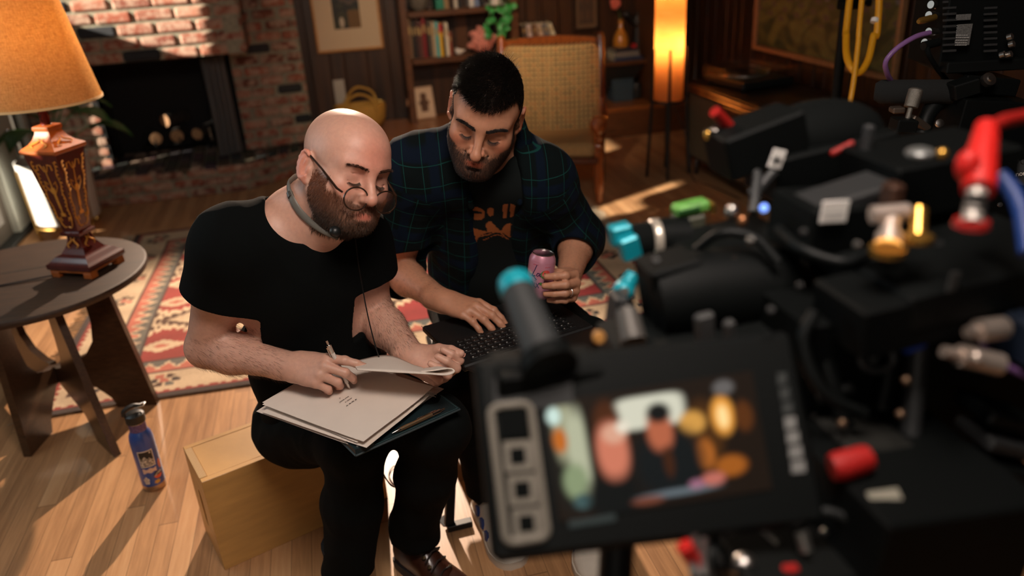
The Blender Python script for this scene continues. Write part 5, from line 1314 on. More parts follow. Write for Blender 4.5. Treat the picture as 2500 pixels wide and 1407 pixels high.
def bottle():
    c = onz(379, 1186); c[2] = 0; g = thing('water_bottle', c, 'blue steel water bottle covered in stickers standing on the floor by the table', 'bottle')
    up = (0, 0, 1); r = .0365
    m = MB(); m.lathe(c+np.array((0, 0, .022)), [(r, 0), (r, .155), (r*.985, .170), (r*.90, .185), (r*.76, .195), (r*.70, .200), (r*.70, .228)], up, 40); m.build('body', mat('blue_enamel', srgb(40, 72, 142), .35, noise=.25, nscale=30, coat=.3), g)
    b = MB(); b.lathe(c, [(r*.93, 0), (r, .004), (r*1.002, .0225)], up, 40); b.build('steel_base', mat('scuffed_steel', srgb(176, 150, 122), .4, .9, noise=.2, nscale=50), g)
    rg = MB(); rg.lathe(c+np.array((0, 0, .249)), [(r*.71, 0), (r*.73, .002), (r*.71, .004)], up, 32); rg.build('steel_rim', mat('steel', (.6, .6, .58), .3, 1.0), g)
    lb = MB(); lb.lathe(c+np.array((0, 0, .222)), [(r*.705, 0), (r*.705, .027)], up, 32); lb.build('neck_label', mat('purple_print', srgb(92, 70, 110), .5, noise=.6, nscale=160), g)
    cp = MB(); cp.lathe(c+np.array((0, 0, .252)), [(r*.80, 0), (r*.82, .004), (r*.80, .026), (r*.60, .032), (r*.1, .033)], up, 28); cp.build('cap', mat('matte_black_plastic', (.008, .009, .009), .45), g)
    w = np.array((.93, .36, 0)); lp = MB(); q = c+np.array((0, 0, .282)); lp.tube(bez([q-w*.030, q-w*.026+np.array((0, 0, .016)), q+w*.0+np.array((0, 0, .026)), q+w*.024+np.array((0, 0, .018))], 6), .0065, 8); lp.build('spout', mat('matte_black_plastic', (.008, .009, .009), .45), g)
    ha = MB(); ha.tube([q+w*.006+np.array((0, -.012, .020)), q+w*.036+np.array((0, -.012, .020)), q+w*.036+np.array((0, .012, .018)), q+w*.006+np.array((0, .012, .018))], .0022, 8); ha.build('bail_handle', mat('steel', (.6, .6, .58), .3, 1.0), g)
    f = V_C-c; f[2] = 0; f /= np.linalg.norm(f); s = np.cross((0, 0, 1.0), f)
    def P(a, z, k=0.0): return c+np.array((0, 0, z))+(f*math.cos(a/r)+s*math.sin(a/r))*(r+.0004+k)
    def stick(nm, a0, a1, z0, z1, fn, par, nu=70, nv=70, k=0.0):
        U, W = np.meshgrid(np.linspace(0, 1, nu), np.linspace(0, 1, nv), indexing='ij'); V = np.array([[P(a0+(a1-a0)*u, z0+(z1-z0)*w, k) for w in W[0]] for u in U[:, 0]]).reshape(-1, 3)
        col, keep = fn(U, W); i = np.arange(nu-1)[:, None]*nv+np.arange(nv-1)[None]; F = np.stack([i, i+nv, i+nv+1, i+1], -1).reshape(-1, 4); kp = keep.reshape(-1); F = F[kp[F].all(1)]
        np_mesh(nm, V, F, mat('sticker_print', (1, 1, 1), .5, attr='Col'), par, colors=col.reshape(-1, 3))
    bk, wh = np.array((.01, .01, .01)), np.array(srgb(214, 204, 188))
    def photo(U, V):
        c_ = np.ones(U.shape+(3,))*wh; n = np.sin(U*23+3*np.sin(V*19))*np.sin(V*31+4*np.sin(U*13)); rid = .62-.35*np.abs(U-.35)+.04*np.sin(U*20)
        c_[(n > .12) & (V < .6)] = bk; c_[(V > rid) & (V < .95)] = bk; c_[(V < rid) & (V > .42) & (np.sin(U*60+V*40) > .55)] = bk; c_[(np.hypot(U-.8, V-.85) < .05)] = wh
        e = np.minimum(np.minimum(U, 1-U), np.minimum(V, 1-V)); c_[e < .05] = wh; c_[(V < .11) & (V > .05) & (np.sin(U*52) > .0)] = bk; return c_, np.ones(U.shape, bool)
    stick('landscape_sticker', -.026, .020, .098, .158, photo, g)
    def cloud(U, V): return np.ones(U.shape+(3,))*np.array(srgb(204, 176, 160)), (np.abs(V-.5) < .30+.08*np.sin(U*14))*((np.abs(U-.5) < .47))
    stick('cloud_sticker', -.026, .020, .070, .096, cloud, g)
    def blob(U, V):
        q = np.hypot(U-.5, (V-.5)); c_ = np.ones(U.shape+(3,))*wh; c_[(np.sin(U*20)*np.sin(V*17) > .2) & (q < .36)] = np.array(srgb(110, 66, 48)); return c_, q < .44+.05*np.sin(np.arctan2(V-.5, U-.5)*5)
    stick('cartoon_sticker', -.030, -.010, .030, .062, blob, g)
    def vote(U, V): c_ = np.ones(U.shape+(3,))*np.array(srgb(206, 88, 52)); c_[V > .45] = np.array(srgb(40, 36, 44)); return c_, (np.hypot((U-.5), (V-.5)) < .5)
    stick('voter_sticker', .004, .032, .046, .074, vote, g, k=.0002)
    def yel(U, V): return np.ones(U.shape+(3,))*np.array(srgb(200, 152, 62)), np.hypot((U-.5), (V-.5)*1.2) < .42+.06*np.sin(np.arctan2(V-.5, U-.5)*6)
    stick('yellow_sticker', .0, .022, .026, .046, yel, g, k=.0003)
    def red_(U, V): return np.ones(U.shape+(3,))*np.array(srgb(196, 120, 100)), np.hypot((U-.5), (V-.5)) < .46
    stick('round_sticker', .026, .042, .074, .112, red_, g)
    t = MB(); a = .018; n_ = f*math.cos(a/r)+s*math.sin(a/r); u_ = s*math.cos(a/r)-f*math.sin(a/r); u2 = u_*.94+np.array((0, 0, .34)); v2 = np.cross(n_, u2); text(t, 'VOTER', P(a-.0115, .058, .0012)+n_*.0016, u2/np.linalg.norm(u2), v2/np.linalg.norm(v2), .0062, .0005); t.build('sticker_word', mat('white_print', srgb(224, 218, 208), .5), g)
bottle()
def apple_box():
    p0 = np.array((-.468, 1.876, 0)); a = math.atan2(.186, .497); u = np.array((math.cos(a), math.sin(a), 0)); v = np.array((-u[1], u[0], 0)); W, D, H = .508, .205, .305; T = .019; z = np.array((0, 0, 1.0)); R = np.stack([u, v, z], 1)
    g = thing('apple_box', p0+u*W/2+v*D/2, 'blond plywood apple box the bald man sits on', 'box')
    M = mat('birch_plywood', srgb(196, 148, 84), .5, noise=.14, nscale=5, stretch=(1.5, 1.5, 9), bump=.1, bscale=60, coat=.1); Me = mat('ply_edge', srgb(208, 170, 116), .6)
    C_ = lambda x, y, zz: p0+u*x+v*y+z*zz
    for nm, c, s in (('front_panel', (W/2, T/2, H/2), (W, T, H)), ('back_panel', (W/2, D-T/2, H/2), (W, T, H)), ('top_panel', (W/2+T*.0, D/2, H-T/2), (W-2*T-.001, D-2*T, T-.001)), ('bottom_panel', (W/2, D/2, T/2), (W-2*T, D-2*T, T))):
        b = MB(); b.box(C_(*c), s, R, .0012); b.build(nm, M, g)
    # end panels with an oval hand hole, built as a frame round the hole
    for k, x0 in enumerate((0, W-T)):
        b = MB(); n = 40; yy, zz = D/2, H*.50; y0, y1 = T, D-T
        inner = [(yy+.018*math.copysign(abs(math.cos(t))**.7, math.cos(t)), zz+.062*math.copysign(abs(math.sin(t))**.7, math.sin(t))) for t in np.linspace(0, 2*PI, n, endpoint=False)]
        outer = []
        for (a_, b_) in inner:
            d = np.array((a_-yy, b_-zz)); d = d/max(abs(d[0])/((y1-y0)/2), abs(d[1])/(H/2)); outer.append((yy+d[0], zz+d[1]))
        # snap the nearest samples to the corners
        for cy in (y0, y1):
            for cz in (0, H):
                j = min(range(n), key=lambda q: (outer[q][0]-cy)**2+(outer[q][1]-cz)**2); outer[j] = (cy, cz)
        b.rings([[C_(x0, *p) for p in outer], [C_(x0, *p) for p in inner], [C_(x0+T, *p) for p in inner], [C_(x0+T, *p) for p in outer], [C_(x0, *p) for p in outer]], caps=False); b.build('end_panel', M, g, 25)
        e = MB(); e.box(C_(x0+T/2, D/2, H+.0003), (T, D-2*T-.004, .001), R); 
        st = e.build('ply_edge_top', mat('ply_edge', srgb(208, 170, 116), .6), g)
        l = MB()
        for j in range(5): l.box(C_(x0+T*(j+.7)/5.4, D/2, H+.0009), (.0011, D-2*T-.006, .0004), R)
        l.build('ply_lines', mat('ply_glue_line', srgb(136, 100, 62), .7), st)
apple_box()

# ================================================================== back wall: bench, bookcase, books, pictures, chair, lamp, console
def bench():
    g = thing('built_in_bench', (1.5, 6.2, 0), 'long low built-in wooden bench along the back wall under the bookcase', 'bench'); M = wood('honey_pine', srgb(140, 82, 40), .35, 0, .35, .3)
    t = MB(); t.box((.66, 6.165, .225), (1.28, .66, .035), None, .004); t.box((2.10, 6.27, .225), (1.60, .45, .035), None, .004); t.build('top', M, g)
    f = MB(); f.box((.66, 5.87, .105), (1.26, .03, .21)); f.build('front_panel', M_shelf, g); f = MB(); f.box((2.10, 6.07, .13), (1.58, .03, .155)); f.build('front_panel', M_shelf, g)
    k = MB(); k.box((2.10, 6.06, .027), (1.58, .05, .054), None, .004); k.build('kickboard', M_shelf, g)
bench(); BT = .2425
YS = 6.22
def bookcase():
    g = thing('bookcase', (1.1, 6.36, BT), 'built-in walnut bookcase with two shelves standing on the bench', 'bookcase')
    xl = ony(1000, 150, YS)[0]; xr = ony(1257, 50, YS)[0]; z1 = ony(1120, 143, YS)[2]; z2 = ony(1100, 30, YS)[2]
    for nm, x, w in (('side_panel', xl-.01, .05), ('side_panel', xr, .06)):
        b = MB(); b.box((x, (YS+6.49)/2, (BT+2.2)/2), (w, 6.49-YS, 2.2-BT), None, .003); b.build(nm, M_dark if nm == 'x' else M_shelf, g)
    for z in (z1, z2, z2+.38, z2+.75):
        b = MB(); b.box(((xl+xr)/2, (YS+6.49)/2+.004, z), (xr-xl-.05, 6.49-YS-.01, .042), None, .003); b.build('shelf', M_shelf, g)
    b = MB(); b.box(((xl+xr)/2, 6.478, 1.2), (xr-xl-.04, .012, 1.9)); b.build('back_panel', M_panel, g)
    x = ony(1128, 90, 6.44)[0]; b = MB(); b.box((x, 6.455, (z1+z2)/2), (.085, .03, z2-z1-.044)); b.build('back_batten', M_shelf, g)
    b = MB(); xe = ony(1385, 100, 6.3)[0]; zl = ony(1330, 107, 6.3)[2]; b.box(((xr+xe)/2+.03, 6.36, zl-.02), (xe-xr, .26, .036), None, .003); b.build('low_shelf', M_shelf, g)
    b = MB(); b.box((xe+.01, 6.36, (BT+zl)/2), (.04, .25, zl-BT-.03)); b.build('low_side', M_shelf, g)
    return xl, xr, z1+.021, z2+.021, zl-.002
XL_, XR_, Z1, Z2, ZL = bookcase()
def book(name, x, y, z, w, d, h, col, label, group, tilt=0.0, band=None):
    """spine toward the room"""
    R = np.array([[math.cos(tilt), 0, math.sin(tilt)], [0, 1, 0], [-math.sin(tilt), 0, math.cos(tilt)]])
    o = np.array((x, y, z)); g = thing(name, o, label, 'book', group); T = lambda a, b, c: o+R @ np.array((a, b, c))
    Mc = mat('cloth_%d_%d_%d' % tuple(int(c*999) for c in col), col, .6, noise=.15, nscale=60)
    b = MB(); b.box(T(-w/2+.0012, d/2, h/2), (.0024, d, h), R); b.box(T(w/2-.0012, d/2, h/2), (.0024, d, h), R); b.box(T(0, .0015, h/2), (w, .003, h), R, .001); b.build('cover', Mc, g)
    p = MB(); p.box(T(0, d/2, h/2), (w-.005, d-.006, h-.006), R); p.build('pages', mat('page_block', srgb(206, 190, 160), .8), g)
    l = MB()
    if band is None: l.box(T(0, -.0005, h*.72), (w*.5, .001, h*.20), R); l.build('spine_title', mat('gilt_title', srgb(170, 140, 90), .5), g)
    else: l.box(T(0, -.0005, h*.86), (w*.98, .001, h*.26), R); l.build('spine_band', mat('band_%d' % int(band[0]*999), band, .5), g)
spec = [(995, srgb(84, 76, 62), 85, 'olive grey book at the left end of the bookcase shelf'), (1004, srgb(112, 84, 60), 88, 'tan book second from the left end of the bookcase shelf'), (1014, srgb(26, 24, 24), 84, 'black book beside the tan book on the bookcase shelf'), (1022, srgb(60, 30, 28), 86, 'dark maroon book between two darker books on the bookcase shelf'),
        (1029, srgb(86, 44, 38), 82, 'brown maroon book left of the deep red book'), (1039, srgb(126, 22, 30), 90, 'deep red book on the bookcase shelf'), (1048, srgb(44, 34, 30), 84, 'dark brown book right of the deep red book'), (1054, srgb(98, 84, 70), 82, 'grey brown book left of the beige book'), (1062, srgb(186, 160, 128), 78, 'beige book beside the teal book'),
        (1070, srgb(80, 168, 170), 78, 'teal book between the beige and yellow books'), (1079, srgb(222, 172, 30), 74, 'yellow book with red bands on the bookcase shelf'), (1087, srgb(30, 28, 28), 70, 'black book between the yellow and white books'), (1093, srgb(222, 212, 192), 74, 'white thin book on the bookcase shelf'), (1101, srgb(136, 62, 40), 52, 'short brick red book at the right end of the row')]
for i, (px, col, hp, lab) in enumerate(spec):
    x = ony(px, 130, YS+.03)[0]; nx = spec[i+1][0] if i+1 < len(spec) else px+8; w = (nx-px)*6.4/1944*.93
    book('book', x+.004, YS+.03+.006*(i % 3), Z1+.001, w, .17, hp*6.35/1944, col, lab, 'books on the bookcase shelf', 0, srgb(190, 30, 40) if px == 1079 else None)
up = [(1074, 20, srgb(24, 120, 96), 'green book on the upper bookcase shelf'), (1090, 12, srgb(150, 120, 84), 'tan book on the upper shelf beside the green book'), (1104, 8, srgb(60, 40, 30), 'dark brown book on the upper bookcase shelf'), (1113, 8, srgb(200, 190, 176), 'narrow white book on the upper shelf left of the black book'), (1122, 9, srgb(30, 30, 34), 'black book on the upper bookcase shelf'), (1152, 12, srgb(206, 200, 196), 'wide white book on the upper bookcase shelf'), (1165, 10, srgb(120, 136, 170), 'pale blue book on the upper bookcase shelf'), (1177, 8, srgb(40, 40, 46), 'charcoal book at the right end of the upper shelf')]
for i, (px, wp, col, lab) in enumerate(up): book('book', ony(px, 10, YS+.04)[0], YS+.04, Z2+.001, wp*6.4/1944*.95, .16, .22+.01*(i % 3), col, lab, 'books on the upper shelf')
lean = [(1283, srgb(70, 56, 48), 'dark brown leaning book, first from the left on the low shelf'), (1297, srgb(200, 180, 178), 'white and pink leaning book on the low shelf'), (1312, srgb(120, 84, 62), 'brown leaning book on the low shelf'), (1326, srgb(196, 170, 152), 'pale pink leaning book on the low shelf'), (1341, srgb(110, 112, 118), 'grey leaning book on the low shelf'), (1356, srgb(206, 200, 172), 'cream leaning book, last on the right of the low shelf')]
for i, (px, col, lab) in enumerate(lean): book('book', ony(px, 106, 6.30)[0], 6.28, ZL+.006, .034, .15, .155, col, lab, 'leaning books on the low shelf', -.10-.045*i)

def things_on_shelves():
    p = np.array((ony(1022, 12, 6.33)[0], 6.33, Z2)); g = thing('stone_vase', p, 'round grey stone vase at the left of the upper bookcase shelf', 'vase'); m = MB(); m.lathe(p, [(.04, 0), (.065, .03), (.075, .08), (.06, .13), (.03, .15), (.035, .17), (.025, .168)], (0, 0, 1), 24); m.build('body', mat('grey_stone', srgb(96, 88, 78), .8, noise=.3, nscale=40), g); r = MB(); r.lathe(p+np.array((0, 0, .166)), [(.030, 0), (.037, .003), (.030, .006)], (0, 0, 1), 24); r.build('rim', mat('grey_stone', srgb(96, 88, 78), .8), g)
    p = np.array((ony(1122, 132, 6.28)[0], 6.28, Z1)); g = thing('porcelain_bird', p, 'tiny white porcelain bird on the bookcase shelf', 'figurine'); m = MB(); m.ball(p+np.array((0, 0, .022)), (.030, .020, .022)); m.ball(p+np.array((-.022, 0, .040)), .013); m.lathe(p+np.array((.02, 0, .024)), [(.010, 0), (.004, .03)], (1, 0, .35), 8); m.build('body', mat('white_porcelain', srgb(220, 214, 206), .3), g); b = MB(); b.lathe(p+np.array((-.034, 0, .040)), [(.004, 0), (.0005, .010)], (-1, 0, -.1), 8); b.build('beak', mat('ochre', srgb(190, 130, 60), .5), g)
    p = np.array((ony(1180, 126, 6.27)[0], 6.29, Z1)); g = thing('pink_coral', p, 'large pink coral cluster on the bookcase shelf', 'coral'); S = SDF(); r = random.Random(6); S.ell(p+np.array((0, 0, .07)), (.085, .06, .075), None, .03)
    for k in range(46):
        a, t = r.uniform(0, 6.28), r.uniform(-.3, 1.4); d = np.array((math.cos(a)*math.cos(t), math.sin(a)*math.cos(t)*.7, math.sin(t))); S.cone(p+np.array((0, 0, .07))+d*.06, p+np.array((0, 0, .07))+d*r.uniform(.095, .125), .020, .012, .012)
    S.half(p, (0, 0, -1), .004); V, F = S.mesh(.006, p-.2, p+np.array((.2, .2, .3)), lambda P: .006*wav(P, 3, 130)); np_mesh('coral_mass', V, F, mat('pink_coral_skin', srgb(214, 136, 122), .7, noise=.45, nscale=45), g)
    # trailing pothos
    p = np.array((ony(1212, 10, 6.24)[0], 6.27, Z2)); g = thing('trailing_plant', p, 'trailing green pothos in a white pot hanging over the bookcase edge', 'plant'); m = MB(); m.lathe(p+np.array((0, 0, .012)), [(.045, 0), (.06, .10), (.065, .105), (.055, .10)], (0, 0, 1), 24); m.build('pot', mat('white_porcelain', srgb(220, 214, 206), .3), g); s = MB(); s.lathe(p, [(.03, 0), (.085, .008), (.088, .014), (.03, .010)], (0, 0, 1), 28); s.build('saucer', mat('white_porcelain', srgb(220, 214, 206), .3), g)
    Mv, Ml = mat('vine_stem', srgb(90, 140, 70), .6), mat('pothos_leaf', srgb(58, 152, 74), .4, noise=.3, nscale=25); rr = random.Random(8)
    for px, py in (((1197, 1196, 1194, 1190, 1198), (0, 20, 45, 62, 78)), ((1218, 1222, 1226, 1214, 1218), (0, 20, 45, 60, 78)), ((1240, 1246, 1240, 1236, 1232), (0, 15, 34, 52, 70)), ((1228, 1232, 1238, 1226, 1222), (0, 18, 40, 64, 82))):
        pts = [p+np.array((.0, 0, .10))]+[ony(a, b, 6.17+.01*i) for i, (a, b) in enumerate(zip(px, py))]; v = MB(); v.tube(bez(pts, 5), .0028, 5); v.build('vine', Mv, g)
        for q in pts[2:]:
            for k in range(2):
                l = MB(); d = np.array((rr.uniform(-1, 1), -.35, rr.uniform(-.9, .1))); d /= np.linalg.norm(d); s_ = np.cross(d, (0, -1, .3)); s_ /= np.linalg.norm(s_); nn = np.cross(s_, d); L = rr.uniform(.045, .07); R = []
                for t in np.linspace(0, 1, 7): w = L*.42*(math.sin(PI*min(t*.92+.08, 1))**.8)+.001; c = q+d*L*t+nn*.010*math.sin(PI*t); R.append([c-s_*w, c+nn*.004, c+s_*w, c-nn*.001])
                l.rings(R); l.build('leaf', Ml, g)
    # little frame leaning on the bench
    q = onz(1040, 291, BT); c = q+np.array((0, .03, .125)); g = thing('small_picture', (q[0], q[1], BT), 'small pale framed print leaning against the bookcase back on the bench', 'picture'); R = rotz(.12) @ np.array([[1, 0, 0], [0, .966, .259], [0, -.259, .966]]); R = rotz(.12) @ np.array([[1, 0, 0], [0, .97, -.24], [0, .24, .97]]) @ np.eye(3); R = rotz(.15) @ np.array([[1, 0, 0], [0, .97, .24], [0, -.24, .97]])
    b = MB(); b.box(c, (.165, .012, .25), R, .002); b.build('frame', mat('pale_wood_frame', srgb(186, 150, 122), .5), g); b = MB(); b.box(c+R @ np.array((0, -.0065, 0)), (.145, .002, .228), R); b.build('mat_board', mat('cream_card', srgb(204, 176, 152), .8), g)
    b = MB()
    for (x, z, w, h) in ((0, .02, .05, .10), (0, .0, .085, .03), (0, -.05, .055, .04), (0, .06, .03, .035), (-.02, -.03, .02, .05), (.02, -.02, .02, .06)): b.box(c+R @ np.array((x, -.008, z)), (w, .001, h), R)
    b.build('print', mat('sepia_print', srgb(104, 74, 58), .8, noise=.5, nscale=60), g)
    # basket
    q = onz(880, 300, BT); q[1] = 6.20; g = thing('straw_basket', q, 'yellow straw basket with a loop handle on the bench below the big picture', 'basket'); M = mat('golden_straw', srgb(178, 132, 56), .75, noise=.3, nscale=90, stretch=(1, 1, 6), bump=.6, bscale=120)
    m = MB(); R = []
    for z, r in ((0, .10), (.03, .15), (.09, .185), (.16, .195), (.195, .19), (.20, .178), (.15, .178), (.05, .13), (.02, .05)): R.append([q+np.array((r*math.cos(t), r*.72*math.sin(t), z+.012*math.cos(t)**2*(z > .1)+.0015*math.sin(t*30))) for t in np.linspace(0, 2*PI, 60, endpoint=False)])
    m.rings(R, caps=True); m.build('body', M, g)
    h = MB(); h.tube(bez([q+np.array((-.12, -.13, .17)), q+np.array((-.09, -.10, .25)), q+np.array((0, -.08, .29)), q+np.array((.09, -.10, .25)), q+np.array((.12, -.13, .17))], 6), .009, 8); h.build('handle', M, g); h = MB(); h.tube(bez([q+np.array((-.12, .13, .18)), q+np.array((-.05, .12, .28)), q+np.array((.02, .12, .31)), q+np.array((.11, .10, .27)), q+np.array((.14, .11, .18))], 6), .009, 8); h.build('handle', M, g)
    c = ony(830, 225, 6.495); g = thing('wall_plate', c, 'white blank wall plate above the straw basket', 'wall plate'); m = MB(); m.box(c, (.085, .010, .19), None, .003); m.build('plate', mat('ivory_plastic', srgb(170, 160, 150), .4), g); m = MB()
    m.lathe(c+np.array((0, -.005, .07)), [(.005, 0), (.003, .002)], (0, -1, 0), 8); m.build('screw', mat('steel', (.6, .6, .58), .3, 1.0), g); m = MB(); m.lathe(c+np.array((0, -.005, -.07)), [(.005, 0), (.003, .002)], (0, -1, 0), 8); m.build('screw', mat('steel', (.6, .6, .58), .3, 1.0), g)
things_on_shelves()
def frame_pic(name, BL, BR, TR, TL, label, fw, fcol, matw, fn, depth=.02, n=None, nu=90, nv=70, mcol=srgb(204, 176, 146)):
    BL, BR, TR, TL = (np.array(p, float) for p in (BL, BR, TR, TL)); u = BR-BL; W = np.linalg.norm(u); u /= W; v = TL-BL; H = np.linalg.norm(v); v /= H; n_ = np.cross(u, v); c = (BL+TR)/2
    g = thing(name, c, label, 'picture'); R = np.stack([u, -n_, v], 1); f = MB()
    for cc, s in ((BL+u*W/2+v*fw/2, (W, depth, fw)), (TL+u*W/2-v*fw/2, (W, depth, fw)), (BL+u*fw/2+v*H/2, (fw, depth, H-2*fw)), (BR-u*fw/2+v*H/2, (fw, depth, H-2*fw))): f.box(cc+n_*depth/2, s, R, .003)
    f.build('frame', mat('frame_'+name, fcol, .4, noise=.2, nscale=30), g)
    if matw > 0: m = MB(); m.box(c+n_*.006, (W-2*fw, .004, H-2*fw), R); m.build('mat_board', mat('mat_'+name, mcol, .85), g)
    q = fw+matw; P0 = BL+u*q+v*(q*1.1)+n_*.010; V, F, col = grid_plane(P0, u*(W-2*q), v*(H-2.2*q), nu, nv, fn); np_mesh('artwork', V, F, mat('printed_art', (1, 1, 1), .6, attr='Col'), g, colors=col)
def art1(U, V):
    c = np.ones(U.shape+(3,))*np.array(srgb(34, 34, 30)); n = np.sin(U*9+2*np.sin(V*7))*np.sin(V*11+U*5); c[V > .62+.05*np.sin(U*9)] = np.array(srgb(58, 68, 76)); c[(V < .55) & (n > .1)] = np.array(srgb(52, 50, 34)); c[(U > .55) & (V < .4)] = np.array(srgb(104, 72, 34)); c[(np.abs(V-.60+.04*np.sin(U*12)) < .05) & (U > .3)] = np.array(srgb(80, 64, 56)); c[np.hypot((U-.30)*1.4, V-.14) < .12] = np.array(srgb(180, 160, 140)); return c
yp = 6.49
a, b = ony(776, 130, yp), ony(937, 118, yp); zb = (a[2]+b[2])/2; xa, xb = a[0], b[0]
frame_pic('matted_picture', (xa, yp, zb), (xb, yp, zb), (xb, yp, zb+.66), (xa, yp, zb+.66), 'small landscape in a wide cream mat and thin gold frame on the back wall', .016, srgb(176, 118, 56), .135, art1, mcol=srgb(196, 170, 142))
def art2(U, V):
    c = np.ones(U.shape+(3,))*np.array(srgb(70, 50, 36)); c[(np.hypot(U-.5, V-.75) < .16)] = np.array(srgb(52, 92, 80)); c[(np.abs(np.sin(U*8)*np.sin(V*9)) > .6)] = np.array(srgb(84, 58, 40)); return c
a, b = ony(1398, 78, yp), ony(1464, 74, yp); zb = (a[2]+b[2])/2
frame_pic('dark_picture', (a[0], yp, zb), (b[0], yp, zb), (b[0], yp, zb+.5), (a[0], yp, zb+.5), 'dark framed picture on the back wall above the chair', .03, srgb(38, 24, 16), .02, art2, mcol=srgb(110, 84, 60))
def art3(U, V):
    c = np.ones(U.shape+(3,))*np.array(srgb(96, 100, 58)); n = np.sin(U*17+3*np.sin(V*13))*np.sin(V*19+2*np.sin(U*23)); n2 = np.sin(U*41+V*29)*np.sin(V*53-U*17)
    c[V > .62+.03*np.sin(U*7)] = np.array(srgb(150, 138, 116)); c[(V > .72+.05*np.sin(U*11+1))] = np.array(srgb(120, 122, 112)); c[(V < .40) & (n > -.1)] = np.array(srgb(70, 80, 46)); c[(V < .66) & (n2 > .45) & (V > .2)] = np.array(srgb(78, 74, 66)); c[(n2 < -.6) & (V > .35) & (V < .68)] = np.array(srgb(112, 112, 122)); c[(V < .25) & (n > .4)] = np.array(srgb(48, 62, 38))
    return c*(1+.15*n2[..., None])
xw = XR-.022; b0, b1 = onx(1845, 122, xw), onx(2192, 197, xw); zb = (b0[2]+b1[2])/2
frame_pic('meadow_painting', (xw, b0[1], zb), (xw, b1[1], zb), (xw, b1[1], zb+.95), (xw, b0[1], zb+.95), 'large meadow painting in a pale wood frame on the right wall above the console', .030, srgb(150, 112, 78), 0, art3, .03, nu=160, nv=110)
b1 = onx(2480, 128, xw)
frame_pic('yellow_painting', (xw, 3.10, .98), (xw, 2.60, .98), (xw, 2.60, 1.6), (xw, 3.10, 1.6), 'yellow and green painting at the right edge behind the second camera', .028, srgb(150, 112, 78), 0, lambda U, V: np.where((V > .5)[..., None], np.array(srgb(190, 130, 30)), np.array(srgb(90, 90, 40)))*(1+.2*np.sin(U*20))[..., None], .03)

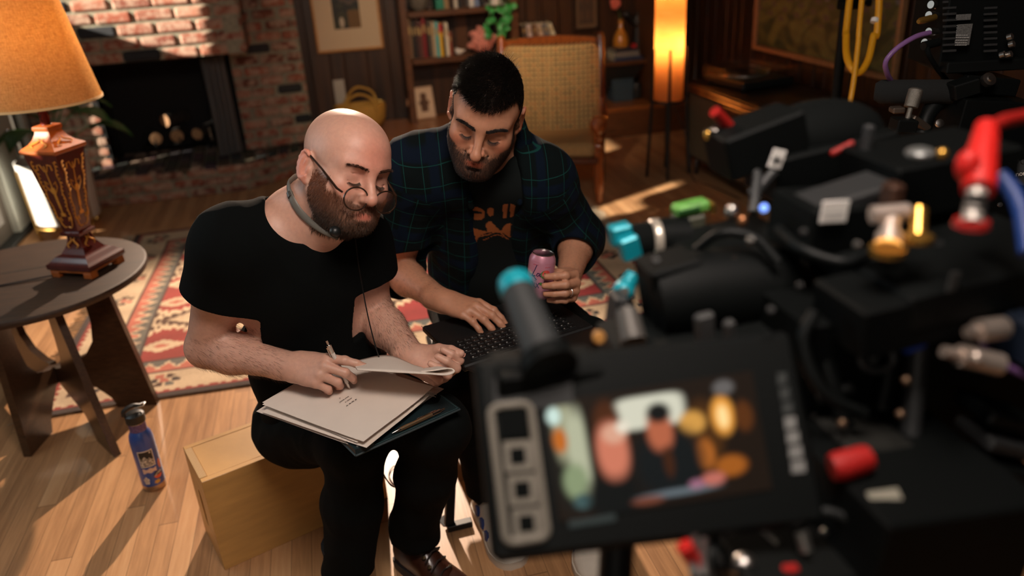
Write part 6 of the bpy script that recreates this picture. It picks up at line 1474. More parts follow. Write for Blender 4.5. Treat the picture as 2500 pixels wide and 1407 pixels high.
def corner_shelf():
    ys = 6.22; a, b = ony(1478, 156, ys), ony(1584, 152, ys); z = (a[2]+b[2])/2; g = thing('wall_shelf', ((a[0]+b[0])/2, 6.35, z), 'small wall shelf with a dark tapered bracket right of the chair', 'shelf')
    m = MB(); m.box(((a[0]+b[0])/2, 6.35, z), (b[0]-a[0], .27, .030), None, .003); m.build('board', M_shelf, g); k = MB(); k.prism([(a[0]+.01, 6.24, z-.015), (b[0]-.01, 6.24, z-.015), (b[0]-.15, 6.30, z-.20), (a[0]+.03, 6.30, z-.20)], (0, .18, 0)); k.build('bracket', mat('black_stained_wood', (.008, .007, .006), .6), g); zt = z+.0155
    for i, (px0, px1, h, col, lab) in enumerate(((1500, 1568, .026, srgb(52, 66, 96), 'blue book at the bottom of the stack on the wall shelf'), (1498, 1560, .045, srgb(116, 112, 108), 'thick grey book in the stack on the wall shelf'), (1502, 1556, .018, srgb(50, 52, 66), 'thin slate book on top of the stack on the wall shelf'))):
        x0, x1 = ony(px0, 145, 6.26)[0], ony(px1, 145, 6.26)[0]; w, d = x1-x0, .19; c = np.array(((x0+x1)/2, 6.25+d/2, zt)); q = thing('stacked_book', c, lab, 'book', 'stacked books on the wall shelf'); b_ = MB(); b_.box(c+np.array((0, 0, .0015)), (w, d, .003)); b_.box(c+np.array((0, 0, h-.0015)), (w, d, .003)); b_.box(c+np.array((0, -d/2+.002, h/2)), (w, .004, h)); b_.build('cover', mat('stack_cloth_%d' % i, col, .6), q); p_ = MB(); p_.box(c+np.array((0, .003, h/2)), (w-.008, d-.010, h-.006)); p_.build('pages', mat('page_block', srgb(206, 190, 160), .8), q); zt += h+.0005
    x = ony(1547, 118, 6.3)[0]; q = np.array((x, 6.30, zt)); r = thing('red_trinket', q, 'tiny red trinket box on top of the stacked books', 'box'); m = MB(); m.box(q+np.array((0, 0, .011)), (.04, .03, .022), None, .003); m.build('box', mat('red_enamel', srgb(190, 40, 44), .4), r); m = MB(); m.box(q+np.array((0, 0, .0245)), (.042, .032, .005), None, .002); m.build('lid', mat('red_enamel', srgb(190, 40, 44), .4), r)
    # bottle vase with a flower, dark figure
    x = ony(1522, 118, 6.42)[0]; p = np.array((x-.02, 6.43, z+.0155)); r = thing('bottle_vase', p, 'amber bottle vase on the wall shelf', 'vase'); m = MB(); m.lathe(p, [(.055, 0), (.065, .02), (.065, .14), (.05, .19), (.022, .23), (.018, .30), (.022, .305)], (0, 0, 1), 24); m.build('body', mat('amber_glass', srgb(186, 122, 40), .2, coat=.5), r); m = MB(); m.tube([p+np.array((.019*math.cos(t), .019*math.sin(t), .255)) for t in np.linspace(0, 2*PI, 17)], .004, 6); m.build('ribbon', mat('blue_ribbon', srgb(70, 70, 120), .7), r)
    r = thing('pink_flower', p+np.array((0, 0, .30)), 'pink flower drooping out of the amber bottle vase', 'flower'); m = MB(); h = p+np.array((-.06, -.02, .43)); m.tube(bez([p+np.array((0, 0, .22)), p+np.array((-.01, 0, .34)), h], 6), .004, 6); m.build('stem', mat('green_stem', srgb(70, 96, 50), .6), r)
    for k in range(9):
        a_ = k*2.4; d = np.array((math.cos(a_), -.5+.3*math.sin(k), math.sin(a_)*.7)); d /= np.linalg.norm(d); m = MB(); m.lathe(h, [(.004, 0), (.020, .022), (.016, .040), (.002, .052)], d, 8); m.build('petal', mat('coral_petal', srgb(220, 110, 92), .6), r)
    x = ony(1552, 100, 6.44)[0]; p = np.array((x+.01, 6.43, z+.0155)); r = thing('dark_figurine', p, 'dark wooden figurine behind the stacked books on the wall shelf', 'figurine'); S = SDF(); S.cone(p+np.array((0, 0, .03)), p+np.array((0, 0, .20)), .045, .030, .03).ell(p+np.array((0, 0, .26)), (.028, .03, .035), None, .02).cone(p+np.array((0, 0, .24)), p+np.array((-.09, 0, .335)), .018, .024, .02).cone(p+np.array((-.09, 0, .335)), p+np.array((-.13, 0, .345)), .022, .008, .02).cone(p+np.array((0, 0, .30)), p+np.array((.01, 0, .37)), .025, .012, .02); S.half(p, (0, 0, -1)); V, F = S.mesh(.006, p-.2, p+np.array((.2, .2, .5))); np_mesh('figure', V, F, mat('ebony', (.010, .008, .007), .5), r)
    a, b = ony(1497, 258, 6.25), ony(1546, 258, 6.25); g = thing('blue_box', ((a[0]+b[0])/2, 6.32, BT), 'blue grey storage box on the bench under the wall shelf', 'box'); c = np.array(((a[0]+b[0])/2, 6.33, BT+.09)); m = MB(); m.box(c-np.array((0, 0, .012)), (b[0]-a[0], .16, .156), None, .004); m.build('body', mat('blue_card', srgb(48, 66, 80), .7), g); m = MB(); m.box(c+np.array((0, 0, .078)), (b[0]-a[0]+.006, .166, .024), None, .004); m.build('lid', mat('blue_card', srgb(48, 66, 80), .7), g)
    c = np.array((ony(1559, 255, 6.27)[0], 6.33, BT)); g = thing('black_speaker', c, 'small black rounded speaker beside the blue grey box on the bench', 'speaker'); m = MB(); m.lathe(c, [(.048, 0), (.052, .01), (.050, .10), (.040, .13), (.01, .14)], (0, 0, 1), 20); m.build('shell', mat('matte_black_plastic', (.008, .009, .009), .45), g); m = MB(); m.lathe(c+np.array((0, 0, .03)), [(.0525, 0), (.0525, .05)], (0, 0, 1), 20); m.build('grille', mat('black_mesh', (.012, .012, .012), .8), g)
    m = MB(); m.box((ony(1592, 100, 6.2)[0], 6.28, 1.3), (.075, .40, 2.6), None, .004); struct(m.build('trim_2', M_shelf))
corner_shelf()

def armchair():
    RR = np.array((1.74, 4.97, 0)); f = np.array((-.36, -.933, 0)); l = np.array((-.933, .36, 0)); z = np.array((0, 0, 1.0)); W = .64
    g = thing('armchair', RR+l*W/2+f*.25, 'wooden armchair with a tan woven back and turned front legs behind the dark-haired man', 'chair'); M = wood('maple_gloss', srgb(150, 78, 34), .18, 2, .4, .8, 6); MD = wood('cherry_gloss', srgb(84, 40, 22), .18, 2, .4, .8, 6)  # two tones of one gloss wood, chosen post by post
    P = lambda a, b, h: RR+l*a+f*b+z*h
    for a, Mx in ((0, MD), (W, M)):
        b = MB(); b.tube([P(a, 0, .0), P(a, .02, .35), P(a, -.01, .60), P(a, -.06, .925), P(a, -.065, .955), P(a, -.066, .968)], [.026, .030, .030, .030, .024, .010], 14); b.build('back_post', Mx, g)
    b = MB(); R = []
    for t in np.linspace(.03, W-.03, 16): q = P(t, -.065-.03*math.sin(PI*t/W), .905+.02*math.sin(PI*t/W)); R.append([q+f*.014-z*.045, q+f*.014+z*.028, q-f*.014+z*.028, q-f*.014-z*.045])
    b.rings(R); b.build('crest_rail', M, g)
    # woven cushion back: rounded slab with coloured dots in rows
    nu, nv = 180, 130; V = []; col = []; base = np.array(srgb(206, 168, 112)); dk = [srgb(74, 44, 24), srgb(150, 84, 34), srgb(40, 30, 26), srgb(120, 70, 40)]; rr = np.random.default_rng(5); pick_ = rr.integers(0, 4, (60, 60))
    U, T = np.meshgrid(np.linspace(0, 1, nu), np.linspace(0, 1, nv), indexing='ij'); ang = (U-.5)*2.2
    hw = .315*(1-.0*T); lat = np.sin(ang)/math.sin(1.1)*hw; bul = .085*(np.cos(ang)-math.cos(1.1))/(1-math.cos(1.1)); topc = np.maximum(0, np.abs(lat)/.315-.80)/.20; h = .36+(.915-.36-.035*topc**2)*T; roll = np.clip((T-.95)/.05, 0, 1)
    V = np.stack([P(.32, 0, 0)[k]+l[k]*lat+f[k]*(.050+bul-.065*T-.03*roll**2)+z[k]*(h-.006*roll**3) for k in range(3)], -1)
    su, sv = lat/.0285, h/.030; iu, iv = np.floor(su).astype(int), np.floor(sv).astype(int); fu, fv = su-iu, sv-iv; dot = (np.abs(fu-.5) < .27) & (np.abs(fv-.5) < .25); c = np.ones(U.shape+(3,))*base*(.92+.08*np.sin(su*12))[..., None]; c[(fv < .14)] = np.array(srgb(150, 116, 72))
    pk = pick_[iu % 60, iv % 60]
    for k in range(4): c[dot & (pk == k)] = dk[k]
    Vf = V.reshape(-1, 3); back = Vf-f*.055; n = len(Vf); i = np.arange(nu-1)[:, None]*nv+np.arange(nv-1)[None]; F = np.stack([i, i+nv, i+nv+1, i+1], -1).reshape(-1, 4); F2 = n+F[:, ::-1]; ed = []
    for a_, b_ in [(k*nv, (k+1)*nv) for k in range(nu-1)]: ed += [(a_, b_, n+b_, n+a_), (b_+nv-1, a_+nv-1, n+a_+nv-1, n+b_+nv-1)]
    for a_ in range(nv-1): ed += [(a_+1, a_, n+a_, n+a_+1), ((nu-1)*nv+a_, (nu-1)*nv+a_+1, n+(nu-1)*nv+a_+1, n+(nu-1)*nv+a_)]
    np_mesh('woven_back', np.concatenate([Vf, back]), np.concatenate([F, F2, np.array(ed)]), mat('woven_cord', (1, 1, 1), .85, attr='Col', bump=.6, bscale=160), g, colors=np.concatenate([c.reshape(-1, 3)]*2), label='tan woven back with brown dots')
    b = MB(); b.box(P(W/2, .27, .345), (W-.04, .50, .09), np.stack([-l, f, z], 1), .02); b.build('seat_cushion', mat('tan_weave', srgb(170, 134, 86), .9, noise=.3, nscale=120), g)
    b = MB(); b.box(P(W/2, .27, .285), (W, .52, .04), np.stack([-l, f, z], 1), .006); b.build('seat_frame', MD, g)
    for a, sg in ((0, -1), (W, 1)):
        b = MB(); R = []
        for t, w, zz in ((-.02, .030, .545), (.10, .030, .550), (.30, .038, .545), (.42, .048, .545), (.50, .052, .540), (.535, .044, .536), (.55, .02, .534)): q = P(a+sg*.01, t, zz); R.append([q+l*w*math.cos(p)+z*.020*math.sin(p) for p in np.linspace(0, 2*PI, 14, endpoint=False)])
        b.rings(R); b.build('armrest', M, g)
        b = MB(); b.lathe(P(a, .48, 0), [(.020, 0), (.024, .02), (.020, .05), (.030, .08), (.034, .20), (.028, .26), (.034, .27), (.034, .34), (.022, .35), (.034, .37), (.030, .385), (.020, .395), (.033, .415), (.022, .435), (.034, .45), (.050, .475), (.052, .515), (.044, .527)], z, 20); b.build('turned_front_leg', M if a == 0 else MD, g)
    for a in (0.02, W-.02): b = MB(); b.tube([P(a, .03, .16), P(a, .46, .16)], .014, 10); b.build('stretcher', MD, g)
armchair()
def floor_lamp():
    c = np.array((ony(1631, 256, 4.95)[0], 4.95, 0)); g = thing('floor_lamp', c, 'tall cylindrical floor lamp glowing amber on a black four-rod stand', 'lamp'); Mk = mat('black_stained_wood', (.008, .007, .006), .6)
    zb, zt, r = .505, 1.42, .096; sh = bpy.data.materials.new('glowing_rice_paper'); sh.use_nodes = True; N, L = nodes_of(sh); N.remove(N['Principled BSDF']); out = N['Material Output']
    tc = N.new('ShaderNodeTexCoord'); mp = N.new('ShaderNodeMapping'); mp.inputs['Scale'].default_value = (10, 10, 130); L.new(tc.outputs['Object'], mp.inputs[0]); n1 = N.new('ShaderNodeTexNoise'); n1.inputs['Scale'].default_value = 1; L.new(mp.outputs[0], n1.inputs[0]); rp = N.new('ShaderNodeValToRGB'); rp.color_ramp.elements[0].color = (*srgb(236, 176, 112), 1); rp.color_ramp.elements[1].color = (*srgb(248, 204, 146), 1); L.new(n1.outputs['Fac'], rp.inputs[0])
    df = N.new('ShaderNodeBsdfDiffuse'); tr = N.new('ShaderNodeBsdfTranslucent'); mx = N.new('ShaderNodeMixShader'); mx.inputs[0].default_value = .85; L.new(rp.outputs[0], df.inputs[0]); L.new(rp.outputs[0], tr.inputs[0]); L.new(df.outputs[0], mx.inputs[1]); L.new(tr.outputs[0], mx.inputs[2]); L.new(mx.outputs[0], out.inputs[0])
    m = MB(); n = 48; R = [[c+np.array((q*math.cos(2*PI*j/n), q*math.sin(2*PI*j/n), z)) for j in range(n)] for q, z in ((r, zb), (r, zt), (r-.002, zt), (r-.002, zb))]; m.rings(R+[R[0]], caps=False); m.build('paper_shade', sh, g)
    b = MB(); b.lathe(c+np.array((0, 0, zb-.014)), [(r+.006, 0), (r+.006, .016), (r+.001, .018)], (0, 0, 1), 40); b.build('base_ring', Mk, g)
    for a in (-1.93, -3.05, -.40, 1.2):
        d = np.array((math.cos(a), math.sin(a), 0)); b = MB(); b.tube([c+d*.150, c+d*.122+np.array((0, 0, .45)), c+d*.112+np.array((0, 0, .84))], [.010, .011, .008], 10); b.tube([c+d*.10+np.array((0, 0, zb-.006)), c+d*.122+np.array((0, 0, zb-.006))], .007, 6); b.build('rod_leg', Mk, g)
    b = MB(); b.ball(c+np.array((0, 0, .80)), .035); b.build('bulb', mat('lamp_bulb', (1, .8, .5), .5, emit=(1, .62, .28), estr=6.0), g)
    light('POINT', 'floor_lamp_bulb', tuple(c+np.array((0, 0, .865))), (0, 0, 0), 3.8, (1.0, .86, .66), shadow_soft_size=.03)
    light('POINT', 'floor_lamp_bulb_upper', tuple(c+np.array((0, 0, 1.2))), (0, 0, 0), 1.7, (1.0, .76, .50), shadow_soft_size=.03)
    p = MB(); p.tube(bez([c+np.array((.02, -.02, .49)), c+np.array((.10, -.10, .25)), c+np.array((.09, -.22, .02)), c+np.array((.14, -.40, .006)), c+np.array((.18, -.7, .006))], 8), .003, 6); tag(p.build('lamp_cord', mat('black_rubber_cord', (.006, .006, .006), .5), loc=c), 'thin black cord running from the glowing floor lamp along the floor', 'cord')
floor_lamp()
def console():
    x0, x1, y0, y1, H = 2.34, 2.88, 3.0, 4.95, .615; g = thing('stereo_console', ((x0+x1)/2, (y0+y1)/2, 0), 'dark wood stereo console with woven speaker grille along the right wall', 'cabinet'); M = wood('dark_walnut', srgb(40, 24, 16), .5, 1, .4, .0)
    b = MB(); b.box(((x0+x1)/2, (y0+y1)/2, .355), (x1-x0-.02, y1-y0-.02, .48), None, .004); b.build('case', M, g)
    t = MB(); t.box(((x0+x1)/2, (y0+y1)/2, H-.012), (x1-x0+.02, y1-y0+.03, .026), None, .006); t.build('top', M, g)
    for y, w in ((4.70, .40), (3.25, .40)):
        q = MB(); q.box((x0+.004, y, .345), (.016, w, .40), None, .003); gr = q.build('speaker_grille', mat('woven_grille', srgb(78, 66, 46), .9, noise=.7, nscale=190, bump=.6, bscale=200), g)
    for y, w in ((4.22, .46), (3.74, .46)):
        q = MB(); q.box((x0+.002, y, .345), (.018, w, .40), None, .004); d = q.build('door', wood('walnut_door', srgb(70, 38, 24), .3, 2, .4, .4), g)
        k = MB(); k.tube(bez([(x0-.012, y+.10+.02*math.sin(t), .30+.09*t/3) for t in np.linspace(0, 3, 5)], 5), .006, 8); k.build('bail_pull', mat('antique_brass', srgb(150, 130, 100), .35, 1.0), d)
    for zz in (.592, .566): q = MB(); q.box((x0-.006, 4.0, zz), (.010, 1.85, .007), None, .002); q.build('chrome_strip', mat('polished_chrome', (.62, .58, .54), .16, 1.0), g)
    for y in (y0+.08, y1-.08):
        for x in (x0+.05, x1-.05): l = MB(); l.lathe((x, y, 0), [(.014, 0), (.026, .12)], (0, 0, 1), 12); l.build('foot', M, g)
    c = np.array((2.60, 4.64, H+.001)); r = thing('turntable', c, 'silver and black record player with a clear cover on the console', 'record player'); R = rotz(.12)
    m = MB(); m.box(c+np.array((0, 0, .038)), (.37, .44, .045), R, .006); m.build('plinth', mat('matte_black_plastic', (.008, .009, .009), .45), r)
    for a in (-.15, .15):
        for b_ in (-.18, .18): m = MB(); m.lathe(c+R @ np.array((a, b_, 0)), [(.018, 0), (.022, .016)], (0, 0, 1), 12); m.build('foot', mat('matte_black_plastic', (.008, .009, .009), .45), r)
    m = MB(); m.lathe(c+np.array((0, .03, .060)), [(.148, 0), (.152, .006), (.150, .012), (.01, .013)], (0, 0, 1), 48); m.build('platter', mat('polished_chrome', (.62, .58, .54), .16, 1.0), r); m = MB(); m.lathe(c+np.array((0, .03, .0735)), [(.145, 0), (.145, .003), (.01, .003)], (0, 0, 1), 48); m.build('record', mat('vinyl', (.006, .006, .006), .25), r)
    m = MB(); m.tube([c+R @ np.array((.14, .17, .085)), c+R @ np.array((.13, -.05, .085)), c+R @ np.array((.08, -.09, .080))], .005, 8); m.build('tonearm', mat('steel', (.6, .6, .58), .3, 1.0), r)
    m = MB(); 
    for cc, s in (((0, -.215, .090), (.366, .003, .05)), ((0, .215, .090), (.366, .003, .05)), ((-.183, 0, .090), (.003, .43, .05)), ((.183, 0, .090), (.003, .43, .05)), ((0, 0, .115), (.368, .434, .003))): m.box(c+R @ np.array(cc), s, R)
    m.build('dust_cover', mat('clear_acrylic', (.9, .88, .85), .05, trans=1.0, alpha=.18), r)
    c = np.array((2.50, 3.62, H+.001)); r = thing('wooden_box', c, 'small dark wooden box with brass corners on the console', 'box'); m = MB(); m.box(c+np.array((0, 0, .03)), (.14, .24, .06), rotz(.1), .004); m.build('body', wood('box_walnut', srgb(74, 50, 26), .4, 1), r); m = MB(); m.box(c+np.array((0, 0, .068)), (.145, .245, .014), rotz(.1), .003); m.build('lid', wood('box_walnut', srgb(74, 50, 26), .4, 1), r)
console()

# ================================================================== film gear: stand with cables, second camera, foreground rig
MK = mat('rig_black', (.0018, .0026, .0026), .6, spec=.14); MK2 = mat('rig_black_anodised', (.0030, .0040, .0040), .5, spec=.22); MKm = mat('rig_rubber', (.0018, .0026, .0026), .85, spec=.12); MG = mat('rig_dark_grey', (.024, .025, .026), .5)
MSt = mat('machined_steel', (.46, .43, .40), .32, 1.0); MTeal = mat('teal_anodised', srgb(20, 150, 168), .35, .2); MRed = mat('red_rubber', srgb(206, 26, 20), .5); MGold = mat('gold_plated', srgb(220, 170, 84), .25, .9); MWl = mat('white_label', srgb(238, 234, 228), .6)
def axes(yaw=0, pitch=0, roll=0):
    y, p, r = (math.radians(a) for a in (yaw, pitch, roll))
    Rp = np.array([[1, 0, 0], [0, math.cos(p), -math.sin(p)], [0, math.sin(p), math.cos(p)]]); Rr = np.array([[math.cos(r), 0, math.sin(r)], [0, 1, 0], [-math.sin(r), 0, math.cos(r)]])
    return rotz(y) @ Rp @ Rr
def pb(x, y, d, w, h, t, yaw=0, pitch=0, roll=0, bev=.003):
    """a box whose middle lies on a sight line at distance d, size w x h pixels there and t metres deep"""
    m = MB(); m.box(at(x, y, d), (w*d/FPX, t, h*d/FPX), axes(yaw, pitch, roll), bev); return m
def stand():
    b = ony(2054, 120, 2.75); g = thing('light_stand', (b[0], 2.75, 0), 'black light stand pole with yellow cables in front of the meadow painting', 'stand'); m = MB(); m.cyl((b[0], 2.75, .02), (b[0], 2.75, 1.28), .020, None, 16); m.build('lower_pole', MK2, g); m = MB(); m.cyl((b[0], 2.75, 1.26), (b[0], 2.75, 2.3), .015, None, 16); m.build('upper_pole', MK2, g)
    m = MB(); m.box((b[0]+.005, 2.74, 1.275), (.075, .05, .035), None, .006); m.build('collar', MK, g); k = MB(); k.lathe((b[0]+.04, 2.735, 1.275), [(.006, 0), (.006, .03), (.014, .032), (.014, .045)], (1, -.2, 0), 10); k.build('knob', MK, g)
    for a in (.4, 2.5, 4.6): l = MB(); d = np.array((math.cos(a), math.sin(a), 0)); l.tube([np.array((b[0], 2.75, .35))+d*.02, np.array((b[0], 2.75, .012))+d*.42], .011, 8); l.build('leg', MK2, g)
    My = mat('yellow_cable_jacket', srgb(224, 156, 22), .45)
    m = MB(); P0 = np.array((b[0], 2.75, 0)); m.tube(bez([P0+np.array((.02, -.02, 2.2)), at(2104, 0, 2.55), at(2096, 100, 2.55), at(2084, 200, 2.55), at(2070, 280, 2.56), at(2050, 400, 2.6), at(2042, 470, 2.62), at(2042, 470, 2.62)*np.array((1, 1, 0))+np.array((-.01, 0, .25)), at(2042, 470, 2.62)*np.array((1, 1, 0))+np.array((.03, -.06, .012)), at(2042, 470, 2.62)*np.array((1, 1, 0))+np.array((.15, -.16, .009))], 8), .0085, 10); tag(m.build('yellow_cable', My, loc=at(2084, 200, 2.55)), 'straight hanging yellow cable beside the light stand', 'cable')
    m = MB(); m.tube(bez([P0+np.array((.03, -.01, 2.15)), at(2146, 10, 2.62), at(2132, 90, 2.62), at(2120, 145, 2.61), at(2100, 176, 2.60), at(2082, 170, 2.60), at(2068, 140, 2.62), at(2066, 90, 2.66), at(2072, 20, 2.68), P0+np.array((.0, -.025, 1.9))], 8), .0115, 10); o = thing('looped_cable', at(2100, 176, 2.6), 'looped yellow cable with a white band behind the straight one', 'cable'); m.build('jacket', My, o); w = MB(); w.cyl(at(2136.5, 45, 2.62), at(2134, 55, 2.62), .0125); w.build('band', MWl, o)
stand()
def second_camera():
    D = 1.95; c = at(2375, 60, D); g = thing('second_camera', (c[0], c[1], 0), 'black cinema camera with purple cable at the upper right, on its own stand', 'camera'); Y = -14
    b = pb(2372, 40, D, 205, 215, .17, Y); body = b.build('camera_body', MK, g)
    R = axes(Y)
    for i in range(9):
        for x in (2318, 2418): v = MB(); v.box(at(x, 4+15*i, D-.088), (.030, .004, .0045), R); v.build('cooling_fin', MG, body)
    for y, h in ((42, 14), (85, 50)): pb(2352, y, D-.089, 36, h, .002, Y, 0, 0, .0005).build('rating_label', mat('printed_plate', (.10, .10, .098), .6, noise=.6, nscale=400), body)
    tx = MB(); rr = random.Random(4)
    for i in range(9):
        x = 2336
        while x < 2364: w = rr.uniform(2, 6); tx.box(at(x+w/2-i*.5, 62+6*i, D-.0908), (w*D/FPX, .0006, 2.0*D/FPX), R); x += w+1.6
    tx.build('rating_print', mat('grey_print', (.34, .34, .33), .6), body)
    pb(2372, 150, D, 190, 26, .15, Y).build('base_plate', MK2, g); pb(2440, 150, D-.02, 90, 20, .10, Y).build('side_bracket', MK, g)
    for x, y, l in ((2292, 12, .03), (2300, 38, .05), (2300, 78, .05), (2290, 104, .05)):
        m = MB(); a = at(x, y, D-.03); d = cambasis((-1, -.15, .5)); d /= np.linalg.norm(d); m.lathe(a, [(.010, 0), (.010, .008), (.0075, .009), (.0075, l*.6), (.009, l*.62), (.009, l)], d, 16); m.build('bnc_port', MSt, g)
    m = MB(); m.lathe(at(2282, 42, D-.05), [(.008, 0), (.008, .05), (.005, .056)], cambasis((-1, -.35, .4)), 14); m.build('antenna_plug', MGold, g)
    m = MB(); m.tube(bez([at(2270, 80, D-.06), at(2235, 90, D-.07), at(2190, 118, D-.07), at(2163, 150, D-.06), at(2166, 180, D-.03), at(2180, 205, D+.02)], 8), .0062, 10); m.build('purple_cable', mat('purple_cable_jacket', srgb(120, 84, 136), .45), g)
    m = MB(); m.tube(bez([at(2262, 110, D-.06), at(2268, 135, D-.06), at(2290, 170, D-.03), at(2310, 195, D)], 8), .006, 8); m.build('black_cable', MKm, g); m = MB(); m.cyl(at(2254, 112, D-.06), at(2290, 103, D-.05), .010); m.build('angle_plug', MK2, g)
    for x, y in ((2460, 92), (2464, 110), (2458, 135), (2442, 136)): m = MB(); m.lathe(at(x, y, D-.09), [(.008, 0), (.008, .01), (.004, .012)], cambasis((.6, .1, .8)), 12); m.build('thumb_screw', MSt, g)
    pb(2355, 170, D, 34, 60, .06, Y).build('riser', MK2, g); pb(2390, 200, D, 130, 40, .12, Y, 0, 8).build('pan_head', MK, g); pb(2350, 215, D-.06, 60, 38, .05, Y, 0, -15).build('tilt_clamp', MK2, g)
    m = MB(); m.lathe(at(2408, 198, D-.08), [(.016, 0), (.016, .012), (.008, .013), (.006, .016)], cambasis((.1, .2, 1)), 20); m.build('lock_screw', MSt, g)
    m = MB(); m.tube([at(2135, 224, D+.02), at(2150, 224, D+.015), at(2330, 224, D-.03), at(2345, 224, D-.03)], [.020, .029, .029, .020], 20); m.build('shotgun_microphone', mat('black_foam', (.006, .007, .007), .95, bump=.6, bscale=500), g)
    m = MB(); m.lathe(at(2214, 295, D-.08), [(.006, 0), (.006, .030), (.0155, .032), (.0165, .05), (.0165, .072), (.012, .076)], cambasis((.22, .96, .15)), 18); m.build('knurled_knob', mat('knurled_steel', (.30, .28, .25), .5, 1.0, bump=.9, bscale=600), g)
    pb(2205, 305, D-.08, 50, 32, .05, Y, 0, 6).build('knob_block', MK2, g); pb(2240, 300, D-.02, 70, 18, .03, 8, 0, 32).build('wedge_arm', mat('brushed_aluminium', srgb(130, 116, 104), .4, .8), g); pb(2190, 268, D, 30, 14, .03, Y).build('arm_end', mat('brushed_aluminium', srgb(130, 116, 104), .4, .8), g)
    m = MB(); m.tube(bez([at(2250, 330, D), at(2262, 285, D), at(2290, 250, D), at(2330, 240, D)], 6), .020, 12); m.build('bow_arm', MK2, g); m = MB(); m.lathe(at(2292, 302, D-.05), [(.010, 0), (.010, .006), (.004, .008)], cambasis((0, .1, 1)), 14); m.build('silver_bolt', MSt, g)
    pb(2390, 300, D, 170, 130, .14, Y, 0, 6).build('battery_module', MK, g); pb(2430, 262, D-.03, 26, 26, .03, Y).build('rod_end', MSt, g); pb(2385, 272, D-.074, 34, 7, .001, Y, 0, 10, .0002).build('printed_word', mat('grey_print', (.34, .34, .33), .6), g)
    # lens below with the maker's word
    m = MB(); a = at(2480, 430, D-.05); m.lathe(a-cambasis((0, 0, 1))*.05, [(.045, 0), (.052, .02), (.052, .09), (.044, .095), (.040, .10), (.036, .10)], cambasis((-.15, .1, 1)), 36); m.build('zoom_lens', MK, g); m = MB(); m.lathe(a+cambasis((-.15, .1, 1))*.052, [(.036, 0), (.030, .001), (.028, .0015)], cambasis((-.15, .1, 1)), 36); m.build('lens_ring', MG, g)
    for x, y in ((2465, 388), (2480, 394), (2497, 396), (2395, 330), (2455, 480), (2440, 500)): m = MB(); m.lathe(at(x, y, D-.16), [(.0055, 0), (.0055, .004), (.003, .005)], cambasis((0, 0, 1)), 14); m.build('port_ring', MG, g)
    t = MB(); u = cambasis((1, .13, 0)); v = cambasis((-.13, 1, 0)); text(t, 'Canon', at(2463, 433, D-.165), u/np.linalg.norm(u), v/np.linalg.norm(v), .0095); t.build('lens_lettering', mat('white_print', srgb(224, 218, 208), .5), g)
    pb(2420, 480, D+.02, 210, 260, .16, Y).build('mount_block', MK, g)
    s = MB(); p = at(2420, 560, D+.04); s.cyl((p[0], p[1], .03), (p[0], p[1], p[2]), .03); s.build('stand_column', MK2, g)
    for a in (.3, 2.4, 4.5): l = MB(); dd = np.array((math.cos(a), math.sin(a), 0)); l.tube([np.array((p[0], p[1], .45)), np.array((p[0], p[1], .012))+dd*.40], .014, 8); l.build('leg', MK2, g)
second_camera()

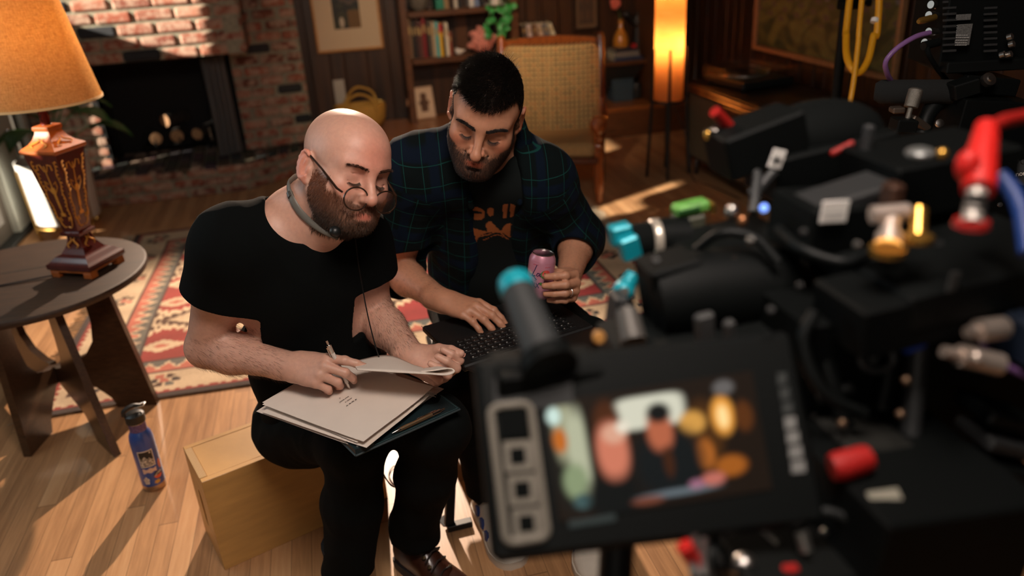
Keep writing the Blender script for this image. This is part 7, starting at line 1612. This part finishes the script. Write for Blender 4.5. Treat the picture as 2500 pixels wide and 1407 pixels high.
def rig():
    g = thing('cinema_rig', (.42, .72, 0), 'blurred black cinema camera rig with monitor, teal knobs and red parts filling the right foreground', 'camera rig')
    # ---- monitor
    TL, TR, BL, BR = at(1146, 884, .70), at(1956, 800, .735), at(1212, 1372, .66), at(2000, 1286, .695)
    u = (TR-TL)+(BR-BL); u /= np.linalg.norm(u); v = (TL-BL)+(TR-BR); v -= u*np.dot(u, v); v /= np.linalg.norm(v); n = np.cross(u, v); C = (TL+TR+BL+BR)/4; W = (np.linalg.norm(TR-TL)+np.linalg.norm(BR-BL))/2; H = (np.linalg.norm(TL-BL)+np.linalg.norm(TR-BR))/2; R = np.stack([u, -n, v], 1)
    def on(x, y, k=0.0):
        r = ray(x, y); t = np.dot(C+n*k-V_C, n)/np.dot(r, n); return V_C+r*t
    m = MB(); m.box(C-n*.014, (W, .028, H), R, .006); mon = m.build('monitor', MK2, g)
    S = [on(1322, 985, .0012), on(1835, 905, .0012), on(1886, 1195, .0012), on(1368, 1275, .0012)]
    nu, nv = 150, 90; U, T = np.meshgrid(np.linspace(0, 1, nu), np.linspace(0, 1, nv), indexing='ij'); X, Y_ = U*16, (1-T)*9.5
    im = np.zeros((nu, nv, 3)); im[...] = srgb(26, 16, 9)
    def blob(cx, cy, rx, ry, col, p=2.0, soft=.25):
        d = (np.abs((X-cx)/rx)**p+np.abs((Y_-cy)/ry)**p)**(1/p); k = np.clip((1+soft-d)/(2*soft), 0, 1)[..., None]; im[:] = im*(1-k)+np.array(col)*k
    blob(.9, 4.6, 1.0, 4.4, srgb(24, 22, 18)); blob(1.3, 2.6, .8, 2.4, srgb(150, 150, 120), 3); blob(2.1, 4.4, .7, 3.4, srgb(176, 178, 150), 4); blob(.7, 1.2, .5, .7, srgb(200, 224, 214)); blob(.9, 3.2, .5, 1.0, srgb(186, 100, 30)); blob(1.6, 6.6, .9, 1.4, srgb(132, 146, 110)); blob(1.9, 8.2, .7, .6, srgb(60, 84, 84))
    blob(7.8, 2.0, 2.6, 1.3, srgb(208, 206, 186), 5, .12); blob(4.5, 2.4, 1.0, 1.8, srgb(70, 34, 12)); blob(11.6, 4.4, 1.4, 2.6, srgb(70, 40, 12)); blob(10.8, 3.4, 1.0, .9, srgb(206, 150, 70)); blob(13.2, 3.2, .85, 1.5, srgb(236, 160, 66)); blob(13.2, 3.3, .4, .9, srgb(255, 220, 150)); blob(11.4, 6.0, .7, 1.2, srgb(170, 96, 34)); blob(13.2, 7.2, 1.2, .8, srgb(156, 86, 26)); blob(14.8, 3.5, .7, 1.2, srgb(84, 44, 14)); blob(13.6, 1.0, .8, .6, srgb(96, 92, 90))
    blob(8.6, 6.2, 2.6, 2.6, srgb(12, 18, 20), 2.5); blob(4.2, 8.2, 1.9, 1.6, srgb(8, 12, 12), 3); blob(4.6, 4.6, 1.15, 2.2, srgb(202, 118, 92), 2.4); blob(4.9, 3.3, .9, .8, srgb(214, 160, 134)); blob(5.6, 2.9, .5, .5, srgb(226, 216, 196)); blob(8.3, 3.6, .95, 1.6, srgb(176, 96, 66), 2.4); blob(8.4, 2.2, .9, .8, srgb(14, 16, 16)); blob(8.6, 6.2, .4, 1.2, srgb(60, 30, 14)); blob(9.0, 8.6, 3.0, .25, srgb(96, 106, 112)); blob(6.6, 8.9, 1.2, .3, srgb(110, 60, 44)); blob(11.7, 8.0, .9, .5, srgb(184, 104, 90)); blob(10.4, 8.2, .6, .35, srgb(150, 100, 120))
    V = np.array([[(S[3]*(1-a)+S[2]*a)*(1-b)+(S[0]*(1-a)+S[1]*a)*b for b in T[0]] for a in U[:, 0]]).reshape(-1, 3); i = np.arange(nu-1)[:, None]*nv+np.arange(nv-1)[None]; F = np.stack([i, i+nv, i+nv+1, i+1], -1).reshape(-1, 4)
    ms = bpy.data.materials.new('monitor_image'); ms.use_nodes = True; N, L = nodes_of(ms); bb = N['Principled BSDF']; a = N.new('ShaderNodeAttribute'); a.attribute_name = 'Col'; L.new(a.outputs['Color'], bb.inputs['Emission Color']); bb.inputs['Emission Strength'].default_value = 1.05; bb.inputs['Base Color'].default_value = (.004, .004, .004, 1); bb.inputs['Roughness'].default_value = .3
    np_mesh('screen', V, F, ms, mon, colors=im.reshape(-1, 3), label='lit monitor screen showing the two men')
    def quad(pts, k, th, name, mt, par=mon): m = MB(); m.prism([on(x, y, k) for x, y in pts], n*th); return m.build(name, mt, par)
    quad([(1205, 925), (1395, 905), (1400, 985), (1300, 1000), (1206, 985)], .0005, .0012, 'grey_panel', MG)
    # rounded button panel outline and its keys
    def rr(pts, rad=.16):
        P = [np.array(p, float) for p in pts]; out = []
        for k in range(4):
            p, a_, b_ = P[k], P[k-1], P[(k+1) % 4]; da, db = (a_-p), (b_-p); ra = 26/np.linalg.norm(da); rb = 26/np.linalg.norm(db)
            for t in np.linspace(0, 1, 6): out.append((p+da*ra)*(1-t)**2+p*2*t*(1-t)+(p+db*rb)*t*t)
        return out
    o1 = rr([(1196, 995), (1294, 984), (1338, 1312), (1236, 1328)]); m = MB(); m.tube([on(x, y, .0022) for x, y in o1+[o1[0]]], .0036, 8); m.build('button_frame', mat('pale_grey_plastic', srgb(120, 114, 104), .5), mon)
    for k in range(4):
        f = (k+.5)/4; x, y = 1247+43*f, 990+330*f
        quad([(x-36, y-34), (x+34, y-40), (x+40, y+34), (x-30, y+40)], .001, .0025, 'button', mat('pale_grey_plastic', srgb(120, 114, 104), .5) if k else MKm)
        if k > 0: quad([(x-20, y-19), (x+18, y-22), (x+22, y+18), (x-16, y+22)], .0036, .0004, 'button_icon', MKm)
    for k in range(7):
        f = k/6; x, y = 1908+40*f, 925+215*f; s = 11+6*f; quad([(x-s, y-13), (x+s, y-16), (x+s+2, y+13), (x-s+2, y+16)], .0006, .0005, 'side_lettering', mat('side_print_%d' % (k > 2), (.20, .20, .195) if k > 2 else (.03, .034, .034), .6))
    quad([(1385, 1262), (1500, 1244), (1504, 1272), (1390, 1290)], .0006, .0005, 'status_print', mat('teal_print', (.02, .035, .038), .6)); 
    # ---- bottle-like grip tube with the teal cap
    a, b = at(1266, 712, .76), at(1330, 872, .70); m = MB(); m.tube([a, b], [.0165, .0190], 28); m.build('grip_tube', mat('grip_grey', (.022, .024, .025), .6), g); d = (a-b)/np.linalg.norm(a-b); m = MB(); m.lathe(a-d*.003, [(.0172, 0), (.0178, .004), (.0178, .014), (.0165, .018), (.010, .0185), (.009, .012)], d, 28); m.build('grip_cap', MTeal, g)
    m = MB(); m.tube([b, at(1345, 905, .69)], [.024, .026], 20); m.build('grip_socket', MK, g); pb(1330, 905, .72, 260, 60, .05, 0, 0, 6).build('monitor_bracket', MK, g)
    # ---- lens-side knob group, left end
    m = MB(); ax = cambasis((-1, -.07, .12)); c = at(1676, 583, .95); m.lathe(c, [(.026, 0), (.027, .035), (.024, .037)], ax, 32); m.build('lens_barrel', MK, g)
    m = MB(); m.lathe(c+ax*.030, [(.024, 0), (.0265, .004), (.0265, .012), (.024, .015)], ax, 32); m.build('silver_ring', mat('bright_ring', srgb(196, 186, 172), .3, .5), g); m = MB(); m.lathe(c+ax*.045, [(.022, 0), (.023, .006), (.021, .022), (.016, .024)], ax, 28); m.build('front_collar', MKm, g)
    pb(1514, 572, .93, 54, 52, .02, 0, 0, -6).build('teal_tab', MTeal, g); pb(1536, 604, .925, 50, 62, .018, 0, 0, -14).build('teal_tab', MTeal, g)
    m = MB(); m.tube([at(1520, 716, .92), at(1548, 668, .92)], [.012, .0085], 14); m.ball(at(1522, 712, .915), .0135); m.build('teal_lever', MTeal, g); m = MB(); m.lathe(at(1524, 712, .905), [(.006, 0), (.005, .003)], -V_FW, 14); m.build('lever_screw', MSt, g)
    m = MB(); m.tube([at(1522, 740, .92), at(1505, 800, .9), at(1470, 850, .88)], .014, 12); m.build('clamp_arm', MK, g); pb(1500, 800, .9, 34, 180, .03, 0, 0, 8).build('support_post', MG, g)
    m = MB(); m.tube([at(1530, 762, .80), at(1548, 838, .78)], [.012, .0135], 16); m.build('blurred_plug', mat('plug_grey', srgb(84, 80, 76), .5, .3), g); m = MB(); m.lathe(at(1462, 824, .78), [(.0068, 0), (.0055, .004)], -V_FW, 20); m.build('bronze_button', mat('bronze_paint', srgb(176, 124, 62), .5), g)
    pb(1588, 722, .86, 24, 24, .006, 0, 0, -12, .001).build('blue_badge', mat('royal_blue', srgb(16, 66, 170), .5), g); pb(1645, 658, .86, 52, 30, .004, 0, 0, -34, .001).build('red_tag', MRed, g)
    m = pb(1686, 506, .95, 92, 30, .022, 0, 0, -5, .004); m.build('green_battery', mat('green_wrapper', srgb(96, 156, 70), .4, noise=.3, nscale=80), g); pb(1682, 514, .937, 60, 7, .001, 0, 0, -5, .0003).build('battery_print', mat('deep_green', srgb(24, 80, 36), .5), g); pb(1735, 505, .95, 12, 32, .02, 0, 0, -5, .003).build('battery_cap', MGold, g); pb(1680, 545, .96, 70, 50, .03, 0, 0, -5).build('battery_sled', mat('olive_grey', srgb(70, 70, 56), .6), g)
    # ---- lens and matte box mass
    m = MB(); m.tube([at(1585, 740, .86), at(1600, 735, .86), at(1700, 720, .86), at(1900, 700, .88)], [.030, .046, .048, .048], 32); m.build('cine_lens', MK, g)
    for t in (.25, .5, .75):
        q = at(1600, 735, .86)*(1-t)+at(1900, 700, .88)*t; m = MB(); m.tube([q, q+(at(1900, 700, .88)-at(1600, 735, .86))*.05], .0495, 32); m.build('focus_ring', MG if t == .5 else MK2, g)
    pb(1640, 720, .86, 130, 200, .05, 0, 0, -8).build('matte_box', MK, g); pb(1780, 620, .92, 260, 90, .10, 0, 0, -4).build('lens_motor', MK2, g)
    for x, y in ((1700, 668), (1742, 700), (1690, 740), (1800, 648), (1715, 770), (1790, 640)): m = MB(); m.lathe(at(x, y, .84), [(.0062, 0), (.0055, .004)], -V_FW, 14); m.build('small_screw', mat('dull_brass', srgb(120, 96, 76), .4, .8), g)
    for (x, y, d, r, mt, nm) in ((1787, 518, .84, .0075, MSt, 'toggle'), (1812, 540, .84, .0055, mat('copper_tip', srgb(190, 130, 90), .35, .9), 'toggle'), (1747, 327, .92, .0075, MSt, 'antenna_plug'), (1728, 330, .92, .005, MGold, 'antenna_plug'), (1776, 344, .92, .0095, MSt, 'antenna_plug')): m = MB(); m.ball(at(x, y, d), (r, r, r*1.2)); m.build(nm, mt, g)
    m = MB(); m.ball(at(1865, 508, .80), .0042); m.build('blue_led', mat('led_blue', (.1, .2, 1), .4, emit=(.22, .40, 1.0), estr=1.6), g); m = MB(); m.ball(at(2345, 1331, .72), .0045); m.build('blue_led', mat('led_deep_blue', (.02, .05, .6), .4, emit=(.02, .06, .8), estr=.6), g)
    # ---- upper receiver box with red antenna
    pb(1845, 345, .92, 210, 110, .06, 0, 0, -14).build('receiver_box', MK, g); m = MB(); m.tube([at(1745, 272, .90), at(1782, 312, .92)], .0068, 12); m.build('red_antenna', mat('red_stub', srgb(150, 20, 14), .5), g); pb(1897, 388, .87, 36, 46, .002, 0, 0, 18, .0005).build('white_label', MWl, g); pb(1897, 390, .868, 22, 10, .001, 0, 0, 18, .0002).build('label_print', mat('black_ink', (.03, .03, .03), .7), g)
    m = MB(); m.tube([at(1890, 420, .9), at(1860, 455, .9), at(1832, 476, .9)], .006, 8); m.tube([at(1830, 395, .92), at(1850, 430, .9), at(1840, 520, .88)], .006, 8); m.build('articulated_arm', MG, g)
    # fuzzy hump and top plates
    m = MB(); m.ball(at(2005, 325, .96), (.078, .05, .040), 28, 16); m.build('eyecup', MKm, g); pb(2000, 390, .95, 320, 110, .08, 0, 0, -6).build('viewfinder', MK, g); pb(2056, 362, .88, 66, 15, .006, 0, 0, -20, .002).build('red_lever', mat('red_stub', srgb(150, 20, 14), .5), g)
    pb(2115, 350, .86, 22, 90, .012, 0, 0, 4, .002).build('grey_post', MG, g)
    m = MB(); m.lathe(at(1985, 436, .94), [(.016, 0), (.018, .006), (.016, .012)], (0, 0, 1), 24); m.build('teal_knob', MTeal, g)
    pb(2260, 420, .86, 330, 130, .10, 0, 0, -3).build('handle_block', MK, g); m = MB(); m.ball(at(2246, 374, .76), (.014, .014, .006)); m.build('silver_latch', mat('satin_silver', srgb(150, 152, 150), .35, .7), g); m = MB(); m.ball(at(2300, 376, .76), .006); m.build('brass_dot', MGold, g)
    pb(2060, 475, .82, 240, 34, .05, 0, 0, -10).build('cheese_plate', MG, g); pb(2037, 517, .78, 74, 56, .002, 0, 0, 5, .0005).build('white_label', MWl, g); pb(2050, 540, .84, 280, 130, .08, 0, 0, 4).build('audio_module', MK, g)
    for k in range(4): pb(2037, 503+9*k, .7785, 52, 2, .0004, 0, 0, 5, .0001).build('label_line', mat('grey_print', (.34, .34, .33), .6), g)
    # connectors: silver T, gold plug
    m = MB(); a = at(2168, 600, .72); b = at(2178, 515, .74); m.tube([a, a*.7+b*.3, a*.69+b*.31, b], [.0115, .0115, .0085, .0085], 18); m.tube([at(2128, 525, .735), at(2215, 518, .735)], .0085, 16); m.build('bnc_tee', mat('satin_nickel', srgb(206, 190, 178), .35, .7), g); m = MB(); m.lathe(at(2168, 604, .715), [(.016, 0), (.016, .006), (.011, .007)], (0, 0, -1), 20); m.build('gold_collar', MGold, g)
    m = MB(); m.tube([at(2240, 578, .72), at(2243, 512, .73)], .0075, 16); m.build('gold_plug', MGold, g); m = MB(); m.lathe(at(2240, 588, .715), [(.013, 0), (.013, .005), (.008, .007)], (0, 0, 1), 18); m.build('gold_collar', MGold, g); pb(2178, 480, .75, 40, 70, .02, 0, 0, 0).build('copper_block', mat('dim_copper', srgb(70, 46, 34), .5, .5), g)
    # red power connector with its cable
    a, b = at(2388, 465, .66), at(2408, 305, .70); m = MB(); m.tube([a, at(2390, 445, .665), at(2392, 400, .675), at(2406, 330, .695), b], [.0125, .0135, .0135, .0105, .0085], 20); m.ball(at(2362, 405, .665), (.010, .010, .014)); m.build('red_connector', MRed, g); m = MB(); m.tube(bez([at(2418, 312, .70), at(2450, 296, .71), at(2500, 285, .73), at(2560, 270, .76)], 6), .0062, 10); m.build('red_cable', mat('red_stub', srgb(150, 20, 14), .5), g); m = MB(); m.tube([at(2372, 545, .65), at(2386, 468, .658)], [.0082, .0078], 18); m.build('ribbed_plug', mat('white_ribbed', srgb(190, 182, 174), .45, .4), g)
    for k in range(4): q = at(2375+3.2*k, 532-17*k, .652); m = MB(); m.lathe(q, [(.0088, 0), (.0088, .0018)], cambasis((.16, .98, 0)), 18); m.build('plug_rib', MG, g)
    m = MB(); m.lathe(at(2370, 552, .652), [(.014, 0), (.013, .005)], (0, 0, 1), 18); m.build('red_washer', mat('red_stub', srgb(150, 20, 14), .5), g)
    m = MB(); m.tube(bez([at(2440, 430, .72), at(2470, 465, .71), at(2492, 510, .70), at(2502, 560, .69), at(2510, 620, .68)], 6), .008, 10); m.build('blue_cable', mat('blue_cable_jacket', srgb(16, 52, 118), .5), g)
    # ---- main bodies
    pb(2300, 640, .80, 480, 90, .16, 0, 0, -4).build('top_plate', MK2, g); pb(2170, 860, .92, 780, 440, .20, 0, 0, 3).build('camera_body', MK, g); pb(1740, 830, .86, 520, 110, .10, 0, 0, -3).build('rod_bridge', MK2, g); pb(2230, 735, .76, 420, 130, .08, 0, 0, -4).build('battery_plate', MK, g)
    pb(2318, 720, .715, 26, 120, .002, 0, 0, 6, .0005).build('battery_lettering', mat('dim_print', (.055, .055, .053), .6), g)
    for (x0, y0, x1, y1, r) in ((1960, 812, 2090, 742, .010), (2245, 800, 2220, 1090, .010), (2005, 860, 2080, 1090, .009), (1990, 975, 2080, 950, .008), (2180, 850, 2150, 1000, .007)): m = MB(); m.tube([at(x0, y0, .78), at(x1, y1, .78)], r, 10); m.build('support_rod', MG if r == .010 else MK2, g)
    for (x, y, w, h) in ((2045, 845, 22, 50), (2130, 870, 26, 60), (1720, 800, 50, 80), (1780, 808, 30, 60)): pb(x, y, .78, w, h, .01, 0, 0, -5).build('grey_detail', mat('mid_grey_detail', (.05, .05, .05), .5), g)
    for (x, y) in ((2212, 930), (2198, 1012), (2056, 1034), (2330, 1245), (2198, 1332)): m = MB(); m.ball(at(x, y, .74), .0045); m.build('rod_screw', mat('dull_brass', srgb(120, 96, 76), .4, .8), g)
    m = MB(); m.tube([at(2140, 875, .77)+cambasis((math.cos(t)*.016, math.sin(t)*.012, 0)) for t in np.linspace(0, 2*PI, 21)], .004, 8); m.build('cable_ring', MG, g)
    m = MB(); m.tube([at(2205, 850, .76), at(2240, 838, .76), at(2252, 830, .76)], .007, 10); m.build('blue_clip', mat('royal_blue', srgb(16, 66, 170), .5), g)
    # silver locking connectors on the right
    for (xa, ya, xb, yb) in ((2360, 812, 2450, 800), (2302, 858, 2440, 890)):
        m = MB(); a, b = at(xa, ya, .72), at(xb, yb, .73); m.tube([a, a*.72+b*.28, a*.71+b*.29, b], [.0055, .0060, .0105, .0105], 18); m.build('lemo_connector', mat('satin_nickel', srgb(206, 190, 178), .35, .7), g)
    m = MB(); m.ball(at(2383, 874, .70), .007); m.build('connector_dot', mat('satin_nickel', srgb(206, 190, 178), .35, .7), g); m = MB(); m.tube(bez([at(2388, 815, .735), at(2405, 850, .735), at(2440, 885, .735), at(2510, 920, .74)], 6), .0030, 8); m.build('purple_cable', mat('purple_cable_jacket', srgb(120, 84, 136), .45), g)
    pb(2490, 820, .74, 60, 110, .05, 0, 0, 0).build('navy_block', mat('navy_block', (.004, .012, .03), .6), g)
    for k in range(5): pb(2440, 1010+62*k, .80, 190, 34, .05, 0, 0, 24).build('ribbed_side', MG if k % 2 else MK2, g)
    # ---- lower parts
    m = MB(); m.tube([at(2030, 1142, .70), at(2050, 1138, .70), at(2105, 1122, .71), at(2125, 1115, .71)], [.0115, .0130, .0125, .0105], 14); m.build('red_grip', mat('red_dim', srgb(168, 20, 16), .6), g); pb(2160, 1214, .68, 84, 36, .002, 0, -60, 4, .0005).build('grey_label', mat('silver_label', srgb(140, 136, 122), .5), g)
    pb(2180, 1260, .76, 420, 330, .16, 0, 0, 6).build('tripod_head', MK, g); pb(1900, 1360, .74, 330, 130, .12, 0, 0, 8).build('base_plate', MK2, g); pb(2060, 1150, .80, 180, 260, .08, 0, 0, 10).build('head_arm', mat('olive_black', (.010, .010, .008), .6), g)
    gc = at(1728, 1360, .70)
    for dx, r in ((0, .026), (-22, .031)):
        m = MB(); R2 = []; ax = cambasis((.86, .12, .5)); ax /= np.linalg.norm(ax); uu = np.cross(ax, (0, 0, 1)); uu /= np.linalg.norm(uu); ww = np.cross(uu, ax); c = gc+V_R*dx*.7/FPX; nt = 44
        for h in (0, .006): R2.append([c+ax*h+(uu*math.cos(2*PI*j/(2*nt))+ww*math.sin(2*PI*j/(2*nt)))*(r if j % 2 else r*.93) for j in range(2*nt)])
        m.rings(R2); m.build('focus_gear', mat('steel_gear', (.32, .31, .30), .35, .9), g)
    m = MB(); m.lathe(gc, [(.012, -.002), (.012, .012), (.006, .013)], cambasis((.86, .12, .5)), 20); m.build('gear_hub', MK2, g)
    m = MB(); m.ball(at(1815, 1385, .70), (.013, .013, .013)); m.build('chrome_ball', MSt, g); m = MB(); m.tube([at(1860, 1290, .72), at(1900, 1325, .71)], .0035, 8); m.build('steel_pin', mat('dim_steel', (.30, .29, .27), .4, .9), g); pb(1690, 1365, .68, 40, 120, .012, 0, 0, -26, .003).build('red_strap', MRed, g); pb(1930, 1388, .69, 44, 18, .01, 0, 0, 6, .003).build('red_strap', mat('red_dim', srgb(168, 20, 16), .6), g); pb(2148, 1372, .70, 40, 22, .01, 0, 0, 10, .003).build('brass_clamp', MGold, g)
    m = MB(); m.tube([at(1955, 1300, .70), at(1968, 1345, .70)], .006, 10); m.build('steel_pin', mat('dim_steel', (.30, .29, .27), .4, .9), g)
    m = MB(); m.tube([at(1508, 1300, .74), at(1500, 1440, .74)], .016, 16); m.build('monitor_post', MK2, g); 
    for pts, r_ in (([(1900, 560, .84), (1960, 610, .80), (2060, 640, .78), (2140, 610, .76)], .006), ([(1990, 760, .74), (1960, 840, .74), (2010, 960, .74), (2110, 1010, .75)], .006), ([(1700, 610, .86), (1760, 570, .84), (1840, 580, .83), (1900, 640, .82)], .005), ([(1930, 1290, .72), (2010, 1250, .71), (2090, 1290, .70), (2120, 1400, .69)], .006)):
        m = MB(); m.tube(bez([at(*p) for p in pts], 8), r_, 10); m.build('control_cable', MK2, g)
    for x, y, s in ((1600, 640, 10), (1830, 590, 9), (1960, 570, 8), (2090, 600, 9), (2290, 600, 8), (1880, 760, 10), (1950, 700, 8), (2010, 1300, 9), (2110, 1330, 8)):
        m = MB(); q = at(x, y, .72); m.lathe(q, [(s*.72/FPX*.9, 0), (s*.72/FPX, .003), (s*.72/FPX*.6, .005)], cambasis((.1, .5, 1)), 14); m.build('thumb_screw', MG if s != 9 else mat('dim_steel', (.30, .29, .27), .4, .9), g)
    # ---- tripod to the floor
    hc = at(2180, 1330, .78); m = MB(); m.lathe((hc[0], hc[1], hc[2]-.18), [(.05, 0), (.07, .06), (.07, .12)], (0, 0, 1), 24); m.build('tripod_bowl', MK2, g)
    for (fx, fy) in ((hc[0]+.55, hc[1]+.30), (hc[0]-.10, hc[1]-.62), (hc[0]+.15, hc[1]-.45)):
        l = MB(); a = np.array((hc[0], hc[1], hc[2]-.12)); b = np.array((fx, fy, .015)); d = b-a; l.box((a+b)/2, (.050, .034, np.linalg.norm(d)), frame(d, (0.2, 1, 0))[:, [0, 2, 1]], .006); l.build('tripod_leg', MK2, g)
rig()
